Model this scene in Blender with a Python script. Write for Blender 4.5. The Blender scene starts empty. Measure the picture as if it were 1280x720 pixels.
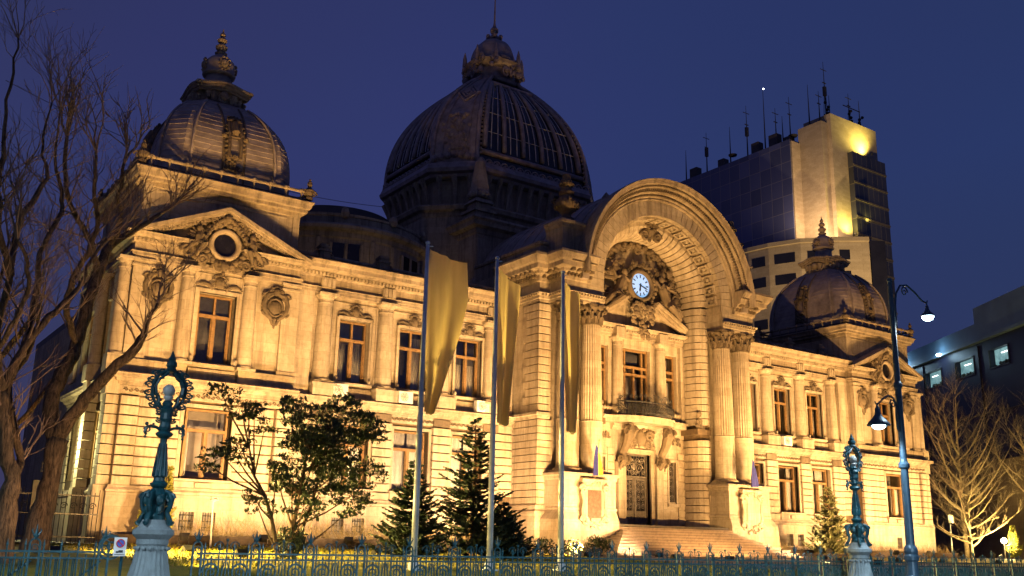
import bpy, bmesh, math, random
from mathutils import Vector, Matrix
PI = math.pi
S = bpy.context.scene
C = S.collection

# ------------------------------------------------------------------ camera
cam_d = bpy.data.cameras.new('camera')
cam = bpy.data.objects.new('camera', cam_d); C.objects.link(cam)
cam_d.sensor_width = 36.0; cam_d.lens = 36.0 * 1227.09 / 1280.0
cam_d.clip_start = 0.1; cam_d.clip_end = 3000
YAW, PITCH, ROLL = 0.60706, 0.25563, 0.02176
fw = Vector((math.sin(YAW)*math.cos(PITCH), math.cos(YAW)*math.cos(PITCH), math.sin(PITCH)))
rt = Vector((math.cos(YAW), -math.sin(YAW), 0)); up = rt.cross(fw)
r2 = rt*math.cos(ROLL) + up*math.sin(ROLL); u2 = up*math.cos(ROLL) - rt*math.sin(ROLL)
cam.matrix_world = Matrix(((r2.x, u2.x, -fw.x, -40.363), (r2.y, u2.y, -fw.y, -45.801), (r2.z, u2.z, -fw.z, 1.6), (0, 0, 0, 1)))
S.camera = cam
S.render.resolution_x, S.render.resolution_y = 1024, 576

# ------------------------------------------------------------------ dusk sky
W = bpy.data.worlds.new('World'); S.world = W; W.use_nodes = True
wn, wl_ = W.node_tree.nodes, W.node_tree.links
wn.clear()
wo = wn.new('ShaderNodeOutputWorld'); bg = wn.new('ShaderNodeBackground')
sky = wn.new('ShaderNodeTexSky'); sky.sky_type = 'NISHITA'; sky.sun_disc = False
sky.sun_elevation = math.radians(-4.0); sky.sun_rotation = math.radians(250)
tc = wn.new('ShaderNodeTexCoord'); sp = wn.new('ShaderNodeSeparateXYZ')
rp = wn.new('ShaderNodeValToRGB')
els = rp.color_ramp.elements
els[0].position = 0.0; els[0].color = (0.050, 0.052, 0.133, 1)
els[1].position = 0.62; els[1].color = (0.027, 0.037, 0.136, 1)
e = els.new(0.17); e.color = (0.039, 0.047, 0.142, 1)
e = els.new(0.36); e.color = (0.033, 0.046, 0.168, 1)
nz = wn.new('ShaderNodeTexNoise'); nz.inputs['Scale'].default_value = 2.2; nz.inputs['Detail'].default_value = 3
mxn = wn.new('ShaderNodeMixRGB'); mxn.blend_type = 'MULTIPLY'; mxn.inputs[0].default_value = 0.24
mx = wn.new('ShaderNodeMixRGB'); mx.inputs[0].default_value = 0.93
sc = wn.new('ShaderNodeMixRGB'); sc.blend_type = 'MULTIPLY'; sc.inputs[0].default_value = 1.0
wl_.new(tc.outputs['Generated'], sp.inputs[0]); wl_.new(sp.outputs['Z'], rp.inputs[0])
wl_.new(tc.outputs['Generated'], nz.inputs['Vector'])
wl_.new(rp.outputs[0], mxn.inputs[1]); wl_.new(nz.outputs['Color'], mxn.inputs[2])
rx = wn.new('ShaderNodeValToRGB'); rx.color_ramp.elements[0].position = 0.10; rx.color_ramp.elements[0].color = (1.13, .97, .93, 1)
rx.color_ramp.elements[1].position = 0.9; rx.color_ramp.elements[1].color = (.74, .97, .92, 1)
e = rx.color_ramp.elements.new(.5); e.color = (1.04, 1.07, 1.10, 1)
wl_.new(sp.outputs['X'], rx.inputs[0]); wl_.new(mxn.outputs[0], sc.inputs[1]); wl_.new(rx.outputs[0], sc.inputs[2])
wl_.new(sky.outputs[0], mx.inputs[1]); wl_.new(sc.outputs[0], mx.inputs[2])
wl_.new(mx.outputs[0], bg.inputs[0]); wl_.new(bg.outputs[0], wo.inputs[0])
bg.inputs[1].default_value = 1.0

sun_d = bpy.data.lights.new('moonlight', 'SUN'); sun_d.energy = 0.015; sun_d.angle = math.radians(12)
sun_d.color = (0.75, 0.8, 1.0)
sun = bpy.data.objects.new('moonlight', sun_d); C.objects.link(sun)
sun.rotation_euler = (math.radians(50), 0, math.radians(-50))

S.view_settings.view_transform = 'Standard'; S.view_settings.look = 'None'
S.view_settings.exposure = 0.0; S.view_settings.gamma = 1.0
S.view_settings.use_curve_mapping = False
S.cycles.max_bounces = 6; S.cycles.diffuse_bounces = 3; S.cycles.glossy_bounces = 2
S.cycles.transmission_bounces = 4; S.cycles.transparent_max_bounces = 10
S.cycles.caustics_reflective = False; S.cycles.caustics_refractive = False
S.cycles.sample_clamp_indirect = 4.0

FLOOD = (1.0, 0.535, 0.165)
FLOOD_LOW = (1.0, 0.62, 0.29)

# ------------------------------------------------------------------ materials
def newmat(name):
    m = bpy.data.materials.new(name); m.use_nodes = True
    nt = m.node_tree; b = nt.nodes['Principled BSDF']
    return m, nt, b
def noise(nt, vec, scale, detail=4, rough=0.55):
    n = nt.nodes.new('ShaderNodeTexNoise'); n.inputs['Scale'].default_value = scale
    n.inputs['Detail'].default_value = detail; n.inputs['Roughness'].default_value = rough
    nt.links.new(vec, n.inputs['Vector']); return n
def ramp(nt, fac, stops):
    r = nt.nodes.new('ShaderNodeValToRGB'); el = r.color_ramp.elements
    el[0].position, el[0].color = stops[0][0], (*stops[0][1], 1)
    el[1].position, el[1].color = stops[-1][0], (*stops[-1][1], 1)
    for p, c in stops[1:-1]:
        q = el.new(p); q.color = (*c, 1)
    nt.links.new(fac, r.inputs[0]); return r
def mixc(nt, a, b, fac, mode='MIX'):
    m = nt.nodes.new('ShaderNodeMixRGB'); m.blend_type = mode
    for i, v in ((0, fac), (1, a), (2, b)):
        if hasattr(v, 'links') or hasattr(v, 'is_linked'): nt.links.new(v, m.inputs[i])
        elif i == 0: m.inputs[0].default_value = v
        else: m.inputs[i].default_value = (*v, 1)
    return m.outputs[0]
def pos(nt, scale=(1, 1, 1)):
    g = nt.nodes.new('ShaderNodeNewGeometry')
    mp = nt.nodes.new('ShaderNodeMapping'); mp.inputs['Scale'].default_value = scale
    nt.links.new(g.outputs['Position'], mp.inputs['Vector']); return mp.outputs[0]
def bump(nt, b, h, strength, dist=0.02):
    bp = nt.nodes.new('ShaderNodeBump'); bp.inputs['Strength'].default_value = strength
    bp.inputs['Distance'].default_value = dist
    nt.links.new(h, bp.inputs['Height']); nt.links.new(bp.outputs[0], b.inputs['Normal'])
def stone_mat(name, light, dark, stain, blocks=True, bstr=0.5, stain_amt=0.55, rough=0.85):
    m, nt, b = newmat(name)
    p = pos(nt)
    n1 = noise(nt, p, 0.45, 5, 0.6); n2 = noise(nt, p, 5.0, 6, 0.65)
    c = ramp(nt, n1.outputs['Fac'], [(0.3, dark), (0.7, light)]).outputs[0]
    if blocks:
        g = nt.nodes.new('ShaderNodeNewGeometry'); s = nt.nodes.new('ShaderNodeSeparateXYZ')
        nt.links.new(g.outputs['Position'], s.inputs[0])
        ad = nt.nodes.new('ShaderNodeMath'); ad.operation = 'ADD'
        nt.links.new(s.outputs['X'], ad.inputs[0]); nt.links.new(s.outputs['Y'], ad.inputs[1])
        cb = nt.nodes.new('ShaderNodeCombineXYZ'); nt.links.new(ad.outputs[0], cb.inputs[0]); nt.links.new(s.outputs['Z'], cb.inputs[1])
        br = nt.nodes.new('ShaderNodeTexBrick'); nt.links.new(cb.outputs[0], br.inputs['Vector'])
        br.inputs['Scale'].default_value = 1.0; br.inputs['Brick Width'].default_value = 1.15; br.inputs['Row Height'].default_value = 0.47
        br.inputs['Mortar Size'].default_value = 0.008; br.inputs['Mortar Smooth'].default_value = 0.2
        br.inputs['Color1'].default_value = (0.78, 0.77, 0.74, 1); br.inputs['Color2'].default_value = (1.0, 1.0, 1.0, 1); br.inputs['Mortar'].default_value = (0.6, 0.57, 0.52, 1)
        c = mixc(nt, c, br.outputs['Color'], 0.8, 'MULTIPLY')
    f = ramp(nt, n2.outputs['Fac'], [(0.28, (0.62, 0.6, 0.56)), (0.55, (1, 1, 1))]).outputs[0]
    c = mixc(nt, c, f, 0.6, 'MULTIPLY')
    st = noise(nt, pos(nt, (1.9, 1.9, 0.16)), 1.3, 6, 0.7)       # rain streaks down the face
    sf = ramp(nt, st.outputs['Fac'], [(0.47, (0, 0, 0)), (0.70, (stain_amt,)*3)]).outputs[0]
    c = mixc(nt, c, stain, sf)
    nt.links.new(c, b.inputs['Base Color']); b.inputs['Roughness'].default_value = rough
    n3 = noise(nt, p, 14.0, 5, 0.7)
    bump(nt, b, n3.outputs['Fac'], bstr, 0.03)
    return m
def flat_mat(name, col, rough=0.6, metal=0.0, var=0.3, scale=3.0, bstr=0.15, spec=0.5):
    m, nt, b = newmat(name)
    n = noise(nt, pos(nt), scale, 5, 0.6)
    lo = tuple(max(0, x*(1-var)) for x in col); hi = tuple(min(1, x*(1+var)) for x in col)
    c = ramp(nt, n.outputs['Fac'], [(0.3, lo), (0.7, hi)])
    nt.links.new(c.outputs[0], b.inputs['Base Color'])
    b.inputs['Roughness'].default_value = rough; b.inputs['Metallic'].default_value = metal
    b.inputs['Specular IOR Level'].default_value = spec
    if bstr: bump(nt, b, n.outputs['Fac'], bstr, 0.02)
    return m
def emis_mat(name, col, strength):
    m, nt, b = newmat(name)
    b.inputs['Base Color'].default_value = (0.8, 0.8, 0.8, 1)
    b.inputs['Emission Color'].default_value = (*col, 1); b.inputs['Emission Strength'].default_value = strength
    return m
def glass_mat(name, tint=(0.9, 0.92, 0.95), refl=0.5):
    m, nt, b = newmat(name)
    nt.nodes.remove(b); out = nt.nodes['Material Output']
    tr = nt.nodes.new('ShaderNodeBsdfTransparent'); tr.inputs[0].default_value = (*tint, 1)
    gl = nt.nodes.new('ShaderNodeBsdfGlossy'); gl.inputs['Roughness'].default_value = 0.03
    fr = nt.nodes.new('ShaderNodeFresnel'); fr.inputs[0].default_value = 1.5
    ml = nt.nodes.new('ShaderNodeMath'); ml.operation = 'MULTIPLY_ADD'; ml.inputs[1].default_value = 1.5; ml.inputs[2].default_value = refl*0.12
    ml.use_clamp = True
    ms = nt.nodes.new('ShaderNodeMixShader')
    nt.links.new(fr.outputs[0], ml.inputs[0]); nt.links.new(ml.outputs[0], ms.inputs[0])
    nt.links.new(tr.outputs[0], ms.inputs[1]); nt.links.new(gl.outputs[0], ms.inputs[2]); nt.links.new(ms.outputs[0], out.inputs[0])
    return m

M = {}
M['stone'] = stone_mat('limestone', (0.52, 0.455, 0.36), (0.37, 0.31, 0.235), (0.13, 0.10, 0.07), stain_amt=0.75)
M['ashlar'] = stone_mat('rusticated_limestone', (0.52, 0.45, 0.35), (0.36, 0.30, 0.225), (0.14, 0.11, 0.075), blocks=False, stain_amt=0.7)
M['plinth'] = stone_mat('plinth_stone', (0.50, 0.43, 0.35), (0.37, 0.30, 0.23), (0.17, 0.13, 0.10), stain_amt=0.7)
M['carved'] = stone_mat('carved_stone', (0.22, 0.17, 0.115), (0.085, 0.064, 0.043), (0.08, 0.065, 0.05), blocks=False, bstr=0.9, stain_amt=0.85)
M['cornice'] = stone_mat('sooty_cornice_stone', (0.44, 0.37, 0.28), (0.25, 0.20, 0.145), (0.07, 0.055, 0.04), blocks=False, bstr=.8, stain_amt=0.8)
M['joint'] = flat_mat('shade_toned_joints', (0.12, 0.085, 0.052), 0.95, 0, 0.4, 2.5, 0.3)  # dark colour stands in for shade inside the rustication joints
M['weathered'] = stone_mat('weathered_stone', (0.42, 0.36, 0.29), (0.28, 0.24, 0.19), (0.06, 0.05, 0.045), stain_amt=0.8)
M['lead'] = flat_mat('lead_roofing', (0.32, 0.275, 0.25), 0.62, 0.1, 0.35, 1.4, 0.35)
M['leaddark'] = flat_mat('dark_dome_metal', (0.25, 0.215, 0.215), 0.48, 0.15, 0.4, 1.8, 0.4)
M['domeglass'] = flat_mat('dome_glass', (0.010, 0.010, 0.016), 0.18, 0.0, 0.5, 2.0, 0.1)
M['roof'] = flat_mat('dark_roof_sheet', (0.06, 0.055, 0.055), 0.6, 0.1, 0.3, 1.0)
M['wood'] = flat_mat('brown_window_wood', (0.215, 0.13, 0.058), 0.5, 0, 0.3, 6.0)
M['pane'] = glass_mat('window_glass')
M['curtain'] = flat_mat('white_curtain', (0.62, 0.58, 0.52), 0.9, 0, 0.12, 5.0, 0)
M['blind'] = flat_mat('grey_window_blind', (0.20, 0.19, 0.18), 0.8, 0, 0.2, 5.0, 0)
M['room'] = flat_mat('dim_room_wall', (0.33, 0.29, 0.26), 0.9, 0, 0.2, 1.0, 0)
M['iron'] = flat_mat('dark_wrought_iron', (0.030, 0.030, 0.032), 0.45, 0.4, 0.4, 9.0)
M['teal'] = flat_mat('teal_painted_iron', (0.005, 0.052, 0.068), 0.42, 0.1, 0.45, 9.0, 0.3)
M['doorwood'] = flat_mat('grey_door_metal', (0.16, 0.14, 0.12), 0.45, 0.3, 0.4, 8.0)
M['pole'] = flat_mat('pale_pole_paint', (0.55, 0.62, 0.70), 0.4, 0.2, 0.2, 3.0, 0.05)
M['lampstone'] = stone_mat('grey_lamp_plinth_stone', (0.25, 0.31, 0.33), (0.17, 0.21, 0.23), (0.06, 0.08, 0.09), blocks=False, stain_amt=0.6)
def bark_mat():
    m, nt, b = newmat('furrowed_brown_bark')
    n = noise(nt, pos(nt, (9, 9, 1.6)), 2.0, 6, .7); n2 = noise(nt, pos(nt), 1.1, 4, .6)
    c = ramp(nt, n.outputs['Fac'], [(.36, (.035, .022, .014)), (.62, (.23, .155, .095))]).outputs[0]
    c = mixc(nt, c, ramp(nt, n2.outputs['Fac'], [(.35, (.45, .45, .45)), (.65, (1.1, 1.05, 1))]).outputs[0], .9, 'MULTIPLY')
    nt.links.new(c, b.inputs['Base Color']); b.inputs['Roughness'].default_value = .95; bump(nt, b, n.outputs['Fac'], 1.0, .08)
    return m
M['bark'] = bark_mat()
M['twig'] = flat_mat('thin_brown_twigs', (0.21, 0.14, 0.10), 0.9, 0, 0.4, 3.0, 0)
M['palebark'] = flat_mat('pale_birch_bark', (0.36, 0.29, 0.19), 0.85, 0, 0.4, 5.0, 0.3)
M['white'] = flat_mat('white_enamel', (0.72, 0.72, 0.70), 0.4, 0, 0.06, 3.0, 0)
M['grille'] = flat_mat('dark_fan_grille', (0.12, 0.12, 0.12), 0.5, 0, 0.2, 3.0, 0)
M['blue'] = flat_mat('blue_cloth', (0.018, 0.022, 0.17), 0.8, 0, 0.2, 5.0, 0)
M['yellow'] = flat_mat('yellow_cloth', (0.75, 0.50, 0.03), 0.8, 0, 0.15, 5.0, 0)
M['red'] = flat_mat('red_cloth', (0.55, 0.03, 0.03), 0.8, 0, 0.15, 5.0, 0)
M['bronze'] = flat_mat('brown_bronze_plate', (0.15, 0.10, 0.075), 0.45, 0.4, 0.3, 6.0)
M['step'] = stone_mat('pink_step_stone', (0.42, 0.32, 0.25), (0.32, 0.24, 0.19), (0.15, 0.11, 0.09), blocks=False)
M['darkslot'] = flat_mat('black_joint', (0.03, 0.026, 0.022), 0.9, 0, 0.2, 3.0, 0)
M['soil'] = flat_mat('dark_bed_edging', (0.035, 0.024, 0.015), 0.95, 0, 0.5, 6.0, 0.6)
M['asphalt'] = flat_mat('wet_asphalt', (0.045, 0.047, 0.05), 0.6, 0, 0.35, 6.0, 0.4)
M['paving'] = flat_mat('grey_paving', (0.16, 0.155, 0.15), 0.8, 0, 0.3, 4.0, 0.4)
M['snow'] = flat_mat('old_snow', (0.62, 0.64, 0.68), 0.8, 0, 0.12, 8.0, 0.4)

# cloth of the banners, a thin khaki weave that lets some light through
def banner_mat():
    m, nt, b = newmat('khaki_banner_cloth')
    n = noise(nt, pos(nt, (1, 1, 0.3)), 2.5, 5, 0.6)
    c = ramp(nt, n.outputs['Fac'], [(0.3, (0.70, 0.56, 0.29)), (0.7, (0.84, 0.68, 0.37))]).outputs[0]
    nt.links.new(c, b.inputs['Base Color']); b.inputs['Roughness'].default_value = 0.9
    tl = nt.nodes.new('ShaderNodeBsdfTranslucent'); nt.links.new(c, tl.inputs[0])
    ms = nt.nodes.new('ShaderNodeMixShader'); ms.inputs[0].default_value = 0.75
    out = nt.nodes['Material Output']
    nt.links.new(b.outputs[0], ms.inputs[1]); nt.links.new(tl.outputs[0], ms.inputs[2]); nt.links.new(ms.outputs[0], out.inputs[0])
    return m
M['banner'] = banner_mat()
def leaf_mat(name, a, b_, rough=0.6):
    m, nt, b = newmat(name)
    n = noise(nt, pos(nt), 1.6, 4, 0.6); n2 = noise(nt, pos(nt), 30.0, 2, 0.5)
    c = ramp(nt, n.outputs['Fac'], [(0.3, a), (0.7, b_)]).outputs[0]
    c2 = ramp(nt, n2.outputs['Fac'], [(0.3, (0.55, 0.55, 0.55)), (0.7, (1.25, 1.25, 1.2))]).outputs[0]
    c = mixc(nt, c, c2, 0.8, 'MULTIPLY')
    nt.links.new(c, b.inputs['Base Color']); b.inputs['Roughness'].default_value = rough
    return m
M['leaf'] = leaf_mat('dark_evergreen_leaf', (0.025, 0.045, 0.018), (0.055, 0.085, 0.03))
M['needle'] = leaf_mat('dark_conifer_needle', (0.020, 0.040, 0.022), (0.045, 0.075, 0.04))
M['bluespruce'] = leaf_mat('pale_spruce_needle', (0.13, 0.15, 0.075), (0.22, 0.23, 0.12), 0.8)
M['thuja'] = leaf_mat('yellow_green_thuja', (0.13, 0.14, 0.02), (0.24, 0.23, 0.04), 0.8)
M['hedge'] = leaf_mat('dark_hedge_leaf', (0.018, 0.03, 0.016), (0.04, 0.06, 0.025))
M['drybrush'] = leaf_mat('dry_straw_brush', (0.20, 0.15, 0.06), (0.34, 0.26, 0.11), 0.9)
M['grass'] = leaf_mat('lawn_grass', (0.19, 0.19, 0.014), (0.32, 0.28, 0.03), 0.9)

# ------------------------------------------------------------------ mesh builder
class MB:
    def __init__(s): s.v = []; s.f = []; s.sx = 1; s.off = (0, 0, 0)
    def add(s, vs, fs):
        b = len(s.v)
        ox, oy, oz = s.off
        s.v += [(s.sx*(p[0]+ox), p[1]+oy, p[2]+oz) for p in vs]
        if s.sx > 0: s.f += [tuple(b+i for i in f) for f in fs]
        else: s.f += [tuple(b+i for i in reversed(f)) for f in fs]
    def box(s, x0, x1, y0, y1, z0, z1):
        vs = [(x0,y0,z0),(x1,y0,z0),(x1,y1,z0),(x0,y1,z0),(x0,y0,z1),(x1,y0,z1),(x1,y1,z1),(x0,y1,z1)]
        s.add(vs, [(0,3,2,1),(4,5,6,7),(0,1,5,4),(1,2,6,5),(2,3,7,6),(3,0,4,7)])
    def frus(s, x0,x1,y0,y1,z0, X0,X1,Y0,Y1,z1):
        vs = [(x0,y0,z0),(x1,y0,z0),(x1,y1,z0),(x0,y1,z0),(X0,Y0,z1),(X1,Y0,z1),(X1,Y1,z1),(X0,Y1,z1)]
        s.add(vs, [(0,3,2,1),(4,5,6,7),(0,1,5,4),(1,2,6,5),(2,3,7,6),(3,0,4,7)])
    def cham(s, x0, x1, y0, y1, z0, z1, c=0.03):          # block with bevelled front (-Y) face
        vs = [(x0,y0+c,z0),(x1,y0+c,z0),(x1,y1,z0),(x0,y1,z0),(x0,y0+c,z1),(x1,y0+c,z1),(x1,y1,z1),(x0,y1,z1),
              (x0+c,y0,z0+c),(x1-c,y0,z0+c),(x1-c,y0,z1-c),(x0+c,y0,z1-c)]
        s.add(vs, [(0,3,2,1),(4,5,6,7),(1,2,6,5),(2,3,7,6),(3,0,4,7),(8,9,10,11),(0,1,9,8),(1,5,10,9),(5,4,11,10),(4,0,8,11)])
    def prism_y(s, poly, y0, y1):                         # poly in XZ, extruded in Y
        n = len(poly)
        vs = [(x, y0, z) for x, z in poly] + [(x, y1, z) for x, z in poly]
        s.add(vs, [tuple(range(n)), tuple(range(2*n-1, n-1, -1))] + [(i, i+n, (i+1) % n + n, (i+1) % n) for i in range(n)])
    def prism_z(s, poly, z0, z1, poly2=None):
        n = len(poly); poly2 = poly2 or poly
        vs = [(x, y, z0) for x, y in poly] + [(x, y, z1) for x, y in poly2]
        s.add(vs, [tuple(range(n-1, -1, -1)), tuple(range(n, 2*n))] + [(i, (i+1) % n, (i+1) % n + n, i+n) for i in range(n)])
    def lathe(s, prof, c=(0, 0, 0), n=16, flute=0, caps=True):       # prof: (r, z)
        vs = []; fs = []
        for k, (r, z) in enumerate(prof):
            for i in range(n):
                a = 2*PI*i/n; rr = r
                if flute and i % 2: rr = r*(1-flute)
                vs.append((c[0]+rr*math.cos(a), c[1]+rr*math.sin(a), c[2]+z))
        for k in range(len(prof)-1):
            for i in range(n):
                j = (i+1) % n
                fs.append((k*n+i, k*n+j, (k+1)*n+j, (k+1)*n+i))
        if caps: fs.append(tuple(range(n-1, -1, -1))); fs.append(tuple(range((len(prof)-1)*n, len(prof)*n)))
        s.add(vs, fs)
    def tube(s, pts, r, n=6, cap=True):
        pts = [Vector(p) for p in pts]
        m = len(pts)
        if m < 2: return
        rs = r if isinstance(r, (list, tuple)) else [r]*m
        vs = []; fs = []
        t0 = (pts[1]-pts[0]).normalized()
        ref = Vector((0, 0, 1)) if abs(t0.z) < 0.9 else Vector((1, 0, 0))
        a = t0.cross(ref).normalized()
        for k in range(m):
            t = (pts[min(k+1, m-1)] - pts[max(k-1, 0)])
            t = t.normalized() if t.length > 1e-9 else t0
            a = a - t*a.dot(t)
            a = a.normalized() if a.length > 1e-6 else t.orthogonal().normalized()
            b = t.cross(a)
            for i in range(n):
                an = 2*PI*i/n
                vs.append(tuple(pts[k] + (a*math.cos(an) + b*math.sin(an))*rs[k]))
        for k in range(m-1):
            for i in range(n):
                j = (i+1) % n
                fs.append((k*n+i, k*n+j, (k+1)*n+j, (k+1)*n+i))
        if cap:
            fs.append(tuple(range(n-1, -1, -1))); fs.append(tuple(range((m-1)*n, m*n)))
        s.add(vs, fs)
    def ball(s, c, r, n=8, m=5):
        r = r if isinstance(r, (list, tuple)) else (r, r, r)
        vs = [(c[0], c[1], c[2]-r[2])]
        for k in range(1, m):
            ph = -PI/2 + PI*k/m
            for i in range(n):
                a = 2*PI*i/n
                vs.append((c[0]+r[0]*math.cos(ph)*math.cos(a), c[1]+r[1]*math.cos(ph)*math.sin(a), c[2]+r[2]*math.sin(ph)))
        vs.append((c[0], c[1], c[2]+r[2])); fs = []
        for i in range(n):
            j = (i+1) % n
            fs.append((0, 1+j, 1+i)); fs.append((len(vs)-1, 1+(m-2)*n+i, 1+(m-2)*n+j))
            for k in range(m-2):
                fs.append((1+k*n+i, 1+k*n+j, 1+(k+1)*n+j, 1+(k+1)*n+i))
        s.add(vs, fs)
    def molding(s, path, prof, back=0.25, closed=False):  # path (x,y): outward = right-hand side; prof (d, z) bottom to top
        n = len(path); P = [Vector((p[0], p[1])) for p in path]
        def nrm(a, b):
            d = (b-a).normalized(); return Vector((d.y, -d.x))
        mit = []
        for i in range(n):
            if closed or 0 < i < n-1:
                n1 = nrm(P[i-1], P[i]); n2 = nrm(P[i], P[(i+1) % n])
                q = n1+n2; q = q/max(0.15, q.dot(n1)) if q.length > 1e-6 else n1
                mit.append(q)
            elif i == 0: mit.append(nrm(P[0], P[1]))
            else: mit.append(nrm(P[-2], P[-1]))
        pr = [(-back, prof[0][1])] + list(prof) + [(-back, prof[-1][1])]
        k = len(pr); vs = []; fs = []
        for i in range(n):
            for d, z in pr:
                q = P[i] + mit[i]*d; vs.append((q.x, q.y, z))
        for i in range(n if closed else n-1):
            j = (i+1) % n
            for a in range(k):
                b = (a+1) % k
                fs.append((i*k+a, j*k+a, j*k+b, i*k+b))
        if not closed:
            fs.append(tuple(range(k-1, -1, -1))); fs.append(tuple(range((n-1)*k, n*k)))
        s.add(vs, fs)
    def dentils(s, path, d0, d1, z0, z1, pitch, wd):
        for a, b in zip(path[:-1], path[1:]):
            A = Vector(a); B = Vector(b); L = (B-A).length
            if L < pitch: continue
            t = (B-A)/L; nn = Vector((t.y, -t.x)); k = max(1, int(L/pitch))
            for i in range(k):
                m = A + t*((i+0.5)*L/k)
                q = [m - t*wd/2 + nn*d0, m + t*wd/2 + nn*d0, m + t*wd/2 + nn*d1, m - t*wd/2 + nn*d1]
                s.prism_z([(p.x, p.y) for p in reversed(q)], z0, z1)
    def wall(s, x0, x1, z0, z1, yf, yb, holes=()):         # slab facing -Y with rectangular openings (hx0,hx1,hz0,hz1)
        xs = sorted({x0, x1, *[h[0] for h in holes], *[h[1] for h in holes]}); xs = [x for x in xs if x0 <= x <= x1]
        zs = sorted({z0, z1, *[h[2] for h in holes], *[h[3] for h in holes]}); zs = [z for z in zs if z0 <= z <= z1]
        def hole(i, k):
            if i < 0 or k < 0 or i >= len(xs)-1 or k >= len(zs)-1: return True
            cx, cz = (xs[i]+xs[i+1])/2, (zs[k]+zs[k+1])/2
            return any(h[0] < cx < h[1] and h[2] < cz < h[3] for h in holes)
        for i in range(len(xs)-1):
            for k in range(len(zs)-1):
                if hole(i, k): continue
                a, b, c, d = xs[i], xs[i+1], zs[k], zs[k+1]
                s.add([(a,yf,c),(b,yf,c),(b,yf,d),(a,yf,d)], [(0,1,2,3)])
                s.add([(a,yb,c),(b,yb,c),(b,yb,d),(a,yb,d)], [(3,2,1,0)])
                if hole(i-1, k): s.add([(a,yf,c),(a,yb,c),(a,yb,d),(a,yf,d)], [(3,2,1,0)])
                if hole(i+1, k): s.add([(b,yf,c),(b,yb,c),(b,yb,d),(b,yf,d)], [(0,1,2,3)])
                if hole(i, k-1): s.add([(a,yf,c),(b,yf,c),(b,yb,c),(a,yb,c)], [(3,2,1,0)])
                if hole(i, k+1): s.add([(a,yf,d),(b,yf,d),(b,yb,d),(a,yb,d)], [(0,1,2,3)])
    def courses(s, x0, x1, z0, z1, h, yf, dep, holes=(), gap=0.055):  # rusticated courses standing proud of a wall
        n = max(1, round((z1-z0)/h)); h = (z1-z0)/n
        for i in range(n):
            a, b = z0+i*h, z0+(i+1)*h-gap
            zc = (a+b)/2
            cut = sorted([(q[0], q[1]) for q in holes if q[2]-0.2*h < zc < q[3]+0.2*h])
            x = x0; spans = []
            for c0, c1 in cut:
                if c0 > x: spans.append((x, min(c0, x1)))
                x = max(x, c1)
            if x < x1: spans.append((x, x1))
            for p, q in spans:
                if q-p > 0.06: s.cham(p, q, yf, yf+dep, a, b, 0.028)
    def scroll(s, c, u, v, r0, turns, th, n=5, steps=16, a0=0.0, sgn=1, r1=0.12):
        u = Vector(u); v = Vector(v); c = Vector(c); pts = []
        for i in range(steps+1):
            t = i/steps; a = a0 + sgn*turns*2*PI*t; r = r0*((1-t) + r1*t)
            pts.append(c + u*(r*math.cos(a)) + v*(r*math.sin(a)))
        s.tube(pts, [th*(1-0.4*i/steps) for i in range(steps+1)], n)
    def relief(s, x0, x1, z0, z1, y, n, r, rnd, dy=0.5):   # carved foliage: many small lobes standing on a face
        for _ in range(n):
            k = r*(0.5+rnd.random()*0.9)
            s.ball((rnd.uniform(x0, x1), y-rnd.random()*k*0.4, rnd.uniform(z0, z1)), (k*(0.5+0.8*rnd.random()), k*dy, k*(0.5+0.8*rnd.random())), 6, 4)
    def build(s, name, mat, parent=None, smooth=False, kind=None):
        if not s.v: return None
        if name in SPLIT and parent is not None and parent.name == 'palace' and not s.__dict__.get('done'):
            s.done = True; return build_split(s, name, mat, parent)[0]
        n = len(s.v)
        lo = [min(p[i] for p in s.v) for i in range(3)]; hi = [max(p[i] for p in s.v) for i in range(3)]
        o0 = ((lo[0]+hi[0])/2, (lo[1]+hi[1])/2, lo[2])
        me = bpy.data.meshes.new(name)
        me.from_pydata([(p[0]-o0[0], p[1]-o0[1], p[2]-o0[2]) for p in s.v], [], s.f)
        bm = bmesh.new(); bm.from_mesh(me); bmesh.ops.recalc_face_normals(bm, faces=bm.faces); bm.to_mesh(me); bm.free()
        if smooth: me.polygons.foreach_set('use_smooth', [True]*len(me.polygons))
        me.materials.append(mat)
        o = bpy.data.objects.new(name, me); C.objects.link(o)
        pw = wloc(parent) if parent else (0, 0, 0)
        o.location = (o0[0]-pw[0], o0[1]-pw[1], o0[2]-pw[2])
        if parent: o.parent = parent
        if kind: o['kind'] = kind
        return o
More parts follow.
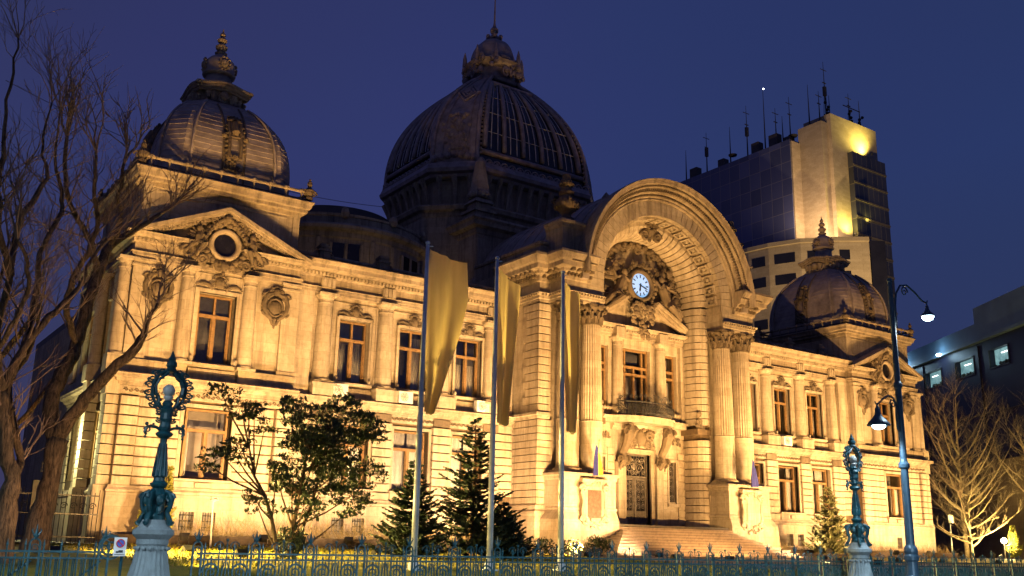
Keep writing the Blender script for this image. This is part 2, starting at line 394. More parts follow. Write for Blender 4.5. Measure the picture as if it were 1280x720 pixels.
def build_split(m, name, mat, parent, tol=.16):            # one object per group of touching pieces
    n = len(m.v); par = list(range(n))
    def find(a):
        while par[a] != a: par[a] = par[par[a]]; a = par[a]
        return a
    for f in m.f:
        r = find(f[0])
        for q in f[1:]: par[find(q)] = r
    isl = {}
    for i in range(n): isl.setdefault(find(i), []).append(i)
    boxes = []
    for ids in isl.values():
        lo = [min(m.v[i][k] for i in ids) for k in range(3)]; hi = [max(m.v[i][k] for i in ids) for k in range(3)]
        boxes.append([lo, hi, ids])
    g = list(range(len(boxes)))
    def fg(a):
        while g[a] != a: g[a] = g[g[a]]; a = g[a]
        return a
    for i in range(len(boxes)):
        for j in range(i):
            a, b = boxes[i], boxes[j]
            if all(a[0][k]-tol <= b[1][k] and b[0][k]-tol <= a[1][k] for k in range(3)): g[fg(i)] = fg(j)
    grp = {}
    for i in range(len(boxes)): grp.setdefault(fg(i), []).extend(boxes[i][2])
    out = []
    for ids in grp.values():
        mp = {v: k for k, v in enumerate(ids)}; q = MB()
        q.done = True; q.v = [m.v[i] for i in ids]; q.f = [tuple(mp[i] for i in f) for f in m.f if f[0] in mp]
        out.append(MB.build(q, name, mat, parent))
    return out
SPLIT = {'rustication', 'pilaster', 'corner_buttress', 'jamb_rustication', 'jamb', 'pedestal_course', 'window_surround', 'plinth_molding', 'frieze_carving'}
def wloc(o):
    x = y = z = 0
    while o: x += o.location.x; y += o.location.y; z += o.location.z; o = o.parent
    return (x, y, z)
def thing(name, label, cat, loc, group=None):
    o = bpy.data.objects.new(name, None); C.objects.link(o); o.location = loc
    o.empty_display_size = 0.3
    tag(o, label, cat, group); return o
def tag(o, label, cat, group=None):
    o['label'] = label; o['category'] = cat
    if group: o['group'] = group
    return o
def sub(name, parent, loc):
    o = bpy.data.objects.new(name, None); C.objects.link(o); o.parent = parent
    pw = wloc(parent); o.location = (loc[0]-pw[0], loc[1]-pw[1], loc[2]-pw[2]); return o
KIDS = {}
def kids(o): return [c for c in bpy.data.objects if c.parent == o]
def copy_tree(o, loc, parent=None, rz=None, scale=None):
    c = o.copy(); C.objects.link(c)
    c.parent = parent
    if loc is not None: c.location = loc
    if rz is not None: c.rotation_euler = (0, 0, rz)
    if scale is not None: c.scale = scale
    for ch in kids(o): copy_tree(ch, None, c)
    return c
def smooth_angle(o, deg=35):
    me = o.data
    me.polygons.foreach_set('use_smooth', [True]*len(me.polygons))
    try: me.set_sharp_from_angle(angle=math.radians(deg))
    except Exception: pass
    return o

# ------------------------------------------------------------------ ground
def gz(x, y):                                              # height of the garden ground
    if y < -27.6: return 0.12
    if y < -22: return 0.12 + (y+27.6)/5.6*0.78
    if y < -3: return 0.90 + (y+22)/19*0.40
    return 1.30
def sheet(name, xs, ys, zf, mat):
    vs = [(x, y, zf(x, y)) for y in ys for x in xs]; n = len(xs)
    fs = [(j*n+i, j*n+i+1, (j+1)*n+i+1, (j+1)*n+i) for j in range(len(ys)-1) for i in range(n-1)]
    me = bpy.data.meshes.new(name); me.from_pydata(vs, [], fs); me.materials.append(mat)
    o = bpy.data.objects.new(name, me); C.objects.link(o); o['kind'] = 'structure'; return o
sheet('ground', [-1500, 1500], [-1500, 1500], lambda x, y: -0.02, M['asphalt'])
sheet('street', [-90, 90], [-60, -31.6], lambda x, y: 0.0, M['asphalt'])
b = MB(); b.box(-90, 90, -31.6, -31.35, -0.02, 0.13); b.build('kerb', M['lampstone'], kind='structure')
sheet('pavement', [-90, 90], [-31.35, -27.6], lambda x, y: 0.12, M['paving'])
ys = [-27.6, -26, -24, -22, -18, -14, -10, -6, -3, 0]
sheet('lawn', [-90, -60, -40, -20, -9, 0, 9, 20, 40, 60, 90], ys, gz, M['grass'])
sheet('forecourt_path', [-11, 11], ys[:-1], lambda x, y: gz(x, y)+0.006, M['paving'])
sheet('side_yard', [-90, -31], [-6, 20, 60], lambda x, y: 1.31, M['paving'])
sheet('side_street', [31, 90], [-6, 20, 60], lambda x, y: 1.31, M['asphalt'])
# ================================================================== THE PALACE
R_ = random.Random(5)
pal = thing('palace', 'floodlit ornate stone palace with ribbed domes, arched clock portal and columned wings', 'palace', (0, 0, 1.2))

XW = {'a': 18.47, 'b': 14.95, 'c': 11.39}                  # bay windows of a wing
CW = [20.24, 16.73, 13.17, 10.01]                          # engaged columns of a wing
def sided(fn):
    for s in (-1, 1): fn(s)

# ---- windows: frame (wood) with glass pane, curtain and dark room behind, one mesh each, shared by copies
NW = [0]
def make_window(x, y, z0, z1, hw, kind, parent, curtains):
    """casement with a transom; x,y centre of the opening's glazing plane"""
    w = sub('window', parent, (x, y, z0))
    f = MB(); t = 0.09; d = 0.10; zt = z0 + (z1-z0)*0.69
    f.box(x-hw, x-hw+t, y-d, y+d, z0, z1); f.box(x+hw-t, x+hw, y-d, y+d, z0, z1)
    f.box(x-hw+t, x+hw-t, y-d, y+d, z0, z0+t); f.box(x-hw+t, x+hw-t, y-d, y+d, z1-t, z1)
    f.box(x-hw+t, x+hw-t, y-d-0.03, y+d, zt-0.07, zt+0.07)
    f.box(x-0.075, x+0.075, y-d-0.02, y+d, z0+t, zt-0.07)
    if kind != 'ground': f.box(x-0.05, x+0.05, y-d, y+d, zt+0.07, z1-t)
    for a, b2 in ((x-hw+t, x-0.075), (x+0.075, x+hw-t)):   # inner sash rims
        for q in (a, b2-0.045): f.box(q, q+0.045, y-0.05, y+0.05, z0+t, zt-0.07)
    f.build('frame', M['wood'], w)
    g = MB(); g.add([(x-hw+t, y+0.01, z0+t), (x+hw-t, y+0.01, z0+t), (x+hw-t, y+0.01, z1-t), (x-hw+t, y+0.01, z1-t)], [(0, 1, 2, 3)])
    g.build('pane', M['pane'], w)
    cu = MB()
    def drape(a, b2, c, d2):
        n = 10; vs = []
        for i in range(n+1):
            xx = a+(b2-a)*i/n; yy = y+0.22+0.03*math.sin(i*2.1)
            vs += [(xx, yy, c), (xx, yy, d2)]
        cu.add(vs, [(2*i, 2*i+2, 2*i+3, 2*i+1) for i in range(n)])
    for a, b2, c, d2 in curtains:
        drape(x-hw+2*hw*a, x-hw+2*hw*b2, z0+(z1-z0)*c, z0+(z1-z0)*d2)
    if curtains: cu.build('curtain', M['curtain'], w)
    rm = MB()
    rm.add([(x-hw-.2, y+0.9, z0-.2), (x+hw+.2, y+0.9, z0-.2), (x+hw+.2, y+0.9, z1+.2), (x-hw-.2, y+0.9, z1+.2)], [(0, 1, 2, 3)])
    NW[0] += 1
    rm.build('room_backdrop', (M['room'], M['blind'], M['plinth'], M['blind'], M['room'])[NW[0] % 5], w)
    if NW[0] % 4 == 1:                                     # roller blind pulled part of the way
        bl = MB(); q = z1-(z1-z0)*(.30+.07*(NW[0] % 3)); bl.box(x-hw+.1, x+hw-.1, y+.14, y+.16, q, z1-.05); bl.build('roller_blind', M['curtain'] if NW[0] % 8 == 1 else M['blind'], w)
    return w

CUR = [[(0.0, 0.34, 0, 0.66), (0.66, 1.0, 0.0, 1.0)], [(0.55, 1.0, 0.0, 0.9), (0.03, .2, 0, 1)], [(0.05, 0.48, 0, 1.0), (0.54, 0.97, 0, 1.0)],
       [(0.50, 0.95, 0.0, 0.62), (.04, .3, 0, .95)], [(.04, .46, .0, .64)], [(0.08, 0.45, 0, .6), (.6, .95, .1, .98)], [(0, .25, 0, 1), (.75, 1, 0, 1)]]

# ---- column builders
def doric(x, y, z0, z1, r, name='column', parent=pal):
    c = MB()
    n = 10
    pr = [(r*1.0, z0+0.28)] + [(r*(1 - 0.16*(k/n)**1.7), z0+0.28+(z1-z0-0.28-0.52)*k/n) for k in range(1, n+1)]
    c.lathe(pr, (x, y, 0), 24)
    o = smooth_angle(c.build(name, M['stone'], parent))
    b = MB(); b.box(x-r*1.25, x+r*1.25, y-r*1.25, y+r*1.25, z0, z0+0.12)
    b.lathe([(r*1.2, z0+.12), (r*1.24, z0+.17), (r*1.2, z0+.22), (r*1.02, z0+.24), (r*1.0, z0+.30)], (x, y, 0), 24)
    b.build('base', M['stone'], o)
    k = MB(); ra = r*0.84
    k.lathe([(ra, z1-.54), (ra*1.08, z1-.52), (ra*1.08, z1-.47), (ra, z1-.46), (ra, z1-.30), (ra*1.12, z1-.28), (ra*1.32, z1-.13), (ra*1.32, z1-.12)], (x, y, 0), 24)
    k.box(x-ra*1.42, x+ra*1.42, y-ra*1.42, y+ra*1.42, z1-.12, z1)
    k.build('capital', M['stone'], o)
    return o
def corinthian(x, y, z0, z1, zf, r, parent=pal, rnd=R_):
    zc = z1-1.16
    c = MB()
    c.lathe([(r*1.03, z0+.34), (r*1.03, zf-.06), (r*1.06, zf-.04), (r*1.06, zf)], (x, y, 0), 32)
    o = smooth_angle(c.build('column', M['stone'], parent))
    f = MB(); n = 48; vs = []
    lv = [zf + (zc-zf)*k/6 for k in range(7)]
    prof = [(r*(1-0.14*(k/6)**1.5), z) for k, z in enumerate(lv)]
    rings = []
    for rr, z in prof:
        for i in range(n*2):
            a = 2*PI*i/(n*2); q = rr*(1 - 0.055*(0.5-0.5*math.cos(24*a))*2*0.9)
            vs.append((x+q*math.cos(a), y+q*math.sin(a), z))
    N = n*2
    fs = [(k*N+i, k*N+(i+1) % N, (k+1)*N+(i+1) % N, (k+1)*N+i) for k in range(6) for i in range(N)]
    f.add(vs, fs); f.build('fluted_shaft', M['stone'], o)
    b = MB(); b.box(x-r*1.32, x+r*1.32, y-r*1.32, y+r*1.32, z0, z0+0.14)
    b.lathe([(r*1.28, z0+.14), (r*1.33, z0+.19), (r*1.28, z0+.25), (r*1.1, z0+.27), (r*1.12, z0+.31), (r*1.03, z0+.36)], (x, y, 0), 32)
    b.build('base', M['stone'], o)
    k = MB(); ra = r*0.86
    k.lathe([(ra*1.08, zc), (ra*1.08, zc+.06), (ra, zc+.08), (ra*1.02, zc+.5), (ra*1.12, zc+.8), (ra*1.35, zc+1.0)], (x, y, 0), 24)
    for row, (zz, h, q, nn) in enumerate(((zc+.08, .42, 1.04, 10), (zc+.32, .45, 1.08, 10))):   # two rows of leaves
        for i in range(nn):
            a = 2*PI*(i+0.5*row)/nn; ca, sa = math.cos(a), math.sin(a)
            pts = [(x+ca*ra*q, y+sa*ra*q, zz), (x+ca*ra*(q+.05), y+sa*ra*(q+.05), zz+h*.6), (x+ca*ra*(q+.22), y+sa*ra*(q+.22), zz+h), (x+ca*ra*(q+.30), y+sa*ra*(q+.30), zz+h*.82)]
            k.tube(pts, [.11, .12, .09, .05], 5)
    for i in range(4):                                     # corner volutes
        a = PI/4 + i*PI/2; ca, sa = math.cos(a), math.sin(a)
        k.scroll((x+ca*ra*1.5, y+sa*ra*1.5, zc+.86), (ca, sa, 0), (0, 0, 1), .17, 1.6, .06, 5, 14, a0=PI)
        k.ball((x+ca*ra*1.5, y+sa*ra*1.5, zc+.86), .09, 6, 4)
    for i in range(4):
        a = i*PI/2; ca, sa = math.cos(a), math.sin(a)
        k.ball((x+ca*ra*1.38, y+sa*ra*1.38, zc+1.02), .12, 6, 4)
    q = ra*1.62
    poly = []
    for i in range(4):
        a = PI/4+i*PI/2
        poly += [(x+q*math.cos(a-.09), y+q*math.sin(a-.09)), (x+q*math.cos(a+.09), y+q*math.sin(a+.09)), (x+ra*1.28*math.cos(a+PI/4), y+ra*1.28*math.sin(a+PI/4))]
    k.prism_z(poly, z1-.13, z1)
    k.build('capital', M['carved'], o)
    return o

# ---- carved pieces
def cartouche(x, y, z, w, h, parent, rnd=R_):              # crest over a window: shield, crown, leaf sprays to both sides
    b = MB()
    b.ball((x, y-.05, z), (w*.11, .12, h*.34), 8, 6)
    for s in (-1, 1):
        b.scroll((x+s*w*.13, y-.06, z-h*.18), (s, 0, 0), (0, 0, 1), w*.07, 1.3, .035, 5, 12)
        b.scroll((x+s*w*.12, y-.06, z+h*.22), (s, 0, 0), (0, 0, 1), w*.06, 1.3, .035, 5, 12)
        for i in range(11):
            t = i/10
            px = x+s*w*(.17+.33*t); pz = z - h*.28 + h*.26*math.sin(t*2.6) - h*.10*t
            q = .085*(1.15-.75*t)
            b.ball((px, y-.03, pz), (q*1.2, q*.8, q), 6, 4)
            b.ball((px-.03*s, y-.02, pz-.08*(1-t)), (q*.8, q*.6, q*.8), 5, 4)
    for i in range(5): b.ball((x+(i-2)*w*.045, y-.07, z+h*(.40+.08*(1-abs(i-2)/2))), .055, 5, 4)
    b.ball((x, y-.09, z+h*.05), (w*.06, .10, h*.17), 8, 6)
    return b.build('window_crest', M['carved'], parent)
def medallion(x, y, z, w, h, parent, rnd=R_):              # tall shield with scrolls, mask on top and pendant
    b = MB()
    b.ball((x, y-.02, z-h*.02), (w*.27, .20, h*.19), 14, 9)
    b.tube([(x+w*.30*math.cos(k*PI/12), y-.10, z-h*.02+h*.22*math.sin(k*PI/12)) for k in range(25)], .06, 6)
    for s in (-1, 1):
        pts = [(x+s*w*.10, y-.10, z+h*.33), (x+s*w*.36, y-.14, z+h*.27), (x+s*w*.47, y-.14, z+h*.06), (x+s*w*.43, y-.14, z-h*.10), (x+s*w*.30, y-.12, z-h*.24), (x+s*w*.10, y-.10, z-h*.33)]
        b.tube(pts, [.09, .13, .12, .12, .12, .08], 7)
        b.scroll((x+s*w*.40, y-.16, z+h*.23), (s, 0, 0), (0, 0, 1), w*.16, 1.6, .075, 6, 16)
        b.scroll((x+s*w*.38, y-.16, z-h*.16), (s, 0, 0), (0, 0, -1), w*.14, 1.6, .07, 6, 16)
        b.scroll((x+s*w*.18, y-.16, z+h*.36), (s, 0, 0), (0, 0, 1), w*.10, 1.5, .05, 6, 14)
        for i in range(7): b.ball((x+s*w*(.20-.02*i), y-.08, z-h*(.27+.028*i)), .085, 6, 4)
        for i in range(4): b.ball((x+s*w*.50, y-.06, z+h*(.12-.09*i)), .07, 6, 4)
    b.ball((x, y-.18, z+h*.36), (w*.15, .18, h*.10), 9, 6)
    for i in range(5): b.ball((x+(i-2)*w*.085, y-.12, z+h*(.46+.035*(1-abs(i-2)/2))), .085, 6, 4)
    for i in range(5): b.ball((x, y-.07, z-h*(.33+.05*i)), .12-.015*i, 6, 4)
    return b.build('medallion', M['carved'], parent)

# ------------------------------------------------------------------ wings
STRING = [(0, 8.02), (.08, 8.06), (.08, 8.14), (.22, 8.2), (.26, 8.3), (.45, 8.36), (.45, 8.46), (.48, 8.52), (.30, 8.6)]
CORN = [(0, 14.66), (.06, 14.70), (.10, 14.74), (.10, 14.92), (.34, 14.98), (.62, 15.03), (.64, 15.2), (.72, 15.26), (.80, 15.40), (.78, 15.44)]
def wing(s):
    def nb(): m = MB(); m.sx = s; return m
    gh = [(x-1.05, x+1.05, 4.15, 7.3) for x in XW.values()]
    bh = [(x+d-.33, x+d+.33, 1.9, 2.7) for x in XW.values() for d in (-.55, .55)]
    uh = [(x-.87, x+.87, 9.5, 12.76) for x in XW.values()]
    w = nb()
    w.wall(8.4, 22.2, 0.9, 3.3, -.58, .4, bh)
    w.build('plinth', M['plinth'], pal)
    w = nb()
    path = [(8.4, -.55), (22.0, -.55)]
    w.molding(path if s > 0 else path, [(0, 3.3), (.10, 3.32), (.12, 3.42), (.03, 3.52), (0, 3.62)])
    for x in XW.values():                                  # apron panel and sill under each ground window
        w.box(x-1.25, x+1.25, -.50, -.30, 3.64, 4.0)
        w.box(x-.35, x+.35, -.62, -.50, 3.70, 3.92)
        w.molding([(x-1.3, -.40), (x+1.3, -.40)], [(0, 4.0), (.16, 4.03), (.18, 4.12), (.1, 4.14)])
    w.build('plinth_molding', M['plinth'], pal)
    w = nb()
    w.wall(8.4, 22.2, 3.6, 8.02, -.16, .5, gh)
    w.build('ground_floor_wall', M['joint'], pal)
    w = nb()
    hr = [(a-.16, b+.16, c-.2, d+.16) for a, b, c, d in gh]
    w.courses(8.45, 22.0, 4.14, 7.6, .42, -.29, .12, hr)
    for c in CW:
        w.courses(c-.55, c+.55, 3.62, 7.6, .42, -.42, .12)
    w.build('rustication', M['ashlar'], pal)
    w = nb()
    for x0, x1, z0, z1 in gh:                              # plain frames round the ground windows
        for a, b in ((x0-.15, x0), (x1, x1+.15)): w.box(a, b, -.26, .0, z0, z1)
        w.box(x0-.15, x1+.15, -.265, .0, z1, z1+.15)
    w.build('window_surround', M['stone'], pal)
    # carved frieze and string course
    w = nb(); w.box(8.45, 22.0, -.27, -.19, 7.62, 8.02)
    w.build('frieze', M['stone'], pal)
    w = nb()
    for x in XW.values():
        for k in range(18):
            xx = x-1.2+2.4*k/17
            w.scroll((xx, -.30, 7.82), (1, 0, 0), (0, 0, 1), .085, 1.2, .03, 4, 8, sgn=1 if k % 2 else -1)
    for c in CW: w.box(c-.5, c+.5, -.36, -.26, 7.64, 8.0)
    w.build('frieze_carving', M['carved'], pal)
    w = nb(); w.molding([(8.45, -.24), (22.0, -.24)], STRING, back=.4)
    w.build('string_course', M['cornice'], pal)
    # upper floor
    w = nb()
    w.wall(8.4, 22.2, 8.55, 13.9, .08, .7, uh)
    w.build('upper_wall', M['stone'], pal)
    w = nb()
    w.box(8.45, 22.0, -.10, .08, 8.6, 9.16)
    for c in CW: w.box(c-.62, c+.62, -.66, -.05, 8.6, 9.2); w.box(c-.66, c+.66, -.69, -.05, 9.1, 9.22)
    w.box(20.95, 22.0, -.28, .08, 8.6, 13.86); w.box(8.5, 9.3, -.2, .08, 8.6, 13.86)
    w.build('pedestal_course', M['stone'], pal)
    w = nb()
    for x0, x1, z0, z1 in uh:
        for a, b in ((x0-.17, x0), (x1, x1+.17)): w.box(a, b, -.03, .2, z0-.02, z1+.14); 
        for a, b in ((x0-.17, x0-.10), (x1+.10, x1+.17)): w.box(a, b, -.07, -.03, z0-.02, z1+.14)
        w.box(x0, x1, -.03, .2, z1, z1+.14); w.box(x0-.17, x1+.17, -.07, -.03, z1+.08, z1+.14)
        # raised panel edge running up to the architrave
        for a in (x0-.42, x1+.36): w.box(a, a+.06, .02, .09, 9.2, 13.62)
        w.box(x0-.36, x1+.36, .02, .09, 13.56, 13.62)
        w.molding([(x0-.22, -.02), (x1+.22, -.02)], [(0, 9.26), (.12, 9.3), (.16, 9.42), (.1, 9.46)], back=.3)
        for a in (x0-.05, x1+.05): w.ball((a, -.15, 9.56), (.1, .1, .12), 6, 5)
    w.build('window_surround', M['stone'], pal)
    for i, c in enumerate(CW): doric(s*c, -.05, 9.22, 13.86, .44)
    for i, x in enumerate(XW.values()):
        cartouche(s*x, .02, 13.16, 2.0, .80, pal)
    # entablature
    w = nb()
    w.molding([(8.45, -.30), (22.0, -.30)], [(0, 13.86), (0, 13.98), (.04, 14.0), (.04, 14.12), (.09, 14.15)], back=.6)
    w.molding([(8.45, -.22), (22.0, -.22)], [(0, 14.15), (0, 14.66)], back=.6)
    w.molding([(8.45, -.24), (22.0, -.24)], CORN, back=.6)
    w.build('cornice', M['cornice'], pal)
    w = nb()
    w.dentils([(8.6, -.24), (21.9, -.24)], .08, .24, 14.76, 14.91, .2, .12)
    for c in CW:
        for k in range(3): w.box(c-.30+.22*k, c-.30+.22*k+.16, -.42, -.2, 14.16, 14.66)
        w.box(c-.38, c+.38, -.36, -.2, 14.15, 14.66)
    w.build('dentils', M['stone'], pal)
    # parapet rail with piers over a shadow gap
    w = nb(); w.box(8.45, 22.0, .55, 1.05, 15.3, 15.62)
    w.build('gutter', M['roof'], pal)
    w = nb(); w.molding([(8.45, .72), (22.0, .72)], [(0, 15.74), (.06, 15.78), (.06, 15.98), (.12, 16.02), (.12, 16.12), (.02, 16.18)], back=.25)
    w.build('parapet_rail', M['cornice'], pal)
    for c in CW[:3]:
        p = nb()
        p.box(c-.34, c+.34, .38, 1.0, 15.5, 15.74); p.box(c-.27, c+.27, .44, .96, 15.74, 16.3); p.box(c-.36, c+.36, .36, 1.02, 16.3, 16.4)
        p.box(c-.24, c+.24, .46, .94, 16.4, 16.52); p.box(c-.30, c+.30, .42, .98, 16.52, 16.62); p.box(c-.2, c+.2, .5, .9, 16.62, 16.74)
        for q in (-1, 1): p.scroll((c+q*.42, .66, 16.12), (q, 0, 0), (0, 0, 1), .16, 1.3, .06, 5, 12)
        p.ball((c, .42, 16.02), (.13, .08, .13), 8, 5)
        p.build('parapet_pier', M['cornice'], pal)
    # windows
    for i, (k, x) in enumerate(XW.items()):
        make_window(s*x, .42, 9.5, 12.72, .80, 'upper', pal, CUR[i] if s < 0 else CUR[(i+3) % 6])
        make_window(s*x, .18, 4.16, 7.26, .98, 'ground', pal, CUR[2] if i != 1 or s < 0 else CUR[6])
        for d in (-.55, .55):
            g = MB(); xx = s*(x+d)
            for q in range(5): g.tube([(xx-.28+.14*q, -.5, 1.9), (xx-.28+.14*q, -.5, 2.7)], .014, 4)
            for zz in (2.05, 2.3, 2.55): g.tube([(xx-.33, -.5, zz), (xx+.33, -.5, zz)], .014, 4)
            o = g.build('basement_window', M['iron'], pal)
            g = MB(); g.add([(xx-.33, -.3, 1.9), (xx+.33, -.3, 1.9), (xx+.33, -.3, 2.7), (xx-.33, -.3, 2.7)], [(0, 1, 2, 3)]); g.build('pane', M['blind'], o)
sided(wing)

# ------------------------------------------------------------------ corner pavilions
PX = 26.0
def dome_ring(cx, cy, a, b, c):
    return [(cx-a, cy-(b-c)), (cx-(a-c), cy-b), (cx+(a-c), cy-b), (cx+a, cy-(b-c)), (cx+a, cy+(b-c)), (cx+(a-c), cy+b), (cx-(a-c), cy+b), (cx-a, cy+(b-c))]
def ring_shell(m, rings):                                  # rings: list of (poly, z), closed at the top
    n = len(rings[0][0]); vs = []; fs = []
    for poly, z in rings: vs += [(p[0], p[1], z) for p in poly]
    for k in range(len(rings)-1):
        for i in range(n):
            j = (i+1) % n; fs.append((k*n+i, k*n+j, (k+1)*n+j, (k+1)*n+i))
    fs.append(tuple(range((len(rings)-1)*n, len(rings)*n)))
    m.add(vs, fs)

def pavilion(s):
    def nb(): m = MB(); m.sx = s; return m
    x0, x1 = 22.0, 30.0
    wy = -.70; gy = -1.05; yb = 9.6
    gh = [(PX-1.12, PX+1.12, 4.15, 7.32)]
    uh = [(PX-.9, PX+.9, 9.5, 12.8)]
    bh = [(PX-.66, PX-.06, 1.9, 2.7), (PX+.30, PX+.95, 1.9, 2.7)]
    w = nb(); w.wall(x0-.05, x1+.12, .9, 3.4, gy-.28, 0, bh)
    w.box(x1-.6, x1+.12, 0, yb, .9, 3.4)
    w.build('plinth', M['plinth'], pal)
    w = nb()
    w.molding([(x0-.05, gy-.22), (x1+.06, gy-.22), (x1+.06, yb)], [(0, 3.4), (.10, 3.42), (.12, 3.52), (.03, 3.62), (0, 3.72)])
    w.box(PX-1.3, PX+1.3, gy-.18, gy, 3.74, 4.0)
    w.box(PX-.4, PX+.4, gy-.3, gy-.18, 3.76, 3.96)
    w.molding([(PX-1.35, gy-.1), (PX+1.35, gy-.1)], [(0, 4.0), (.16, 4.03), (.18, 4.12), (.1, 4.14)])
    w.build('plinth_molding', M['plinth'], pal)
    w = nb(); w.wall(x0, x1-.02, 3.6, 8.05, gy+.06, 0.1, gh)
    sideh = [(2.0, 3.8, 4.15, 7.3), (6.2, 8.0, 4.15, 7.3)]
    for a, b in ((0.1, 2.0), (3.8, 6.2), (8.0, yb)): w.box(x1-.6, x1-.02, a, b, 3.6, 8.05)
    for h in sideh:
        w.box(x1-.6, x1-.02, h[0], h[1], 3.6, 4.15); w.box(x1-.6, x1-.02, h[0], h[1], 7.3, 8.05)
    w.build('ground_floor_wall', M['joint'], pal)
    w = nb()
    hr = [(PX-1.28, PX+1.28, 3.9, 7.5)]
    w.courses(x0+.9, x1-.9, 3.72, 7.6, .42, gy-.03, .1, hr)
    w.courses(x0, x0+.8, 3.72, 7.6, .42, gy-.16, .22); 
    for q0, q1, dd in ((x1-.85, x1-.05, .20), ):
        w.courses(q0, q1, 3.72, 7.6, .42, gy-dd, .26)
    # rustication of the flank (same courses on the outer side)
    n = 9; h = (7.6-3.72)/n
    for i in range(n):
        a, b = 3.72+i*h, 3.72+(i+1)*h-.045
        zc = (a+b)/2
        for y0, y1, d in ((gy+.1, gy+.95, .14), (gy+1.35, gy+2.1, .12), (0.95, 2.0, .06), (3.8, 6.2, .06), (8.0, yb, .06)):
            w.frus(x1-.1, x1+d, y0, y1, a, x1-.1, x1+d, y0, y1, b)
    w.build('rustication', M['ashlar'], pal)
    w = nb()
    for a, b in ((gh[0][0]-.16, gh[0][0]), (gh[0][1], gh[0][1]+.16)): w.box(a, b, gy-.04, gy+.3, 4.15, 7.32)
    w.box(gh[0][0]-.16, gh[0][1]+.16, gy-.045, gy+.3, 7.32, 7.48)
    w.build('window_surround', M['stone'], pal)
    SP = [(x0-.1, gy-.02), (x1+.02, gy-.02), (x1+.02, yb)]
    w = nb(); w.molding(SP, [(0, 7.62), (.03, 7.64), (.03, 8.0), (0, 8.02)], back=.1); w.build('frieze', M['stone'], pal)
    w = nb()
    for k in range(34):
        xx = x0+.25+(x1-x0-.5)*k/33
        w.scroll((xx, gy-.07, 7.82), (1, 0, 0), (0, 0, 1), .1, 1.2, .032, 4, 8, sgn=1 if k % 2 else -1)
    w.build('frieze_carving', M['carved'], pal)
    w = nb(); w.molding(SP, STRING, back=.5); w.build('string_course', M['cornice'], pal)
    # upper floor
    w = nb(); w.wall(x0, x1-.02, 8.55, 13.9, wy, .2, uh)
    for a, b in ((.2, 2.0), (3.8, 6.2), (8.0, yb)): w.box(x1-.6, x1-.02, a, b, 8.55, 13.9)
    for h in (2.0, 6.2):
        w.box(x1-.6, x1-.02, h, h+1.8, 8.55, 9.6); w.box(x1-.6, x1-.02, h, h+1.8, 12.7, 13.9)
    w.box(x0, x0+.5, .2, yb, 8.55, 13.9)
    w.build('upper_wall', M['stone'], pal)
    w = nb()
    for q0, q1 in ((x0-.02, PX-1.22), (PX+1.22, x1+.06)):
        w.box(q0, q1, wy-.26, wy, 8.6, 9.2); w.box(q0-.03, q1+.03, wy-.30, wy, 9.12, 9.24)
    w.box(PX-1.1, PX+1.1, wy-.16, wy, 8.62, 9.15)
    w.molding([(PX-1.2, wy-.02), (PX+1.2, wy-.02)], [(0, 9.2), (.14, 9.26), (.20, 9.40), (.12, 9.44)], back=.3)
    for a in (PX-1.05, PX+1.05): w.ball((a, wy-.18, 9.6), (.12, .12, .16), 6, 5)
    w.box(x1, x1+.1, 0, yb, 8.6, 9.2)
    w.build('pedestal_course', M['stone'], pal)
    w = nb()
    for a, b in ((uh[0][0]-.2, uh[0][0]), (uh[0][1], uh[0][1]+.2)): w.box(a, b, wy-.08, wy+.2, 9.46, 12.98)
    w.box(uh[0][0]-.2, uh[0][1]+.2, wy-.085, wy+.2, 12.8, 12.98)
    for a in (PX-1.18, PX+1.12): w.box(a, a+.06, wy-.05, wy+.02, 9.46, 13.72)
    w.box(PX-1.12, PX+1.12, wy-.05, wy+.02, 13.66, 13.72)
    w.build('window_surround', M['stone'], pal)
    # edge pilasters and flanking half columns
    w = nb()
    for q0, q1 in ((x0, x0+.85), (x1-.85, x1+.02)): 
        w.box(q0, q1, wy-.16, wy, 9.24, 13.5); w.box(q0-.06, q1+.06, wy-.22, wy, 13.5, 13.6); w.box(q0, q1, wy-.17, wy, 13.6, 13.75); w.box(q0-.08, q1+.08, wy-.25, wy, 13.75, 13.87)
        w.box(q0-.05, q1+.05, wy-.21, wy, 9.24, 9.45)
    for y0 in (-.2, 1.1, 4.4, yb-.9):
        w.box(x1, x1+.16, y0, y0+.8, 9.24, 13.87)
    w.build('pilaster', M['stone'], pal)
    for d in (-1.5, 1.5): doric(s*(PX+d), wy-.10, 9.24, 13.86, .36)
    doric(s*(x1+.32), wy+.05, 9.24, 13.86, .30); doric(s*(x1+.32), 3.2, 9.24, 13.86, .30)
    w = nb(); w.box(x1+.02, x1+.7, wy-.35, wy+.45, 8.58, 9.24); w.box(x1+.02, x1+.7, 2.8, 3.6, 8.58, 9.24)
    for y0 in (wy-.35, 2.8):
        w.box(x1+.02, x1+.62, y0, y0+.75, .9, 3.7)
        for i in range(9): w.box(x1+.05, x1+.52, y0+.02, y0+.68, 3.72+i*.431, 3.72+(i+1)*.431-.05)
        w.box(x1+.02, x1+.6, y0-.05, y0+.75, 7.6, 8.56)
    w.build('corner_buttress', M['ashlar'], pal)
    for d in (-2.82, 2.82): medallion(s*(PX+d), wy-.03, 12.60, 1.28, 1.95, pal)
    cartouche(s*PX, wy-.06, 13.30, 2.2, .80, pal)
    # entablature broken in the middle by the round window
    w = nb()
    yo = wy-.16
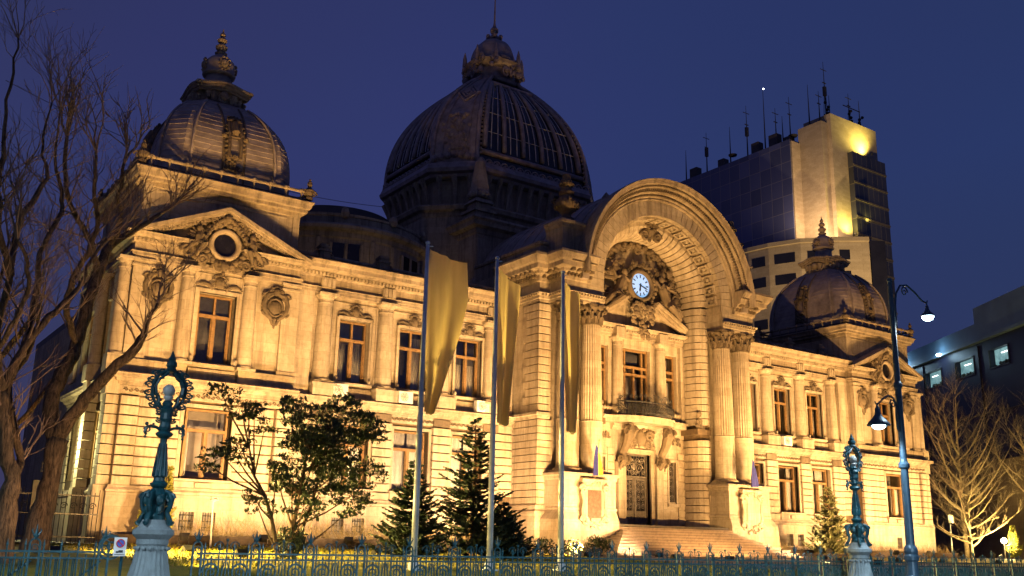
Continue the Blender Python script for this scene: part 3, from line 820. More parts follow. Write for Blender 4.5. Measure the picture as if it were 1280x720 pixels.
    for q0, q1 in ((x0-.06, PX-1.28), (PX+1.28, x1+.1)):
        pth = [(q0, wy), (q0, yo), (q1, yo), (q1, wy if q1 < x1 else yb)] if q0 > x0 else [(q0, wy+.4), (q0, yo), (q1, yo), (q1, wy)]
        w.molding(pth, [(0, 13.87), (0, 13.99), (.04, 14.01), (.04, 14.14), (.10, 14.18)], back=.15)
        w.molding(pth, [(-.06, 14.18), (-.06, 14.62)], back=.15)
        w.molding(pth, [(0, 14.62), (.05, 14.66), (.06, 14.82), (.22, 14.86), (.36, 14.92), (.38, 15.0), (.42, 15.06)], back=.15)
    w.box(PX-1.28, PX+1.28, wy-.12, wy, 13.87, 14.12)
    w.build('cornice', M['cornice'], pal)
    w = nb()
    for q0, q1 in ((x0, PX-1.32), (PX+1.32, x1)):
        w.dentils([(q0, yo), (q1, yo)], .04, .17, 14.70, 14.81, .17, .1)
    w.build('dentils', M['stone'], pal)
    # pediment
    w = nb(); w.prism_y([(x0-.05, 13.88), (x1+.05, 13.88), (x1+.05, 15.0), (PX, 16.6), (x0-.05, 15.0)], wy, .3)
    w.build('tympanum', M['cornice'], pal)
    w = nb()
    ax, az, ex, ez = PX, 16.98, 4.30, 15.12
    sl = (az-ez)/ex
    for q in (-1, 1):                                      # raking cornice in three stepped layers
        for d0, t0, t1 in ((.50, 0, .18), (.36, .18, .30), (.16, .30, .46)):
            e_ = ex if d0 > .2 else ex-.3
            poly = [(ax, az-t0), (ax+q*e_, az-sl*e_-t0), (ax+q*e_, az-sl*e_-t1), (ax, az-t1)]
            w.prism_y(poly if q > 0 else poly[::-1], wy-.16-d0, wy+.1)
        k = 22
        for i in range(k):
            t = .25+(ex-.6)*i/k; zz = az-sl*t-.42
            w.box(ax+q*t-.05, ax+q*t+.05, wy-.42, wy-.1, zz, zz+.10)
    w.build('raking_cornice', M['cornice'], pal)
    w = nb(); w.prism_y([(x0-.35, 15.10), (PX, 17.02), (x1+.35, 15.10), (x1+.35, 15.02), (PX, 16.90), (x0-.35, 15.02)], wy-.1, .6)
    w.build('pediment_roof', M['lead'], pal)
    # oculus with its carved frame
    oz = 15.16
    o = nb(); o.lathe([(.54, -.1), (.54, 0), (.60, .10), (.74, .14), (.80, .05), (.80, -.1)], (0, 0, 0), 32, 0, False)
    o.v = [(x*1.0, y, z) for x, y, z in o.v]
    vv = o.v; o.v = [(s*PX+x, wy-.32-z, oz+y) for x, y, z in vv]
    oc = o.build('round_window', M['cornice'], pal, True)
    g = MB(); g.lathe([(.56, 0), (.56, .03)], (0, 0, 0), 28); g.v = [(s*PX+x, wy-.22-z, oz+y) for x, y, z in g.v]; g.build('pane', M['domeglass'], oc)
    c = nb(); rr = random.Random(11)
    for a in [i*2*PI/26 for i in range(26)]:
        q = .98+.12*rr.random(); c.ball((PX+q*math.cos(a), wy-.35, oz+q*math.sin(a)), (.15+.06*rr.random(), .16, .15+.06*rr.random()), 6, 4)
    for q in (-1, 1):
        # seated figures with wings beside the oculus, scrolls below
        c.ball((PX+q*1.30, wy-.42, oz+.55), (.16, .16, .19), 8, 6)
        c.tube([(PX+q*1.24, wy-.40, oz+.44), (PX+q*1.30, wy-.44, oz+.16), (PX+q*1.34, wy-.46, oz-.10)], [.13, .21, .17], 7)
        c.tube([(PX+q*1.32, wy-.46, oz-.08), (PX+q*1.12, wy-.66, oz-.22), (PX+q*1.30, wy-.56, oz-.58), (PX+q*1.36, wy-.5, oz-.8)], [.15, .14, .11, .07], 7)
        c.tube([(PX+q*1.38, wy-.44, oz-.10), (PX+q*1.62, wy-.52, oz-.30), (PX+q*1.88, wy-.42, oz-.66)], [.15, .12, .07], 7)
        c.tube([(PX+q*1.22, wy-.46, oz+.32), (PX+q*1.02, wy-.56, oz+.20), (PX+q*.88, wy-.5, oz+.42)], [.08, .07, .05], 6)
        for i in range(6): c.tube([(PX+q*1.36, wy-.32, oz+.36-.05*i), (PX+q*(1.62+.09*i), wy-.28, oz+.62-.20*i)], [.10, .045], 5)
        c.relief(*sorted((PX+q*1.0, PX+q*1.65)), oz-.55, oz+.35, wy-.30, 22, .10, rr)
        c.scroll((PX+q*1.75, wy-.40, oz-.62), (q, 0, 0), (0, 0, 1), .34, 1.6, .11, 6, 18)
        c.scroll((PX+q*1.05, wy-.42, oz-.92), (-q, 0, 0), (0, 0, 1), .26, 1.6, .09, 6, 18)
        c.scroll((PX+q*.62, wy-.42, oz+1.05), (q, 0, 0), (0, 0, 1), .2, 1.6, .08, 6, 14)
        c.relief(PX+q*1.1-.35, PX+q*1.1+.35, oz-.9, oz+.1, wy-.33, 16, .12, rr)
        c.relief(PX+q*1.7-.25, PX+q*1.7+.25, oz-.9, oz-.35, wy-.30, 9, .11, rr)
        for i in range(8): c.ball((PX+q*(.2+.11*i), wy-.45, oz+1.18-.05*i-.012*i*i), .12, 6, 4)
    for q in (-1, 1): c.relief(PX+q*.5, PX+q*1.3, oz+.75, oz+1.2, wy-.34, 12, .13, rr) if q > 0 else c.relief(PX-1.3, PX-.5, oz+.75, oz+1.2, wy-.34, 12, .13, rr)
    c.relief(PX-.9, PX+.9, oz-1.35, oz-.85, wy-.32, 26, .12, rr)
    c.ball((PX, wy-.5, oz+1.25), (.2, .2, .22), 8, 5); c.ball((PX, wy-.45, oz-1.1), (.2, .15, .26), 8, 5); c.ball((PX, wy-.42, oz-1.42), (.1, .1, .14), 6, 4)
    c.build('oculus_carving', M['carved'], pal)
    # attic block, cornice and cresting
    cx, cy, h_ = PX, 3.5, 3.87
    w = nb(); w.box(cx-h_, cx+h_, cy-h_, cy+h_, 14.9, 17.75)
    for q in (-1, 1):
        w.box(cx+q*h_-.35 if q > 0 else cx-h_, cx+h_ if q > 0 else cx-h_+.35, cy-h_-.07, cy-h_, 15.0, 17.7)
    w.box(cx-h_+.7, cx+h_-.7, cy-h_-.05, cy-h_, 17.32, 17.4); w.box(cx-h_+.7, cx+h_-.7, cy-h_-.05, cy-h_, 16.1, 16.18)
    w.box(cx-h_-.14, cx+h_+.14, cy-h_-.14, cy+h_+.14, 15.4, 15.75)
    w.build('attic', M['stone'], pal)
    sq = [(cx+h_, cy+h_), (cx-h_, cy+h_), (cx-h_, cy-h_), (cx+h_, cy-h_)]
    w = nb(); w.molding(sq, [(0, 17.5), (.06, 17.55), (.08, 17.72), (.30, 17.76), (.30, 17.9), (.42, 17.96), (.46, 18.12), (.56, 18.28), (.52, 18.34)], back=.5, closed=True)
    w.build('attic_cornice', M['cornice'], pal)
    w = nb(); w.dentils([(cx-h_, cy-h_), (cx+h_, cy-h_)], .06, .27, 17.74, 17.89, .36, .17)
    w.dentils([(cx+h_, cy-h_), (cx+h_, cy+h_)], .06, .27, 17.74, 17.89, .36, .17)
    w.dentils([(cx-h_, cy+h_), (cx-h_, cy-h_)], .06, .27, 17.74, 17.89, .36, .17)
    w.build('modillions', M['stone'], pal)
    w = nb(); k_ = h_+.30
    w.box(cx-k_, cx+k_, cy-k_, cy+k_, 18.3, 18.5); w.build('attic_roof', M['roof'], pal)
    w = nb(); sq2 = [(cx+k_, cy+k_), (cx-k_, cy+k_), (cx-k_, cy-k_), (cx+k_, cy-k_)]
    for (a, b), (c_, d) in zip(sq2, sq2[1:]+sq2[:1]):
        w.tube([(a, b, 18.86), (c_, d, 18.86)], .085, 8)
        for i in range(10):
            t = (i+.5)/10; px, py = a+(c_-a)*t, b+(d-b)*t
            w.tube([(px, py, 18.45), (px, py, 18.8)], .05, 5); w.ball((px, py, 18.88), .14, 8, 5)
    w.build('cresting', M['cornice'], pal)
    for px, py in sq2:
        p = nb(); p.lathe([(.20, 18.48), (.20, 18.6), (.12, 18.66), (.24, 18.82), (.26, 18.98), (.14, 19.1), (.08, 19.16)], (px, py, 0), 12)
        for q in (-1, 1): p.scroll((px+q*.22, py, 18.82), (q, 0, 0), (0, 0, 1), .2, 1.4, .06, 5, 12)
        p.ball((px, py, 19.32), (.14, .14, .19), 8, 6); p.ball((px, py, 19.55), .07, 6, 4)
        p.build('corner_ornament', M['carved'], pal)
    # dome, a little deeper than wide
    cx, cy = 25.72, 3.85
    def DR(a, b_, c): return dome_ring(cx, cy, a*.93, a*1.13, c)
    def prof(z):
        t = max(0, min(1, (z-18.9)/5.05)); return 1.15+2.37*max(0, 1-t**3.2)**.95
    rings = [(DR(3.58, 3.58, .75), 18.45), (DR(3.58, 3.58, .75), 18.9)]
    z = 18.9
    rw = random.Random(3+s)
    while z < 23.7:                                       # lapped metal sheets, each course slightly proud of the next
        a = prof(z); st = .30
        e_ = .004+.012*rw.random(); rings.append((DR(a+e_, a+e_, .22*a), z+.01))
        z += st*(.9+.2*rw.random())
        a2 = prof(min(z, 24.5))
        rings.append((DR(a2-.003, a2-.003, .22*a2), z))
    rings.append((DR(1.25, 1.25, .3), 23.95))
    m = nb(); ring_shell(m, rings); dm = m.build('dome', M['lead'], pal)
    # broad plain ribs down the four corners, rolls beside them
    zs = [18.6+i*.235 for i in range(22)]
    for i0 in range(0, 8, 2):
        vs = []; m = nb()
        for zz in zs:
            a = prof(max(zz, 18.9))+.09; p = DR(a, a, .34*a)
            vs += [(*p[i0], zz), (*p[(i0+1) % 8], zz)]
        m.add(vs, [(2*k, 2*k+1, 2*k+3, 2*k+2) for k in range(len(zs)-1)])
        for e_ in (i0, (i0+1) % 8):
            m.tube([(*DR(prof(max(zz, 18.9))+.10, prof(max(zz, 18.9))+.10, .34*(prof(max(zz, 18.9))+.10))[e_], zz) for zz in zs], .075, 6)
        m.build('rib', M['lead'], dm, True)
    # ornate dormer in the middle of each visible face
    for (dx, dy) in ((0, -1), (1, 0), (-1, 0)):
        d = MB()
        def P(u, v, zz):                                   # u across, v outward from the dome face at that height
            a = prof(zz)*(1.13 if dy else .93)+v
            return (cx+dx*a+(u if dy else 0), cy+dy*a+(u if dx else 0), zz)
        for u in (-.55, .55):
            d.tube([P(u, .06, zz) for zz in [18.6+.3*i for i in range(17)]], .055, 6)
        for u in (-.30, .30):
            d.tube([P(u, .16, 19.9), P(u, .16, 20.6), P(u, .14, 21.3), P(u, .12, 22.0)], .09, 6)
        d.tube([P(-.36, .15, 22.05), P(0, .2, 22.25), P(.36, .15, 22.05)], .10, 6); d.tube([P(-.32, .16, 21.1), P(.32, .16, 21.1)], .05, 6)
        d.tube([P(0, .22, 21.95), P(0, .26, 21.35), P(0, .20, 21.2)], [.16, .2, .06], 8)
        r9 = random.Random(2)
        for i in range(34):
            u = r9.uniform(-.42, .42); zz = r9.uniform(19.2, 20.05); d.ball(P(u, .10, zz), .10, 6, 4)
        for q in (-1, 1):
            for i in range(7): d.ball(P(q*(.42+.03*(i % 2)), .10, 20.3+.24*i), .10, 6, 4)
            d.ball(P(q*.55, .12, 21.1), .15, 6, 4)
        for i in range(5): d.ball(P((i-2)*.15, .18, 22.3+.05*(2-abs(i-2))), .09, 6, 4)
        d.sx = s; d.v = [(s*x, y, zz) for x, y, zz in d.v]
        d.build('dormer', M['carved'], dm)
    # lantern: crown cornice, neck, bulb and finial
    l = nb()
    l.prism_z(dome_ring(cx, cy, 1.42, 1.42, .4), 23.4, 23.95, dome_ring(cx, cy, 1.2, 1.2, .35)); l.prism_z(dome_ring(cx, cy, 1.18, 1.18, .35), 23.9, 24.65)
    for i in range(8):                                     # brackets and carved garlands under the crown cornice
        a = i*PI/4+PI/8; ca, sa = math.cos(a), math.sin(a)
        l.tube([(cx+1.22*ca, cy+1.22*sa, 23.7), (cx+1.34*ca, cy+1.34*sa, 24.15), (cx+1.46*ca, cy+1.46*sa, 24.5)], [.13, .18, .16], 6)
    for (dx, dy) in ((0, -1), (1, 0), (-1, 0)):
        r6 = random.Random(4)
        for _ in range(26):
            u = r6.uniform(-1.0, 1.0); l.ball((cx+dx*1.24+(u if dy else 0), cy+dy*1.24+(u if dx else 0), r6.uniform(23.8, 24.5)), .13, 6, 4)
        l.ball((cx+dx*1.3, cy+dy*1.3, 24.35), .26, 8, 6)
    for (dx, dy) in ((0, -1), (1, 0), (0, 1), (-1, 0)):    # crown cornice swelling up in the middle of each side
        for off, dz, r in ((1.36, 0, .13), (1.46, .13, .10), (1.30, -.16, .09)):
            pts = []
            for q in range(-6, 7):
                t = q/6; u = off*.98*t; zz = 24.68+dz+.24*max(0, math.cos(t*1.9))**1.3
                pts.append((cx+dx*off+(u if dy else 0), cy+dy*off+(u if dx else 0), zz))
            l.tube(pts, r, 6)
    l.prism_z(dome_ring(cx, cy, 1.34, 1.34, .25), 24.6, 24.95, dome_ring(cx, cy, .8, .8, .2))
    ln = l.build('lantern', M['cornice'], dm)
    l = nb(); l.lathe([(.80, 24.8), (.70, 25.2), (.66, 25.7), (.68, 25.95)], (cx, cy, 0), 20)
    l.lathe([(.68, 25.9), (.86, 25.98), (.88, 26.06), (.80, 26.12), (.84, 26.45), (.78, 26.8), (.56, 27.05), (.32, 27.2), (.22, 27.32)], (cx, cy, 0), 20)
    l.build('lantern_bulb', M['lead'], dm, True)
    l = nb()
    for a in [i*PI/2+PI/4*0 for i in range(4)]:
        ca, sa = math.cos(a), math.sin(a)
        l.ball((cx+.80*ca, cy+.80*sa, 26.5), (.2+.05*abs(sa), .2+.05*abs(ca), .26), 8, 6)
        for g in range(10):
            b_ = g*2*PI/10; tx, ty = -sa, ca
            l.ball((cx+.84*ca+tx*.30*math.cos(b_), cy+.84*sa+ty*.30*math.cos(b_), 26.5+.36*math.sin(b_)), .075, 5, 4)
    l.lathe([(.26, 27.25), (.34, 27.4), (.18, 27.5), (.30, 27.66), (.33, 27.8), (.2, 27.92), (.12, 28.0), (.24, 28.1), (.27, 28.2), (.16, 28.34), (.1, 28.4), (.17, 28.5), (.12, 28.62), (.06, 28.68), (.02, 28.9)], (cx, cy, 0), 14)
    l.build('finial', M['cornice'], dm)
    # windows
    make_window(s*PX, -.28, 9.5, 12.76, .82, 'upper', pal, [] if s < 0 else CUR[6])
    make_window(s*PX, -.78, 4.16, 7.28, .98, 'ground', pal, [(.0, .16, 0, .66)] if s < 0 else [(0.5, 1, 0, .66)])
    for q0, q1, _, _ in bh:
        g = MB(); xa, xb = sorted((s*q0, s*q1)); yy = gy-.2
        for q in range(5): g.tube([(xa+(xb-xa)*(q+.5)/5, yy, 1.9), (xa+(xb-xa)*(q+.5)/5, yy, 2.7)], .014, 4)
        for zz in (2.05, 2.3, 2.55): g.tube([(xa, yy, zz), (xb, yy, zz)], .014, 4)
        o = g.build('basement_window', M['iron'], pal)
        g = MB(); g.add([(xa, yy+.25, 1.9), (xb, yy+.25, 1.9), (xb, yy+.25, 2.7), (xa, yy+.25, 2.7)], [(0, 1, 2, 3)]); g.build('pane', M['blind'], o)
    for h in ((2.0, 3.8, 4.15, 7.3), (6.2, 8.0, 4.15, 7.3), (2.0, 3.8, 9.6, 12.7), (6.2, 8.0, 9.6, 12.7)):   # flank windows
        g = nb(); xx = x1-.3
        for a in (h[0], (h[0]+h[1])/2-.04, h[1]-.08): g.box(xx-.05, xx+.05, a, a+.08, h[2], h[3])
        for a in (h[2], h[2]+(h[3]-h[2])*.68, h[3]-.08): g.box(xx-.06, xx+.06, h[0]+.08, h[1]-.08, a, a+.08)
        o = g.build('window', M['wood'], pal)
        g = nb(); g.box(xx-.16, xx-.12, h[0], h[1], h[2], h[3]); g.build('pane', M['domeglass'], o)
sided(pavilion)

# body behind the front rooms: flanks, roof
b = MB()
for s in (-1, 1):
    xa, xb = sorted((s*27.6, s*28.2)); b.box(xa, xb, 9.4, 34, 1.0, 14.9)
b.box(-28, 28, 33.6, 34.2, 1.0, 14.9)
b.build('rear_wall', M['weathered'], pal)
b = MB(); b.box(-28.2, 28.2, 1.0, 34.2, 14.9, 15.35); b.box(-30, -22, .3, 9.5, 14.86, 14.9); b.box(22, 30, .3, 9.5, 14.86, 14.9)
b.build('roof', M['roof'], pal)
# ------------------------------------------------------------------ portal
AZ = 16.5                                                  # springing height of the great arch
def arc_sweep(m, prof, z0, a0=0.0, a1=PI, n=64, legs=None): # prof: (r, y) closed section swept about the arch axis
    k = len(prof); vs = []; fs = []
    st = []
    if legs is not None: st.append(('L', 1))
    st += [('A', a0+(a1-a0)*i/n) for i in range(n+1)]
    if legs is not None: st.append(('L', -1))
    for kind, a in st:
        for r, y in prof:
            if kind == 'L': vs.append((a*r, y, legs))
            else: vs.append((r*math.cos(a), y, z0+r*math.sin(a)))
    N = len(st)
    for i in range(N-1):
        for j in range(k):
            q = (j+1) % k; fs.append((i*k+j, (i+1)*k+j, (i+1)*k+q, i*k+q))
    fs.append(tuple(range(k-1, -1, -1))); fs.append(tuple(range((N-1)*k, N*k)))
    m.add(vs, fs)
PC = [(0, 16.06), (.05, 16.10), (.08, 16.22), (.10, 16.40), (.30, 16.48), (.34, 16.62), (.60, 16.70), (.64, 16.94), (.74, 17.04), (.90, 17.32), (.94, 17.36), (.92, 17.5)]
def portal_side(s):
    def nb(): m = MB(); m.sx = s; return m
    w = nb(); w.box(4.86, 8.38, -2.3, 1.5, .9, 16.1); w.box(4.86, 8.38, -2.3, 8.0, 16.1, 17.4)
    w.box(7.55, 8.38, -2.52, -2.3, 3.7, 15.0)
    w.build('portal_pier', M['stone'], pal)
    # base of the pier
    w = nb()
    w.frus(4.9, 8.9, -3.0, .0, .9, 4.9, 8.74, -2.86, .0, 3.1)
    w.molding([(7.9, -2.62), (8.52, -2.62), (8.52, 0)], [(.22, 3.1), (.28, 3.2), (.26, 3.34), (.14, 3.44), (.12, 3.66), (.04, 3.74)])
    w.build('plinth', M['plinth'], pal)
    # rustication: whole flank below the string, quoins above
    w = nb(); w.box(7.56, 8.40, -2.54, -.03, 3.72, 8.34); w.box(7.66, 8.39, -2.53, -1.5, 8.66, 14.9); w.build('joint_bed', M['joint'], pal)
    w = nb()
    n = 12; h = (8.3-3.74)/n
    for i in range(n):
        a, b = 3.74+i*h, 3.74+(i+1)*h-.045
        w.frus(7.5, 8.52, -2.64, -.02, a, 7.5, 8.52, -2.64, -.02, b)
    n = 14; h = (14.86-8.72)/n
    for i in range(n):
        a, b = 8.72+i*h, 8.72+(i+1)*h-.05
        e_ = -1.15 if i % 2 else -1.4
        w.cham(7.62, 8.47, -2.62, e_, a, b, .02)
    w.build('rustication', M['ashlar'], pal)
    w = nb(); w.molding([(7.7, -2.56), (8.46, -2.56), (8.46, .0)], [(0, 8.3), (.10, 8.34), (.14, 8.46), (.22, 8.52), (.2, 8.66), (.02, 8.7)], back=.3)
    w.build('string_course', M['stone'], pal)
    # pedestal of the paired columns
    w = nb()
    w.frus(4.40, 8.55, -4.72, -2.3, .9, 4.40, 8.42, -4.62, -2.3, 2.95)
    w.frus(4.40, 8.42, -4.62, -2.3, 2.95, 4.44, 8.02, -4.42, -2.3, 3.45)
    w.box(4.44, 8.0, -4.40, -2.3, 3.45, 5.05)
    w.molding([(4.44, -2.3), (4.44, -4.38), (7.98, -4.38), (7.98, -2.3)], [(0, 3.4), (.06, 3.46), (.06, 3.56), (0, 3.62)])
    w.molding([(4.44, -2.3), (4.44, -4.38), (7.98, -4.38), (7.98, -2.3)], [(0, 5.0), (.06, 5.05), (.08, 5.2), (.16, 5.26), (.14, 5.38)], back=1.0)
    w.box(4.38, 8.04, -4.42, -2.3, 5.2, 5.4)
    w.box(4.41, 4.46, -4.0, -2.9, 4.0, 4.1); w.box(4.41, 4.46, -4.0, -2.9, 4.75, 4.85); w.box(4.41, 4.46, -4.1, -4.0, 4.0, 4.85); w.box(4.41, 4.46, -2.9, -2.8, 4.0, 4.85)
    w.build('column_pedestal', M['plinth'], pal)
    # carved tablet leaning against the pedestal front
    w = nb(); px = 6.15
    w.box(px-.78, px+.78, -4.66, -4.38, 2.9, 4.95); w.molding([(px-.86, -4.6), (px+.86, -4.6)], [(0, 4.9), (.1, 4.95), (.16, 5.06), (.1, 5.12)], back=.3)
    for q in (-1, 1):
        w.scroll((px+q*.78, -4.68, 4.55), (q, 0, 0), (0, 0, 1), .24, 1.5, .09, 6, 16); w.scroll((px+q*.70, -4.68, 2.9), (q, 0, 0), (0, 0, 1), .28, 1.5, .10, 6, 16)
        w.tube([(px+q*.84, -4.62, 4.4), (px+q*.74, -4.66, 3.9), (px+q*.82, -4.66, 3.4), (px+q*.74, -4.62, 2.95)], [.12, .10, .12, .14], 6)
    r7 = random.Random(8); w.relief(px-.6, px+.6, 4.62, 4.9, -4.68, 14, .09, r7); w.relief(px-.55, px+.55, 2.55, 2.95, -4.70, 16, .10, r7)
    o = w.build('tablet', M['stone'], pal)
    w = nb(); w.box(px-.46, px+.46, -4.69, -4.66, 3.05, 4.5)
    w.build('plaque', M['bronze'] if s < 0 else M['plinth'], o)
    # entablature over the columns, breaking forward
    pe = [(4.86, -3.98), (7.72, -3.98), (7.72, -2.58), (8.44, -2.58), (8.44, .2)]
    pf = [(4.86, -2.4)] + pe
    w = nb()
    w.molding([(4.86, -2.4), (4.86, -3.98)] + pe[1:] if False else pe, [(0, 14.95), (0, 15.08), (.05, 15.11), (.05, 15.26), (.14, 15.32), (.18, 15.42)], back=1.2)
    w.box(4.87, 7.66, -3.92, -2.2, 14.94, 15.42)
    w.box(4.86, 7.68, -3.94, -2.2, 15.40, 16.1); w.box(7.6, 8.40, -2.54, .2, 14.9, 16.1)
    w.build('architrave', M['stone'], pal)
    pc = [(5.9, -3.98), (7.72, -3.98), (7.72, -2.58), (8.44, -2.58), (8.44, 1.0)]
    w = nb(); w.molding(pc, PC, back=1.2)
    w.build('cornice', M['cornice'], pal)
    w = nb(); w.dentils(pe, .02, .17, 15.27, 15.40, .2, .12); w.dentils(pc, .06, .28, 16.26, 16.44, .24, .14); w.dentils(pc, .08, .56, 16.50, 16.66, .42, .2)
    rr = random.Random(9)
    for k in range(26):
        xx = 6.0+1.75*k/25; w.ball((xx, -4.72, 17.0), .05, 5, 4)
    w.build('dentils', M['carved'], pal)
    for xx in (5.31, 7.0): corinthian(s*xx, -3.37, 5.4, 14.94, 8.32, .61)
    # parapet block and urn
    w = nb(); w.box(6.2, 8.30, -2.4, 4.5, 17.4, 18.5); w.molding([(6.3, -2.4), (8.30, -2.4), (8.30, 4.5)], [(0, 18.3), (.08, 18.36), (.10, 18.5), (.04, 18.56)], back=.6)
    w.box(6.05, 7.75, -3.75, -2.2, 17.4, 19.3)
    w.molding([(6.05, -2.2), (6.05, -3.75), (7.75, -3.75), (7.75, -2.2)], [(0, 19.2), (.06, 19.25), (.10, 19.42), (.18, 19.5), (.18, 19.62), (.1, 19.7)], back=.7)
    w.frus(6.0, 7.8, -3.8, -2.2, 19.6, 6.5, 7.3, -3.4, -2.6, 19.9)
    w.build('parapet_block', M['weathered'], pal)
    w = nb(); c = (6.9, -3.0, 0)
    w.lathe([(.42, 19.85), (.46, 20.0), (.30, 20.1), (.26, 20.25), (.40, 20.4), (.62, 20.62), (.70, 20.85), (.62, 21.1), (.42, 21.25), (.36, 21.4), (.46, 21.5), (.48, 21.6), (.34, 21.72), (.28, 21.95), (.36, 22.02), (.36, 22.3), (.30, 22.36), (.24, 22.7)], c, 18)
    for i in range(12):
        a = i*PI/6; w.ball((c[0]+.66*math.cos(a), c[1]+.66*math.sin(a), 20.8), (.13, .13, .22), 6, 5); w.ball((c[0]+.40*math.cos(a), c[1]+.40*math.sin(a), 22.1), .08, 5, 4)
    for i in range(4):
        a = i*PI/2+.4; w.scroll((c[0]+.68*math.cos(a), c[1]+.68*math.sin(a), 20.95), (math.cos(a), math.sin(a), 0), (0, 0, 1), .2, 1.4, .07, 5, 12)
    w.build('urn', M['carved'], pal)
    # inner jamb: rounded rustication stepping in to the door wall
    w = nb(); sec = [(4.88, -2.64), (4.70, -2.78), (4.45, -2.80), (4.18, -2.66), (3.98, -2.40), (3.86, -2.03), (3.82, -1.65), (3.82, -1.2), (4.88, -1.2)]
    n = 31; h = (16.45-2.85)/n
    for i in range(n):
        a, b = 2.85+i*h, 2.85+(i+1)*h-.05
        if 8.3 < (a+b)/2 < 8.9: continue
        w.prism_z([(x, y) for x, y in sec], a, b)
    w.build('jamb_rustication', M['ashlar'], pal)
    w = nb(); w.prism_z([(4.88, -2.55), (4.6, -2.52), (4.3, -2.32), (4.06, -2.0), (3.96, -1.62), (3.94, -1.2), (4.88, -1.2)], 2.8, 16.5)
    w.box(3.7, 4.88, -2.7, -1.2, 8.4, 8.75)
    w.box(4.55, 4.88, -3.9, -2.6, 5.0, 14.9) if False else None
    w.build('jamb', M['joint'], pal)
    k = nb(); k.relief(3.8, 4.5, 8.75, 9.7, -2.55, 22, .14, random.Random(3)); k.build('jamb_carving', M['carved'], pal)
sided(portal_side)

m = MB()                                                   # plain voussoir face of the arch with its soffit
nv = 37
for i in range(nv):
    a0 = PI*i/nv+.0035; a1 = PI*(i+1)/nv-.0035
    arc_sweep(m, [(4.83, -3.92), (5.80, -3.92), (5.80, -2.0), (4.83, -2.0)], AZ, a0, a1, 3)
for s in (-1, 1): m.box(*sorted((s*4.83, s*5.80)), -3.92, -2.0, 16.1, AZ-.01)
m.build('arch_voussoirs', M['stone'], pal)
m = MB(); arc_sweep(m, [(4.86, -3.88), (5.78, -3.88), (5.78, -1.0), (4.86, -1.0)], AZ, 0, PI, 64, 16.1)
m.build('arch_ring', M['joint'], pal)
m = MB()
arc_sweep(m, [(5.76, -3.6), (5.76, -4.02), (5.84, -4.06), (5.90, -4.02), (5.98, -4.12), (6.12, -4.16), (6.16, -4.30), (6.24, -4.36), (6.30, -4.44), (6.40, -4.48), (6.44, -4.66), (6.56, -4.72), (6.62, -4.86), (6.78, -4.92), (6.88, -4.98), (6.92, -4.86), (6.86, -4.0), (6.7, -3.4)], AZ, 0, PI, 72, 16.9)
m.build('archivolt', M['cornice'], pal)
m = MB()
for k in range(150):
    a = PI*(k+.5)/150
    for r, y, q in ((6.04, -4.16, .075), (6.50, -4.70, .07)):
        m.ball((r*math.cos(a), y, AZ+r*math.sin(a)), (q, .06, q), 5, 4)
for k in range(110):
    a = PI*(k+.5)/110; r = 6.28
    c_, s_ = math.cos(a), math.sin(a); t = .05
    m.add([((r+p)*c_-q*s_, y, AZ+(r+p)*s_+q*c_) for y in (-4.50, -4.3) for p, q in ((-.06, -t), (.08, -t), (.08, t), (-.06, t))],
          [(0, 1, 2, 3), (7, 6, 5, 4), (0, 4, 5, 1), (1, 5, 6, 2), (2, 6, 7, 3), (3, 7, 4, 0)])
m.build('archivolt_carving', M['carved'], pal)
m = MB()                                                   # coffers of the soffit: raised borders with a rosette
nc = 21
for i in range(nc):
    a0 = PI*i/nc; a1 = PI*(i+1)/nc; am = (a0+a1)/2; e_ = (a1-a0)*.13
    for b0, b1, y0, y1 in ((a0+e_, a0+2.2*e_, -3.6, -2.75), (a1-2.2*e_, a1-e_, -3.6, -2.75), (a0+2.2*e_, a1-2.2*e_, -3.6, -3.45), (a0+2.2*e_, a1-2.2*e_, -2.9, -2.75)):
        arc_sweep(m, [(4.69, y0), (4.84, y0), (4.84, y1), (4.69, y1)], AZ, b0, b1, 2)
    m.ball((4.80*math.cos(am), -3.17, AZ+4.80*math.sin(am)), .17, 6, 4)
m.build('soffit_coffers', M['stone'], pal)
m = MB(); nr = 33
sec = [(4.86, -2.66), (4.70, -2.80), (4.45, -2.82), (4.18, -2.68), (3.98, -2.42), (3.86, -2.05), (3.82, -1.65), (3.82, -1.2), (4.86, -1.2)]
for i in range(nr):
    arc_sweep(m, sec, AZ, PI*i/nr+.0065, PI*(i+1)/nr-.0065, 3)
m.build('arch_rustication', M['ashlar'], pal)
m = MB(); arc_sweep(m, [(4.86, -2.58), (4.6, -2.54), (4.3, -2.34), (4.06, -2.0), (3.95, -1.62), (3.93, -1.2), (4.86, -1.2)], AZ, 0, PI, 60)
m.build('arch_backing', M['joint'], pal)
# wall closing the recess
DH = [(-1.0, 1.0, 2.8, 7.02)] + [tuple(sorted((s*2.55, s*3.15)))+(4.3, 6.7) for s in (-1, 1)] + [(-1.16, 1.16, 9.3, 13.45)] + [tuple(sorted((s*2.24, s*3.42)))+(9.5, 13.4) for s in (-1, 1)]
m = MB(); m.wall(-4.9, 4.9, .9, 14.6, -1.25, -.5, DH)
poly = [(-4.9, 14.6), (4.9, 14.6)] + [(4.9*math.cos(PI*i/32), AZ+4.9*math.sin(PI*i/32)) for i in range(33)]
m.prism_y(poly, -1.25, -.5)
m.build('portal_wall', M['stone'], pal)
m = MB()
for i in range(10):                                        # channelled courses either side of the door
    a, b = 3.0+i*.43, 3.0+(i+1)*.43-.045
    for s in (-1, 1):
        for q0, q1 in ((1.85, 2.38), (3.3, 3.9)): m.box(*sorted((s*q0, s*q1)), -1.33, -1.2, a, b)
m.build('rustication', M['ashlar'], pal)
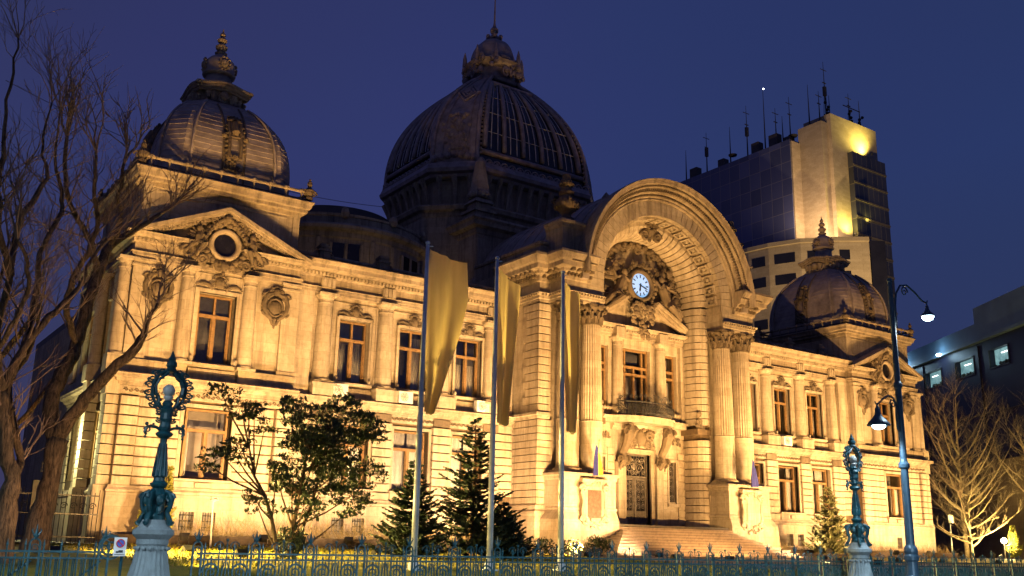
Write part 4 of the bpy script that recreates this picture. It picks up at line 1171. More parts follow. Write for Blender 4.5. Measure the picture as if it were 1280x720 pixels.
# door
door = sub('door', pal, (0, -.95, 2.83))
m = MB()
for s in (-1, 1):
    m.box(*sorted((s*.94, s*.98)), -1.05, -.85, 2.83, 7.0)
m.box(-.98, .98, -1.05, -.85, 5.62, 5.74); m.box(-.94, .94, -1.05, -.85, 6.94, 7.0); m.box(-.05, .05, -1.04, -.86, 2.83, 5.62)
m.build('frame', M['doorwood'], door)
for s in (-1, 1):
    l = MB(); a, b = sorted((s*.06, s*.93))
    l.box(a, b, -.98, -.92, 2.84, 3.62); l.box(a, a+.09, -.98, -.92, 3.62, 5.6); l.box(b-.09, b, -.98, -.92, 3.62, 5.6); l.box(a, b, -.99, -.91, 5.5, 5.6); l.box(a, b, -1.0, -.90, 3.58, 3.7)
    l.box(a+.12, b-.12, -1.02, -.98, 2.95, 3.02); l.box(a+.12, b-.12, -1.02, -.98, 3.43, 3.5); l.box(a+.12, a+.19, -1.02, -.98, 3.02, 3.43); l.box(b-.19, b-.12, -1.02, -.98, 3.02, 3.43)
    l.tube([(a+.2, -1.0, 3.05), (b-.2, -1.0, 3.42)], .03, 5); l.tube([(b-.2, -1.0, 3.05), (a+.2, -1.0, 3.42)], .03, 5)
    lf = l.build('door_leaf', M['doorwood'], door)
    g = MB(); cx_ = (a+b)/2
    for i in range(6): g.tube([(a+.1+.115*i, -.97, 3.7), (a+.1+.115*i, -.97, 5.5)], .012, 4)
    for zz in (3.95, 4.4, 4.85, 5.25):
        for q in (-1, 1): g.scroll((cx_+q*.17, -.98, zz), (q, 0, 0), (0, 0, 1), .16, 1.6, .024, 4, 14); g.scroll((cx_+q*.17, -.98, zz+.2), (q, 0, 0), (0, 0, -1), .12, 1.4, .02, 4, 12)
    g.build('grille', M['doorwood'], lf)
    g = MB(); g.add([(a, -.9, 3.6), (b, -.9, 3.6), (b, -.9, 5.6), (a, -.9, 5.6)], [(0, 1, 2, 3)]); g.build('pane', M['domeglass'], lf)
g = MB(); rr = random.Random(6)
for q in (-1, 1):
    for r0, zz, xx in ((.3, 6.2, .42), (.2, 6.62, .62), (.22, 6.6, .24), (.15, 5.95, .75), (.16, 5.92, .16)):
        g.scroll((q*xx, -.97, zz), (q, 0, 0), (0, 0, 1), r0, 1.7, .032, 4, 18)
g.ball((0, -.97, 6.3), (.16, .06, .24), 8, 5)
for i in range(9): g.tube([(-.85+.2125*i, -.95, 5.74), (-.85+.2125*i, -.95, 6.95)], .012, 4)
g.build('transom_grille', M['doorwood'], door)
g = MB(); g.add([(-.95, -.88, 5.7), (.95, -.88, 5.7), (.95, -.88, 6.95), (-.95, -.88, 6.95)], [(0, 1, 2, 3)]); g.build('pane', M['domeglass'], door)
# door case, consoles, carved overdoor
m = MB()
for s in (-1, 1):
    m.box(*sorted((s*1.0, s*1.25)), -1.40, -.6, 2.8, 7.02); m.box(*sorted((s*1.25, s*1.8)), -1.62, -1.2, 2.8, 6.5); m.box(*sorted((s*1.2, s*1.86)), -1.7, -1.2, 2.8, 3.2)
m.box(-1.25, 1.25, -1.405, -.6, 7.02, 7.3)
m.molding([(-2.1, -1.35), (2.1, -1.35)], [(0, 8.35), (.1, 8.42), (.14, 8.55), (.22, 8.6), (.24, 8.72)], back=.3)
m.build('door_surround', M['stone'], pal)
m = MB()
for s in (-1, 1):
    m.tube([(s*1.55, -1.55, 6.2), (s*1.55, -1.85, 6.55), (s*1.55, -1.75, 7.0), (s*1.55, -2.1, 7.5), (s*1.55, -2.35, 8.1), (s*1.55, -2.3, 8.6)], [.16, .24, .22, .26, .32, .28], 8)
    for zz, y in ((6.5, -1.85), (8.2, -2.45)):
        m.scroll((s*1.80, y, zz), (0, -1, 0), (0, 0, 1), .3, 1.6, .1, 6, 18); m.scroll((s*1.3, y, zz), (0, -1, 0), (0, 0, 1), .3, 1.6, .1, 6, 18)
    m.relief(s*1.55-.25, s*1.55+.25, 6.1, 6.9, -1.75, 16, .12, rr)
m.relief(-1.15, 1.15, 7.4, 8.5, -1.5, 70, .14, rr)
m.ball((0, -1.6, 7.95), (.38, .2, .46), 10, 7)
for q in (-1, 1): m.scroll((q*.7, -1.6, 8.1), (q, 0, 0), (0, 0, 1), .32, 1.6, .1, 6, 16); m.scroll((q*.6, -1.6, 7.6), (q, 0, 0), (0, 0, -1), .25, 1.6, .09, 6, 16)
for s in (-1, 1): m.relief(*sorted((s*2.2, s*3.6)), 7.75, 8.15, -1.32, 26, .10, rr)
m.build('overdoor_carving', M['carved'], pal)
for s in (-1, 1):
    g = MB(); a, b = sorted((s*2.55, s*3.15))
    for i in range(5): g.tube([(a+.06+.12*i, -1.15, 4.3), (a+.06+.12*i, -1.15, 6.7)], .016, 4)
    for zz in (4.5, 5.1, 5.7, 6.3): g.scroll(((a+b)/2, -1.17, zz), (1, 0, 0), (0, 0, 1), .22, 1.8, .03, 4, 16)
    g.box(a, a+.05, -1.1, -.9, 4.3, 6.7); g.box(b-.05, b, -1.1, -.9, 4.3, 6.7); g.box(a, b, -1.09, -.9, 5.75, 5.83)
    o = g.build('side_window', M['doorwood'], pal)
    g = MB(); g.add([(a, -.92, 4.3), (b, -.92, 4.3), (b, -.92, 6.7), (a, -.92, 6.7)], [(0, 1, 2, 3)]); g.build('pane', M['domeglass'], o)
    g = MB(); g.box(a-.12, a, -1.33, -1.2, 4.2, 6.85); g.box(b, b+.12, -1.33, -1.2, 4.2, 6.85); g.box(a-.12, b+.12, -1.335, -1.2, 6.7, 6.86); g.box(a-.2, b+.2, -1.45, -1.2, 4.02, 4.2); g.build('window_surround', M['stone'], pal)
# balcony
bal = MB(); pl = [(-3.7, -1.25), (-3.7, -1.75), (-2.5, -1.9), (-1.9, -2.45), (-1.0, -2.75), (0, -2.85), (1.0, -2.75), (1.9, -2.45), (2.5, -1.9), (3.7, -1.75), (3.7, -1.25)]
bal.prism_z(pl, 8.72, 8.98); bal.prism_z([(x*1.02, y-.08) for x, y in pl], 8.98, 9.1)
bo = bal.build('balcony', M['stone'], pal)
g = MB(); rim = [(-2.1, -1.95), (-1.85, -2.40), (-1.0, -2.72), (0, -2.82), (1.0, -2.72), (1.85, -2.40), (2.1, -1.95)]
def along(pts, t):
    L = [math.dist(a, b) for a, b in zip(pts, pts[1:])]; d = t*sum(L)
    for (a, b), l in zip(zip(pts, pts[1:]), L):
        if d <= l+1e-9: q = d/l; return (a[0]+(b[0]-a[0])*q, a[1]+(b[1]-a[1])*q), ((b[0]-a[0])/l, (b[1]-a[1])/l)
        d -= l
    return pts[-1], (1, 0)
for zz, t in ((9.12, .03), (9.95, .04), (9.3, .02)): g.tube([(x, y, zz) for x, y in rim], t, 5)
for i in range(45):
    (x, y), (tx, ty) = along(rim, (i+.5)/45); nx, ny = ty, -tx
    g.tube([(x, y, 9.1), (x+nx*.14, y+ny*.14, 9.35), (x+nx*.05, y+ny*.05, 9.7), (x, y, 9.95)], .016, 4)
    if i % 2 == 0:
        for zz, sg in ((9.45, 1), (9.72, -1)): g.scroll((x+nx*.1, y+ny*.1, zz), (tx, ty, 0), (0, 0, sg), .13, 1.6, .025, 4, 12)
for i in range(15):
    (x, y), (tx, ty) = along(rim, (i+.5)/15); hgt = .25+.25*abs(math.sin(i*1.05))*(1 if 2 < i < 12 else .6)
    g.tube([(x, y, 9.95), (x+.03, y, 9.95+hgt)], .02, 4); g.scroll((x, y, 10.02+hgt*.6), (tx, ty, 0), (0, 0, 1), .13, 1.5, .024, 4, 12)
g.build('railing', M['iron'], bo)
# inner order with its windows
for s in (-1, 1):
    doric(s*1.76, -1.55, 9.5, 13.95, .35)
    m = MB(); m.box(*sorted((s*1.3, s*2.2)), -2.0, -1.2, 9.1, 9.5); m.box(*sorted((s*3.55, s*3.86)), -1.5, -1.2, 9.1, 13.95); m.box(*sorted((s*2.2, s*3.5)), -1.40, -1.2, 9.1, 9.5)
    m.box(*sorted((s*1.4, s*2.12)), -1.95, -1.2, 13.95, 14.5)
    for k in range(6): m.ball((s*(2.3+.22*k), -1.5, 9.58), (.1, .1, .12), 6, 4)
    m.build('pedestal_course', M['stone'], pal)
m = MB(); ep = [(-3.86, -1.2), (-3.86, -1.62), (3.86, -1.62), (3.86, -1.2)]
m.molding(ep, [(-.1, 13.96), (-.1, 14.10), (-.05, 14.13), (-.05, 14.28), (0, 14.3), (0, 14.42), (.12, 14.46), (.26, 14.56), (.3, 14.66)], back=.4)
for s in (-1, 1):                                          # broken pediment
    for dy, t0, t1 in ((-.42, 0, .16), (-.28, .16, .30), (-.12, .30, .44)):
        pts = [(s*3.75, 14.70+.44), (s*1.25, 16.05+.44)]
        poly = [(pts[0][0], pts[0][1]-t0), (pts[1][0], pts[1][1]-t0), (pts[1][0], pts[1][1]-t1), (pts[0][0], pts[0][1]-t1)]
        m.prism_y(poly, -1.62+dy, -1.2)
m.build('inner_pediment', M['cornice'], pal)
m = MB(); m.dentils([(-3.8, -1.62), (3.8, -1.62)], .0, .12, 14.32, 14.41, .2, .11); m.build('dentils', M['stone'], pal)
def tri_window(x, hw, z0, z1, parent):
    w = sub('window', parent, (x, -.9, z0)); f = MB(); t = .11; y = -.9
    f.box(x-hw, x-hw+t, y-.1, y+.1, z0, z1); f.box(x+hw-t, x+hw, y-.1, y+.1, z0, z1); f.box(x-hw+t, x+hw-t, y-.1, y+.1, z1-t, z1); f.box(x-hw+t, x+hw-t, y-.1, y+.1, z0, z0+t)
    for zz in (z0+(z1-z0)*.62, z0+(z1-z0)*.73): f.box(x-hw+t, x+hw-t, y-.14, y+.1, zz-.07, zz+.07)
    xs = [x-hw*.62, x+hw*.62] if hw > .8 else []
    for q in xs: f.box(q-.06, q+.06, y-.09, y+.1, z0+t, z1-t)
    if hw > .8: f.box(x-.05, x+.05, y-.12, y+.1, z0+t, z0+(z1-z0)*.73-.07)
    f.build('frame', M['wood'], w)
    g = MB(); g.add([(x-hw+t, y+.02, z0+t), (x+hw-t, y+.02, z0+t), (x+hw-t, y+.02, z1-t), (x-hw+t, y+.02, z1-t)], [(0, 1, 2, 3)]); g.build('pane', M['pane'], w)
    c = MB()
    for a, b in (((x-.55, x-.12), (x+.12, x+.55)) if hw > .8 else ((x-hw+.15, x+hw-.15),)):
        c.box(a, b, y+.25, y+.27, z0+.2, z0+(z1-z0)*.58)
    c.box(x-hw*.55, x+hw*.55, y+.25, y+.27, z0+(z1-z0)*.80, z1-.2); c.build('curtain', M['curtain'], w)
    r = MB(); r.add([(x-hw-.3, 0.3, z0-.2), (x+hw+.3, .3, z0-.2), (x+hw+.3, .3, z1+.2), (x-hw-.3, .3, z1+.2)], [(0, 1, 2, 3)]); r.build('room_backdrop', M['room'], w)
tri_window(0, 1.14, 9.3, 13.42, pal); tri_window(-2.83, .58, 9.5, 13.38, pal); tri_window(2.83, .58, 9.5, 13.38, pal)
# tympanum: clock with figures
ck = sub('clock', pal, (0, -1.7, 17.42)); cz = 17.42
m = MB(); m.lathe([(.76, .02), (.80, .14), (.92, .20), (1.04, .12), (1.10, 0), (1.10, -.5), (.77, -.5), (.77, -.02)], (0, 0, 0), 40, 0, False); m.v = [(x, -1.72-z, cz+y) for x, y, z in m.v]
m.build('bezel', M['carved'], ck, True)
m = MB(); m.lathe([(.76, -.02), (.76, .0)], (0, 0, 0), 40); m.v = [(x, -1.72-z, cz+y) for x, y, z in m.v]; m.build('dial', emis_mat('lit_clock_dial', (0.34, 0.62, 1.0), 1.0), ck)
bpy.data.materials['lit_clock_dial'].node_tree.nodes['Principled BSDF'].inputs['Base Color'].default_value = (.16, .18, .20, 1)
m = MB()
for i in range(60):
    a = PI/2-2*PI*i/60; r0, r1, t = (.47, .67, .042) if i % 5 == 0 else (.66, .70, .008)
    c_, s_ = math.cos(a), math.sin(a)
    m.add([(r*c_-q*s_, -1.735, cz+r*s_+q*c_) for r, q in ((r0, -t), (r1, -t), (r1, t), (r0, t))], [(0, 1, 2, 3)])
m.build('dial_marks', M['iron'], ck)
m = MB()
for ang, L, t, y in ((-PI/2+math.radians(-9), .44, .075, -1.75), (PI/2-math.radians(108), .64, .055, -1.765)):   # hands at 6:18
    c_, s_ = math.cos(ang), math.sin(ang)
    m.add([(r*c_-q*s_, y, cz+r*s_+q*c_) for r, q in ((-.14, -t*.6), (L*.7, -t), (L, 0), (L*.7, t), (-.14, t*.6))], [(0, 1, 2, 3, 4)])
m.lathe([(.06, 0), (.06, .02)], (0, 0, 0), 12); m.v = m.v[:10]+[(x, -1.77-z, cz+y) for x, y, z in m.v[10:]]
m.build('hands', M['iron'], ck)
m = MB(); rr = random.Random(21)
def figure(s):                                             # reclining draped figure leaning to the clock
    m.ball((s*1.55, -2.0, cz+.55), (.19, .2, .24), 8, 6)
    m.tube([(s*1.58, -1.95, cz+.38), (s*1.7, -1.95, cz-.05), (s*1.95, -1.95, cz-.6), (s*2.35, -2.0, cz-1.05)], [.16, .30, .30, .26], 8)
    m.tube([(s*2.2, -2.1, cz-.9), (s*2.0, -2.35, cz-1.15), (s*2.6, -2.3, cz-1.55), (s*3.0, -2.2, cz-1.9)], [.24, .22, .17, .10], 8)
    m.tube([(s*2.3, -2.0, cz-1.0), (s*2.75, -2.15, cz-1.2), (s*3.2, -2.1, cz-1.65)], [.24, .2, .12], 8)
    m.tube([(s*1.62, -2.05, cz+.25), (s*1.3, -2.15, cz+.0), (s*1.05, -2.1, cz+.35)], [.12, .10, .07], 7)
    m.tube([(s*1.75, -1.95, cz+.25), (s*2.2, -2.0, cz+.15), (s*2.4, -1.95, cz+.55)], [.12, .10, .08], 7)
    for i in range(7): m.tube([(s*(1.75+.1*i), -1.75, cz+.1), (s*(2.2+.16*i), -1.65, cz+.9-.14*i)], [.12, .06], 5)
    m.relief(*sorted((s*1.7, s*3.0)), cz-1.5, cz-.5, -1.75, 40, .17, rr)
for s in (-1, 1): figure(s)
for i in range(26):                                        # wreath round the clock
    a = 2*PI*i/26; q = 1.22+.1*rr.random()
    m.ball((q*math.cos(a), -1.68, cz+q*math.sin(a)), (.17, .16, .17), 6, 4)
m.relief(-.8, .8, cz+1.15, cz+1.5, -1.75, 20, .15, rr); m.relief(-.9, .9, cz-2.6, cz-1.2, -1.95, 60, .16, rr); m.relief(-2.6, -1.2, cz-.2, cz+1.3, -1.7, 50, .17, rr); m.relief(1.2, 2.6, cz-.2, cz+1.3, -1.7, 50, .17, rr); m.relief(-.35, .35, cz-3.5, cz-2.5, -2.0, 22, .14, rr)
for q in (-1, 1): m.scroll((q*.55, -1.95, cz-1.6), (q, 0, 0), (0, 0, 1), .35, 1.5, .12, 6, 16)
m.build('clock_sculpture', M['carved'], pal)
m = MB()                                                   # garland hanging along the edge of the tympanum
for i in range(64):
    a = PI*(i+.5)/64; rad = 3.55+.12*math.sin(i*1.9)
    q = .15+.08*rr.random(); m.ball((rad*math.cos(a), -1.35, AZ+rad*math.sin(a)), (q, .18, q), 6, 4)
    if i % 7 == 3: m.scroll((3.3*math.cos(a), -1.4, AZ+3.3*math.sin(a)), (math.cos(a), 0, math.sin(a)), (-math.sin(a), 0, math.cos(a)), .3, 1.4, .09, 6, 14)
for s in (-1, 1): m.relief(*sorted((s*3.0, s*3.75)), 15.0, 17.5, -1.35, 46, .16, rr)
m.build('garland', M['carved'], pal)
m = MB(); kz = AZ+3.95                                     # scrolled keystone
m.tube([(0, -2.5, kz+.55), (0, -2.72, kz+.25), (0, -2.5, kz-.25)], [.26, .30, .20], 8)
for q in (-1, 1):
    m.scroll((q*.52, -2.75, kz-.12), (q, 0, 0), (0, 0, 1), .34, 1.7, .12, 6, 18); m.scroll((q*.26, -2.85, kz+.52), (q, 0, 0), (0, 0, 1), .24, 1.6, .09, 6, 16)
    m.tube([(q*.3, -2.7, kz+.4), (q*.62, -2.7, kz+.25), (q*.8, -2.65, kz-.05)], [.10, .12, .06], 6)
m.relief(-.5, .5, kz-.35, kz+.6, -2.7, 26, .12, rr)
m.build('keystone', M['carved'], pal)
# barrel roof behind the arch
m = MB(); arc_sweep(m, [(6.3, -4.4), (6.78, -4.4), (6.70, -3.6), (6.70, 10.0), (6.3, 10.0)], AZ, 0, PI, 48, 16.2); m.build('barrel_roof', M['lead'], pal)
m = MB()
for k in range(10):
    arc_sweep(m, [(6.68, -3.0+k*1.2), (6.76, -3.0+k*1.2), (6.76, -2.92+k*1.2), (6.68, -2.92+k*1.2)], AZ, 0, PI, 40)
m.build('roof_seam', M['lead'], pal)
# stairs and landing
m = MB(); m.box(-4.42, 4.42, -4.26, -.6, .9, 2.62); 
j = MB(); sl = MB(); sl.box(-4.43, 4.43, -4.34, -1.26, 2.62, 2.8)
for k in range(1, 11):
    z1 = 2.8-.15*k; hw = 4.38 + (.05 if k < 3 else .36*(k-2)); yf = -4.3-.34*k; back = -4.30 if k < 3 else -4.76
    m.box(-hw, hw, yf+.03, back, .9, z1-.055); m.box(-hw-.02, hw+.02, yf, back-.001*k, z1-.04, z1)
    j.box(-hw+.01, hw-.01, yf+.05, back-.02, z1-.056, z1-.039)
st_ = m.build('stairs', M['step'], pal)
j.build('step_joint', M['darkslot'], st_); sl.build('landing_slab', flat_mat('dark_landing_granite', (.075, .062, .055), .5, 0, .3, 5), st_)

# ------------------------------------------------------------------ central block, rotundas, main dome
DC = (0.2, 16.0)
b = MB()
b.box(-6.3, 6.3, 7.6, 14, 14.9, 22.4)
b.prism_z(dome_ring(DC[0], DC[1], 8.4, 6.9, 2.7), 14.9, 24.3)
b.build('central_block', M['weathered'], pal)
b = MB()
b.molding([(-6.3, 12), (-6.3, 7.6), (6.3, 7.6), (6.3, 12)], [(0, 21.9), (.08, 22.0), (.12, 22.3), (.5, 22.42), (.56, 22.7), (.7, 22.85), (.66, 23.0)], back=.8)
ring = dome_ring(DC[0], DC[1], 8.4, 6.9, 2.7)
b.molding([(p[0], p[1]) for p in ring], [(0, 23.7), (.08, 23.8), (.12, 24.05), (.42, 24.15), (.55, 24.4), (.5, 24.5)], back=.8, closed=True)
for x in (-5.9, -3.6, -1.2, 1.2, 3.6, 5.9): b.box(x-.35, x+.35, 7.48, 7.6, 16, 21.8)
b.build('block_cornice', M['weathered'], pal)
for s in (-1, 1):                                          # obelisk on a pedestal before each front corner of the dome
    m = MB(); m.sx = s; c = (5.75, 8.25)
    m.box(c[0]-.75, c[0]+.75, c[1]-.75, c[1]+.75, 22.95, 23.5); m.box(c[0]-.9, c[0]+.9, c[1]-.9, c[1]+.9, 23.5, 23.7); m.box(c[0]-.6, c[0]+.6, c[1]-.6, c[1]+.6, 23.7, 24.2)
    m.frus(c[0]-.8, c[0]+.8, c[1]-.8, c[1]+.8, 24.2, c[0]-.55, c[0]+.55, c[1]-.55, c[1]+.55, 24.55)
    m.frus(c[0]-.5, c[0]+.5, c[1]-.5, c[1]+.5, 25.1, c[0]-.24, c[0]+.24, c[1]-.24, c[1]+.24, 27.4); m.frus(c[0]-.24, c[0]+.24, c[1]-.24, c[1]+.24, 27.4, c[0]-.02, c[0]+.02, c[1]-.02, c[1]+.02, 27.8)
    for i in range(10):
        a = i*PI/5; m.ball((c[0]+.62*math.cos(a), c[1]+.62*math.sin(a), 24.85), .26, 6, 5)
    m.build('obelisk', M['weathered'], pal)
b = MB()                                                   # drum below the big dome
b.prism_z(dome_ring(DC[0], DC[1], 7.0, 5.6, 2.4), 24.2, 27.4)
b.build('drum', M['weathered'], pal)
b = MB(); rr = random.Random(12)
dr = dome_ring(DC[0], DC[1], 7.05, 5.65, 2.4)
for (p, q) in zip(dr, dr[1:]+dr[:1]):
    L = math.dist(p, q); k = max(2, int(L/.9))
    for i in range(k):
        t = (i+.5)/k; x, y = p[0]+(q[0]-p[0])*t, p[1]+(q[1]-p[1])*t
        dx, dy = (q[1]-p[1])/L, -(q[0]-p[0])/L
        b.tube([(x+dx*.1, y+dy*.1, 25.2), (x+dx*.35, y+dy*.35, 26.3), (x+dx*.75, y+dy*.75, 27.2)], [.1, .16, .22], 5)
b.build('drum_bracket', M['weathered'], pal)
b = MB(); b.molding(dome_ring(DC[0], DC[1], 7.2, 5.8, 2.4), [(0, 27.1), (.25, 27.2), (.3, 27.4), (.62, 27.5), (.7, 27.75), (.62, 27.9), (.5, 28.2), (.3, 28.3)], back=.8, closed=True)
b.build('drum_cornice', M['leaddark'], pal)
def dprof(z):
    t = max(0, min(1, (z-28.2)/9.55)); return max(0, 1-t**2.45)
A0, B0, C0 = 7.3, 5.8, 2.3
TOPA = 1.75
def dring(z, d=0.0):
    k = dprof(z); a = TOPA+(A0-TOPA)*k + d; b_ = TOPA*.92+(B0-TOPA*.92)*k + d; c = .55+(C0-.55)*k + d*.4
    return dome_ring(DC[0], DC[1], a, b_, c)
zs = [28.1+i*.5 for i in range(20)]+[37.9]
m = MB(); ring_shell(m, [(dring(z), z) for z in zs]); md = m.build('main_dome', M['domeglass'], pal)
# stone-like panels on the four chamfers
for i0 in (0, 2, 4, 6):
    vs = []; m = MB()
    for z in zs: 
        p = dring(z, .12); vs += [(*p[i0], z), (*p[(i0+1) % 8], z)]
    vs2 = []
    for z in zs:
        p = dring(z, -.1); vs2 += [(*p[i0], z), (*p[(i0+1) % 8], z)]
    n = len(zs)
    m.add(vs+vs2, [(2*k, 2*k+1, 2*k+3, 2*k+2) for k in range(n-1)] + [(2*k+2, 2*n+2*k+2, 2*n+2*k, 2*k) for k in range(n-1)] + [(2*k+1, 2*n+2*k+1, 2*n+2*k+3, 2*k+3) for k in range(n-1)])
    m.build('dome_panel', M['leaddark'], md)
for i0 in (0, 2, 4, 6):
    for e_, f_ in ((i0, (i0+1) % 8), ((i0+1) % 8, i0)):
        m = MB(); m.tube([(*dring(z, .14)[e_], z) for z in zs], .17, 6)
        pts = []
        for z in zs[1:20]:
            p = dring(z, .16); a, b_ = p[e_], p[f_]; pts.append((a[0]+(b_[0]-a[0])*.22, a[1]+(b_[1]-a[1])*.22, z))
        m.tube(pts, .08, 5)
        m.build('rib', M['leaddark'], md, True)
rr = random.Random(31)                           # lozenge and foliage on the chamfer panels
for i0 in (0, 2, 4, 6):
    m = MB()
    def PP(u, z):
        p = dring(z, .17); a, b_ = p[i0], p[(i0+1) % 8]; L = math.dist(a, b_)
        t = .5+u/L; return (a[0]+(b_[0]-a[0])*t, a[1]+(b_[1]-a[1])*t, z)
    for q in (1.0, .62, .3):
        m.tube([PP(0, 34.8+1.0*q), PP(.8*q, 34.8), PP(0, 34.8-1.0*q), PP(-.8*q, 34.8), PP(0, 34.8+1.0*q)], .12, 5)
    for _ in range(70):
        m.ball(PP(rr.gauss(0, .42), rr.uniform(29.0, 32.4)), .19, 5, 4)
    for i in range(7): m.ball(PP((i-3)*.5, 28.6+.3*(1-abs(i-3)/3)), .28, 6, 5)
    m.build('panel_carving', M['leaddark'], md)
wide = MB(); thin = MB()
for i0 in (1, 3, 5, 7):                                    # glazed faces: broad ribs and thin glazing bars
    def FP(t, z, d=.03):
        p = dring(z, d); a, b_ = p[i0], p[(i0+1) % 8]; return (a[0]+(b_[0]-a[0])*t, a[1]+(b_[1]-a[1])*t, z)
    nb_ = 5
    zr = [z for z in zs if 29.2 <= z <= 36.7]
    for k in range(nb_+1):
        t = .06+.88*k/nb_; wide.tube([FP(t, z, .08) for z in zr], .17 if 0 < k < nb_ else .22, 6)
        if k < nb_:
            for j in (1, 2): thin.tube([FP(t+.88/nb_*j/3, z, .04) for z in zr], .045, 4)
    for z in (29.2, 36.6): wide.tube([FP(.03, z, .08), FP(.97, z, .08)], .2, 6)
    for z in (31.0, 32.8, 34.6, 36.4): thin.tube([FP(.06, z, .03), FP(.94, z, .03)], .03, 4)
    for k in range(22): wide.ball(FP(.03, 29+.36*k, .2), .10, 5, 4); wide.ball(FP(.97, 29+.36*k, .2), .10, 5, 4)
    n = 15                                                 # scalloped cresting at the foot
    for k in range(n):
        t0 = (k+.5)/n; pts = []
        for q in range(7):
            an = PI*q/6; pts.append(FP(t0+.5/n*.95*math.cos(an), 28.15+.42*math.sin(an), .30))
        wide.tube(pts, .07, 5); wide.ball(FP(t0, 28.3, .3), .14, 6, 4)
wide.build('glazing_rib', M['leaddark'], md, True)
thin.build('glazing_bar', flat_mat('grey_glazing_bar', (.42, .41, .45), .5, .1), md)
# lantern on the main dome
l = MB(); lz = 38.35
def lr(a, c=.5): return dome_ring(DC[0], DC[1], a, a*.92, a*c)
l.molding(lr(1.75), [(0, lz), (.25, lz+.1), (.35, lz+.3), (.2, lz+.4)], back=.8, closed=True)
l.prism_z(lr(1.7), lz+.3, lz+1.5, lr(1.75)); l.molding(lr(1.75), [(0, lz+1.2), (.15, lz+1.3), (.4, lz+1.5), (.55, lz+1.7), (.35, lz+1.85)], back=.8, closed=True)
rr = random.Random(17)
for (dx, dy) in ((0, -1), (-1, 0), (1, 0), (0, 1)):
    for _ in range(26):
        u = rr.uniform(-1.5, 1.5); l.ball((DC[0]+dx*2.0+(u if dy else 0), DC[1]+dy*1.9+(u if dx else 0), lz+rr.uniform(.6, 1.9)), .2, 5, 4)
    l.scroll((DC[0]+dx*2.0, DC[1]+dy*1.9, lz+.8), (0 if dx else 1, 0 if dy else 1, 0), (0, 0, 1), .5, 1.2, .12, 5, 14)
for q in lr(2.2): l.tube([(q[0], q[1], lz+1.6), (q[0], q[1], lz+2.2), (q[0], q[1], lz+2.7)], [.2, .16, .03], 6); l.ball((q[0], q[1], lz+1.4), .25, 6, 4)
l.v = [(x, y, 37.55+(z-lz)*1.17) for x, y, z in l.v]; lt = l.build('lantern', M['leaddark'], md)
l = MB(); rg = []
for i in range(9):
    t = i/8; rg.append((lr(.35+1.45*max(0, 1-t**2)**.55), lz+1.8+2.1*t))
ring_shell(l, rg); l.v = [(x, y, 37.55+(z-lz)*1.17) for x, y, z in l.v]; l.build('lantern_cap', M['leaddark'], md)
l = MB()
l.lathe([(.5, lz+3.75), (.62, lz+4.0), (.4, lz+4.2), (.22, lz+4.4), (.34, lz+4.6), (.34, lz+4.8), (.16, lz+5.0), (.08, lz+5.3), (.05, lz+7.2), (.02, lz+9.0)], (DC[0], DC[1], 0), 10)
for i in range(6):
    a = i*PI/3; l.ball((DC[0]+.6*math.cos(a), DC[1]+.6*math.sin(a), lz+4.1), .2, 6, 4)
l.v = [(x, y, 37.55+(z-lz)*1.17) for x, y, z in l.v]; l.build('finial', M['leaddark'], md)
for s in (-1, 1):                                          # semicircular side rotundas
    cx, cy, r = s*14.0, 13.5, 6.2
    b = MB(); b.lathe([(r, 14.9), (r, 20.2)], (cx, cy, 0), 64); 
    b.lathe([(r+.02, 17.0), (r+.12, 17.05), (r+.12, 17.3), (r+.02, 17.35)], (cx, cy, 0), 64)
    b.lathe([(r, 19.6), (r+.1, 19.7), (r+.12, 20.0), (r+.45, 20.15), (r+.5, 20.35), (r+.35, 20.5), (r+.05, 20.5), (r+.05, 21.0), (r+.12, 21.05), (r+.12, 21.2), (r-.5, 21.2)], (cx, cy, 0), 64)
    rt_ = b.build('rotunda', M['weathered'], pal)
    w = MB(); p_ = MB()
    for k in range(16):
        a = k*2*PI/16+.1; c_, s_ = math.cos(a), math.sin(a)
        if k % 2 == 0:
            for q in (-.75, .75):
                x, y = cx+(r-.02)*c_-q*s_, cy+(r-.02)*s_+q*c_; t_ = MB(); t_.tube([(x, y, 17.3), (x, y, 19.6)], .22, 6); t_.build('pilaster', M['weathered'], rt_)
            continue
        for j, (u0, u1, z0, z1) in enumerate(((-.95, .95, 17.4, 19.3),)):
            q = [(cx+(r+.03)*c_-u*s_, cy+(r+.03)*s_+u*c_) for u in (u0, u1)]; q2 = [(cx+(r-.4)*c_-u*s_, cy+(r-.4)*s_+u*c_) for u in (u0, u1)]
            w = MB(); w.prism_z([q[0], q[1], q2[1], q2[0]], z0, z1); w.build('window', M['domeglass'], rt_)
        for u in (-.95, 0, .95):
            x, y = cx+(r+.06)*c_-u*s_, cy+(r+.06)*s_+u*c_; t_ = MB(); t_.tube([(x, y, 17.4), (x, y, 19.3)], .11, 5); t_.build('mullion', M['weathered'], rt_)
    for k in range(12):
        a = k*2*PI/12+.2; x, y = cx+(r+.1)*math.cos(a), cy+(r+.1)*math.sin(a); t_ = MB(); t_.ball((x, y, 21.25), (.3, .3, .4), 6, 4); t_.build('parapet_knob', M['weathered'], rt_)
    b = MB(); b.lathe([(r-.4, 21.1), (r-.6, 21.3), (4.0, 22.0), (3.9, 22.5), (2.0, 22.9), (.2, 23.1)], (cx, cy, 0), 48); b.build('roof', M['roof'], rt_)
# ================================================================== FRONT GARDEN, FENCE, LAMPS
FY = -28.3
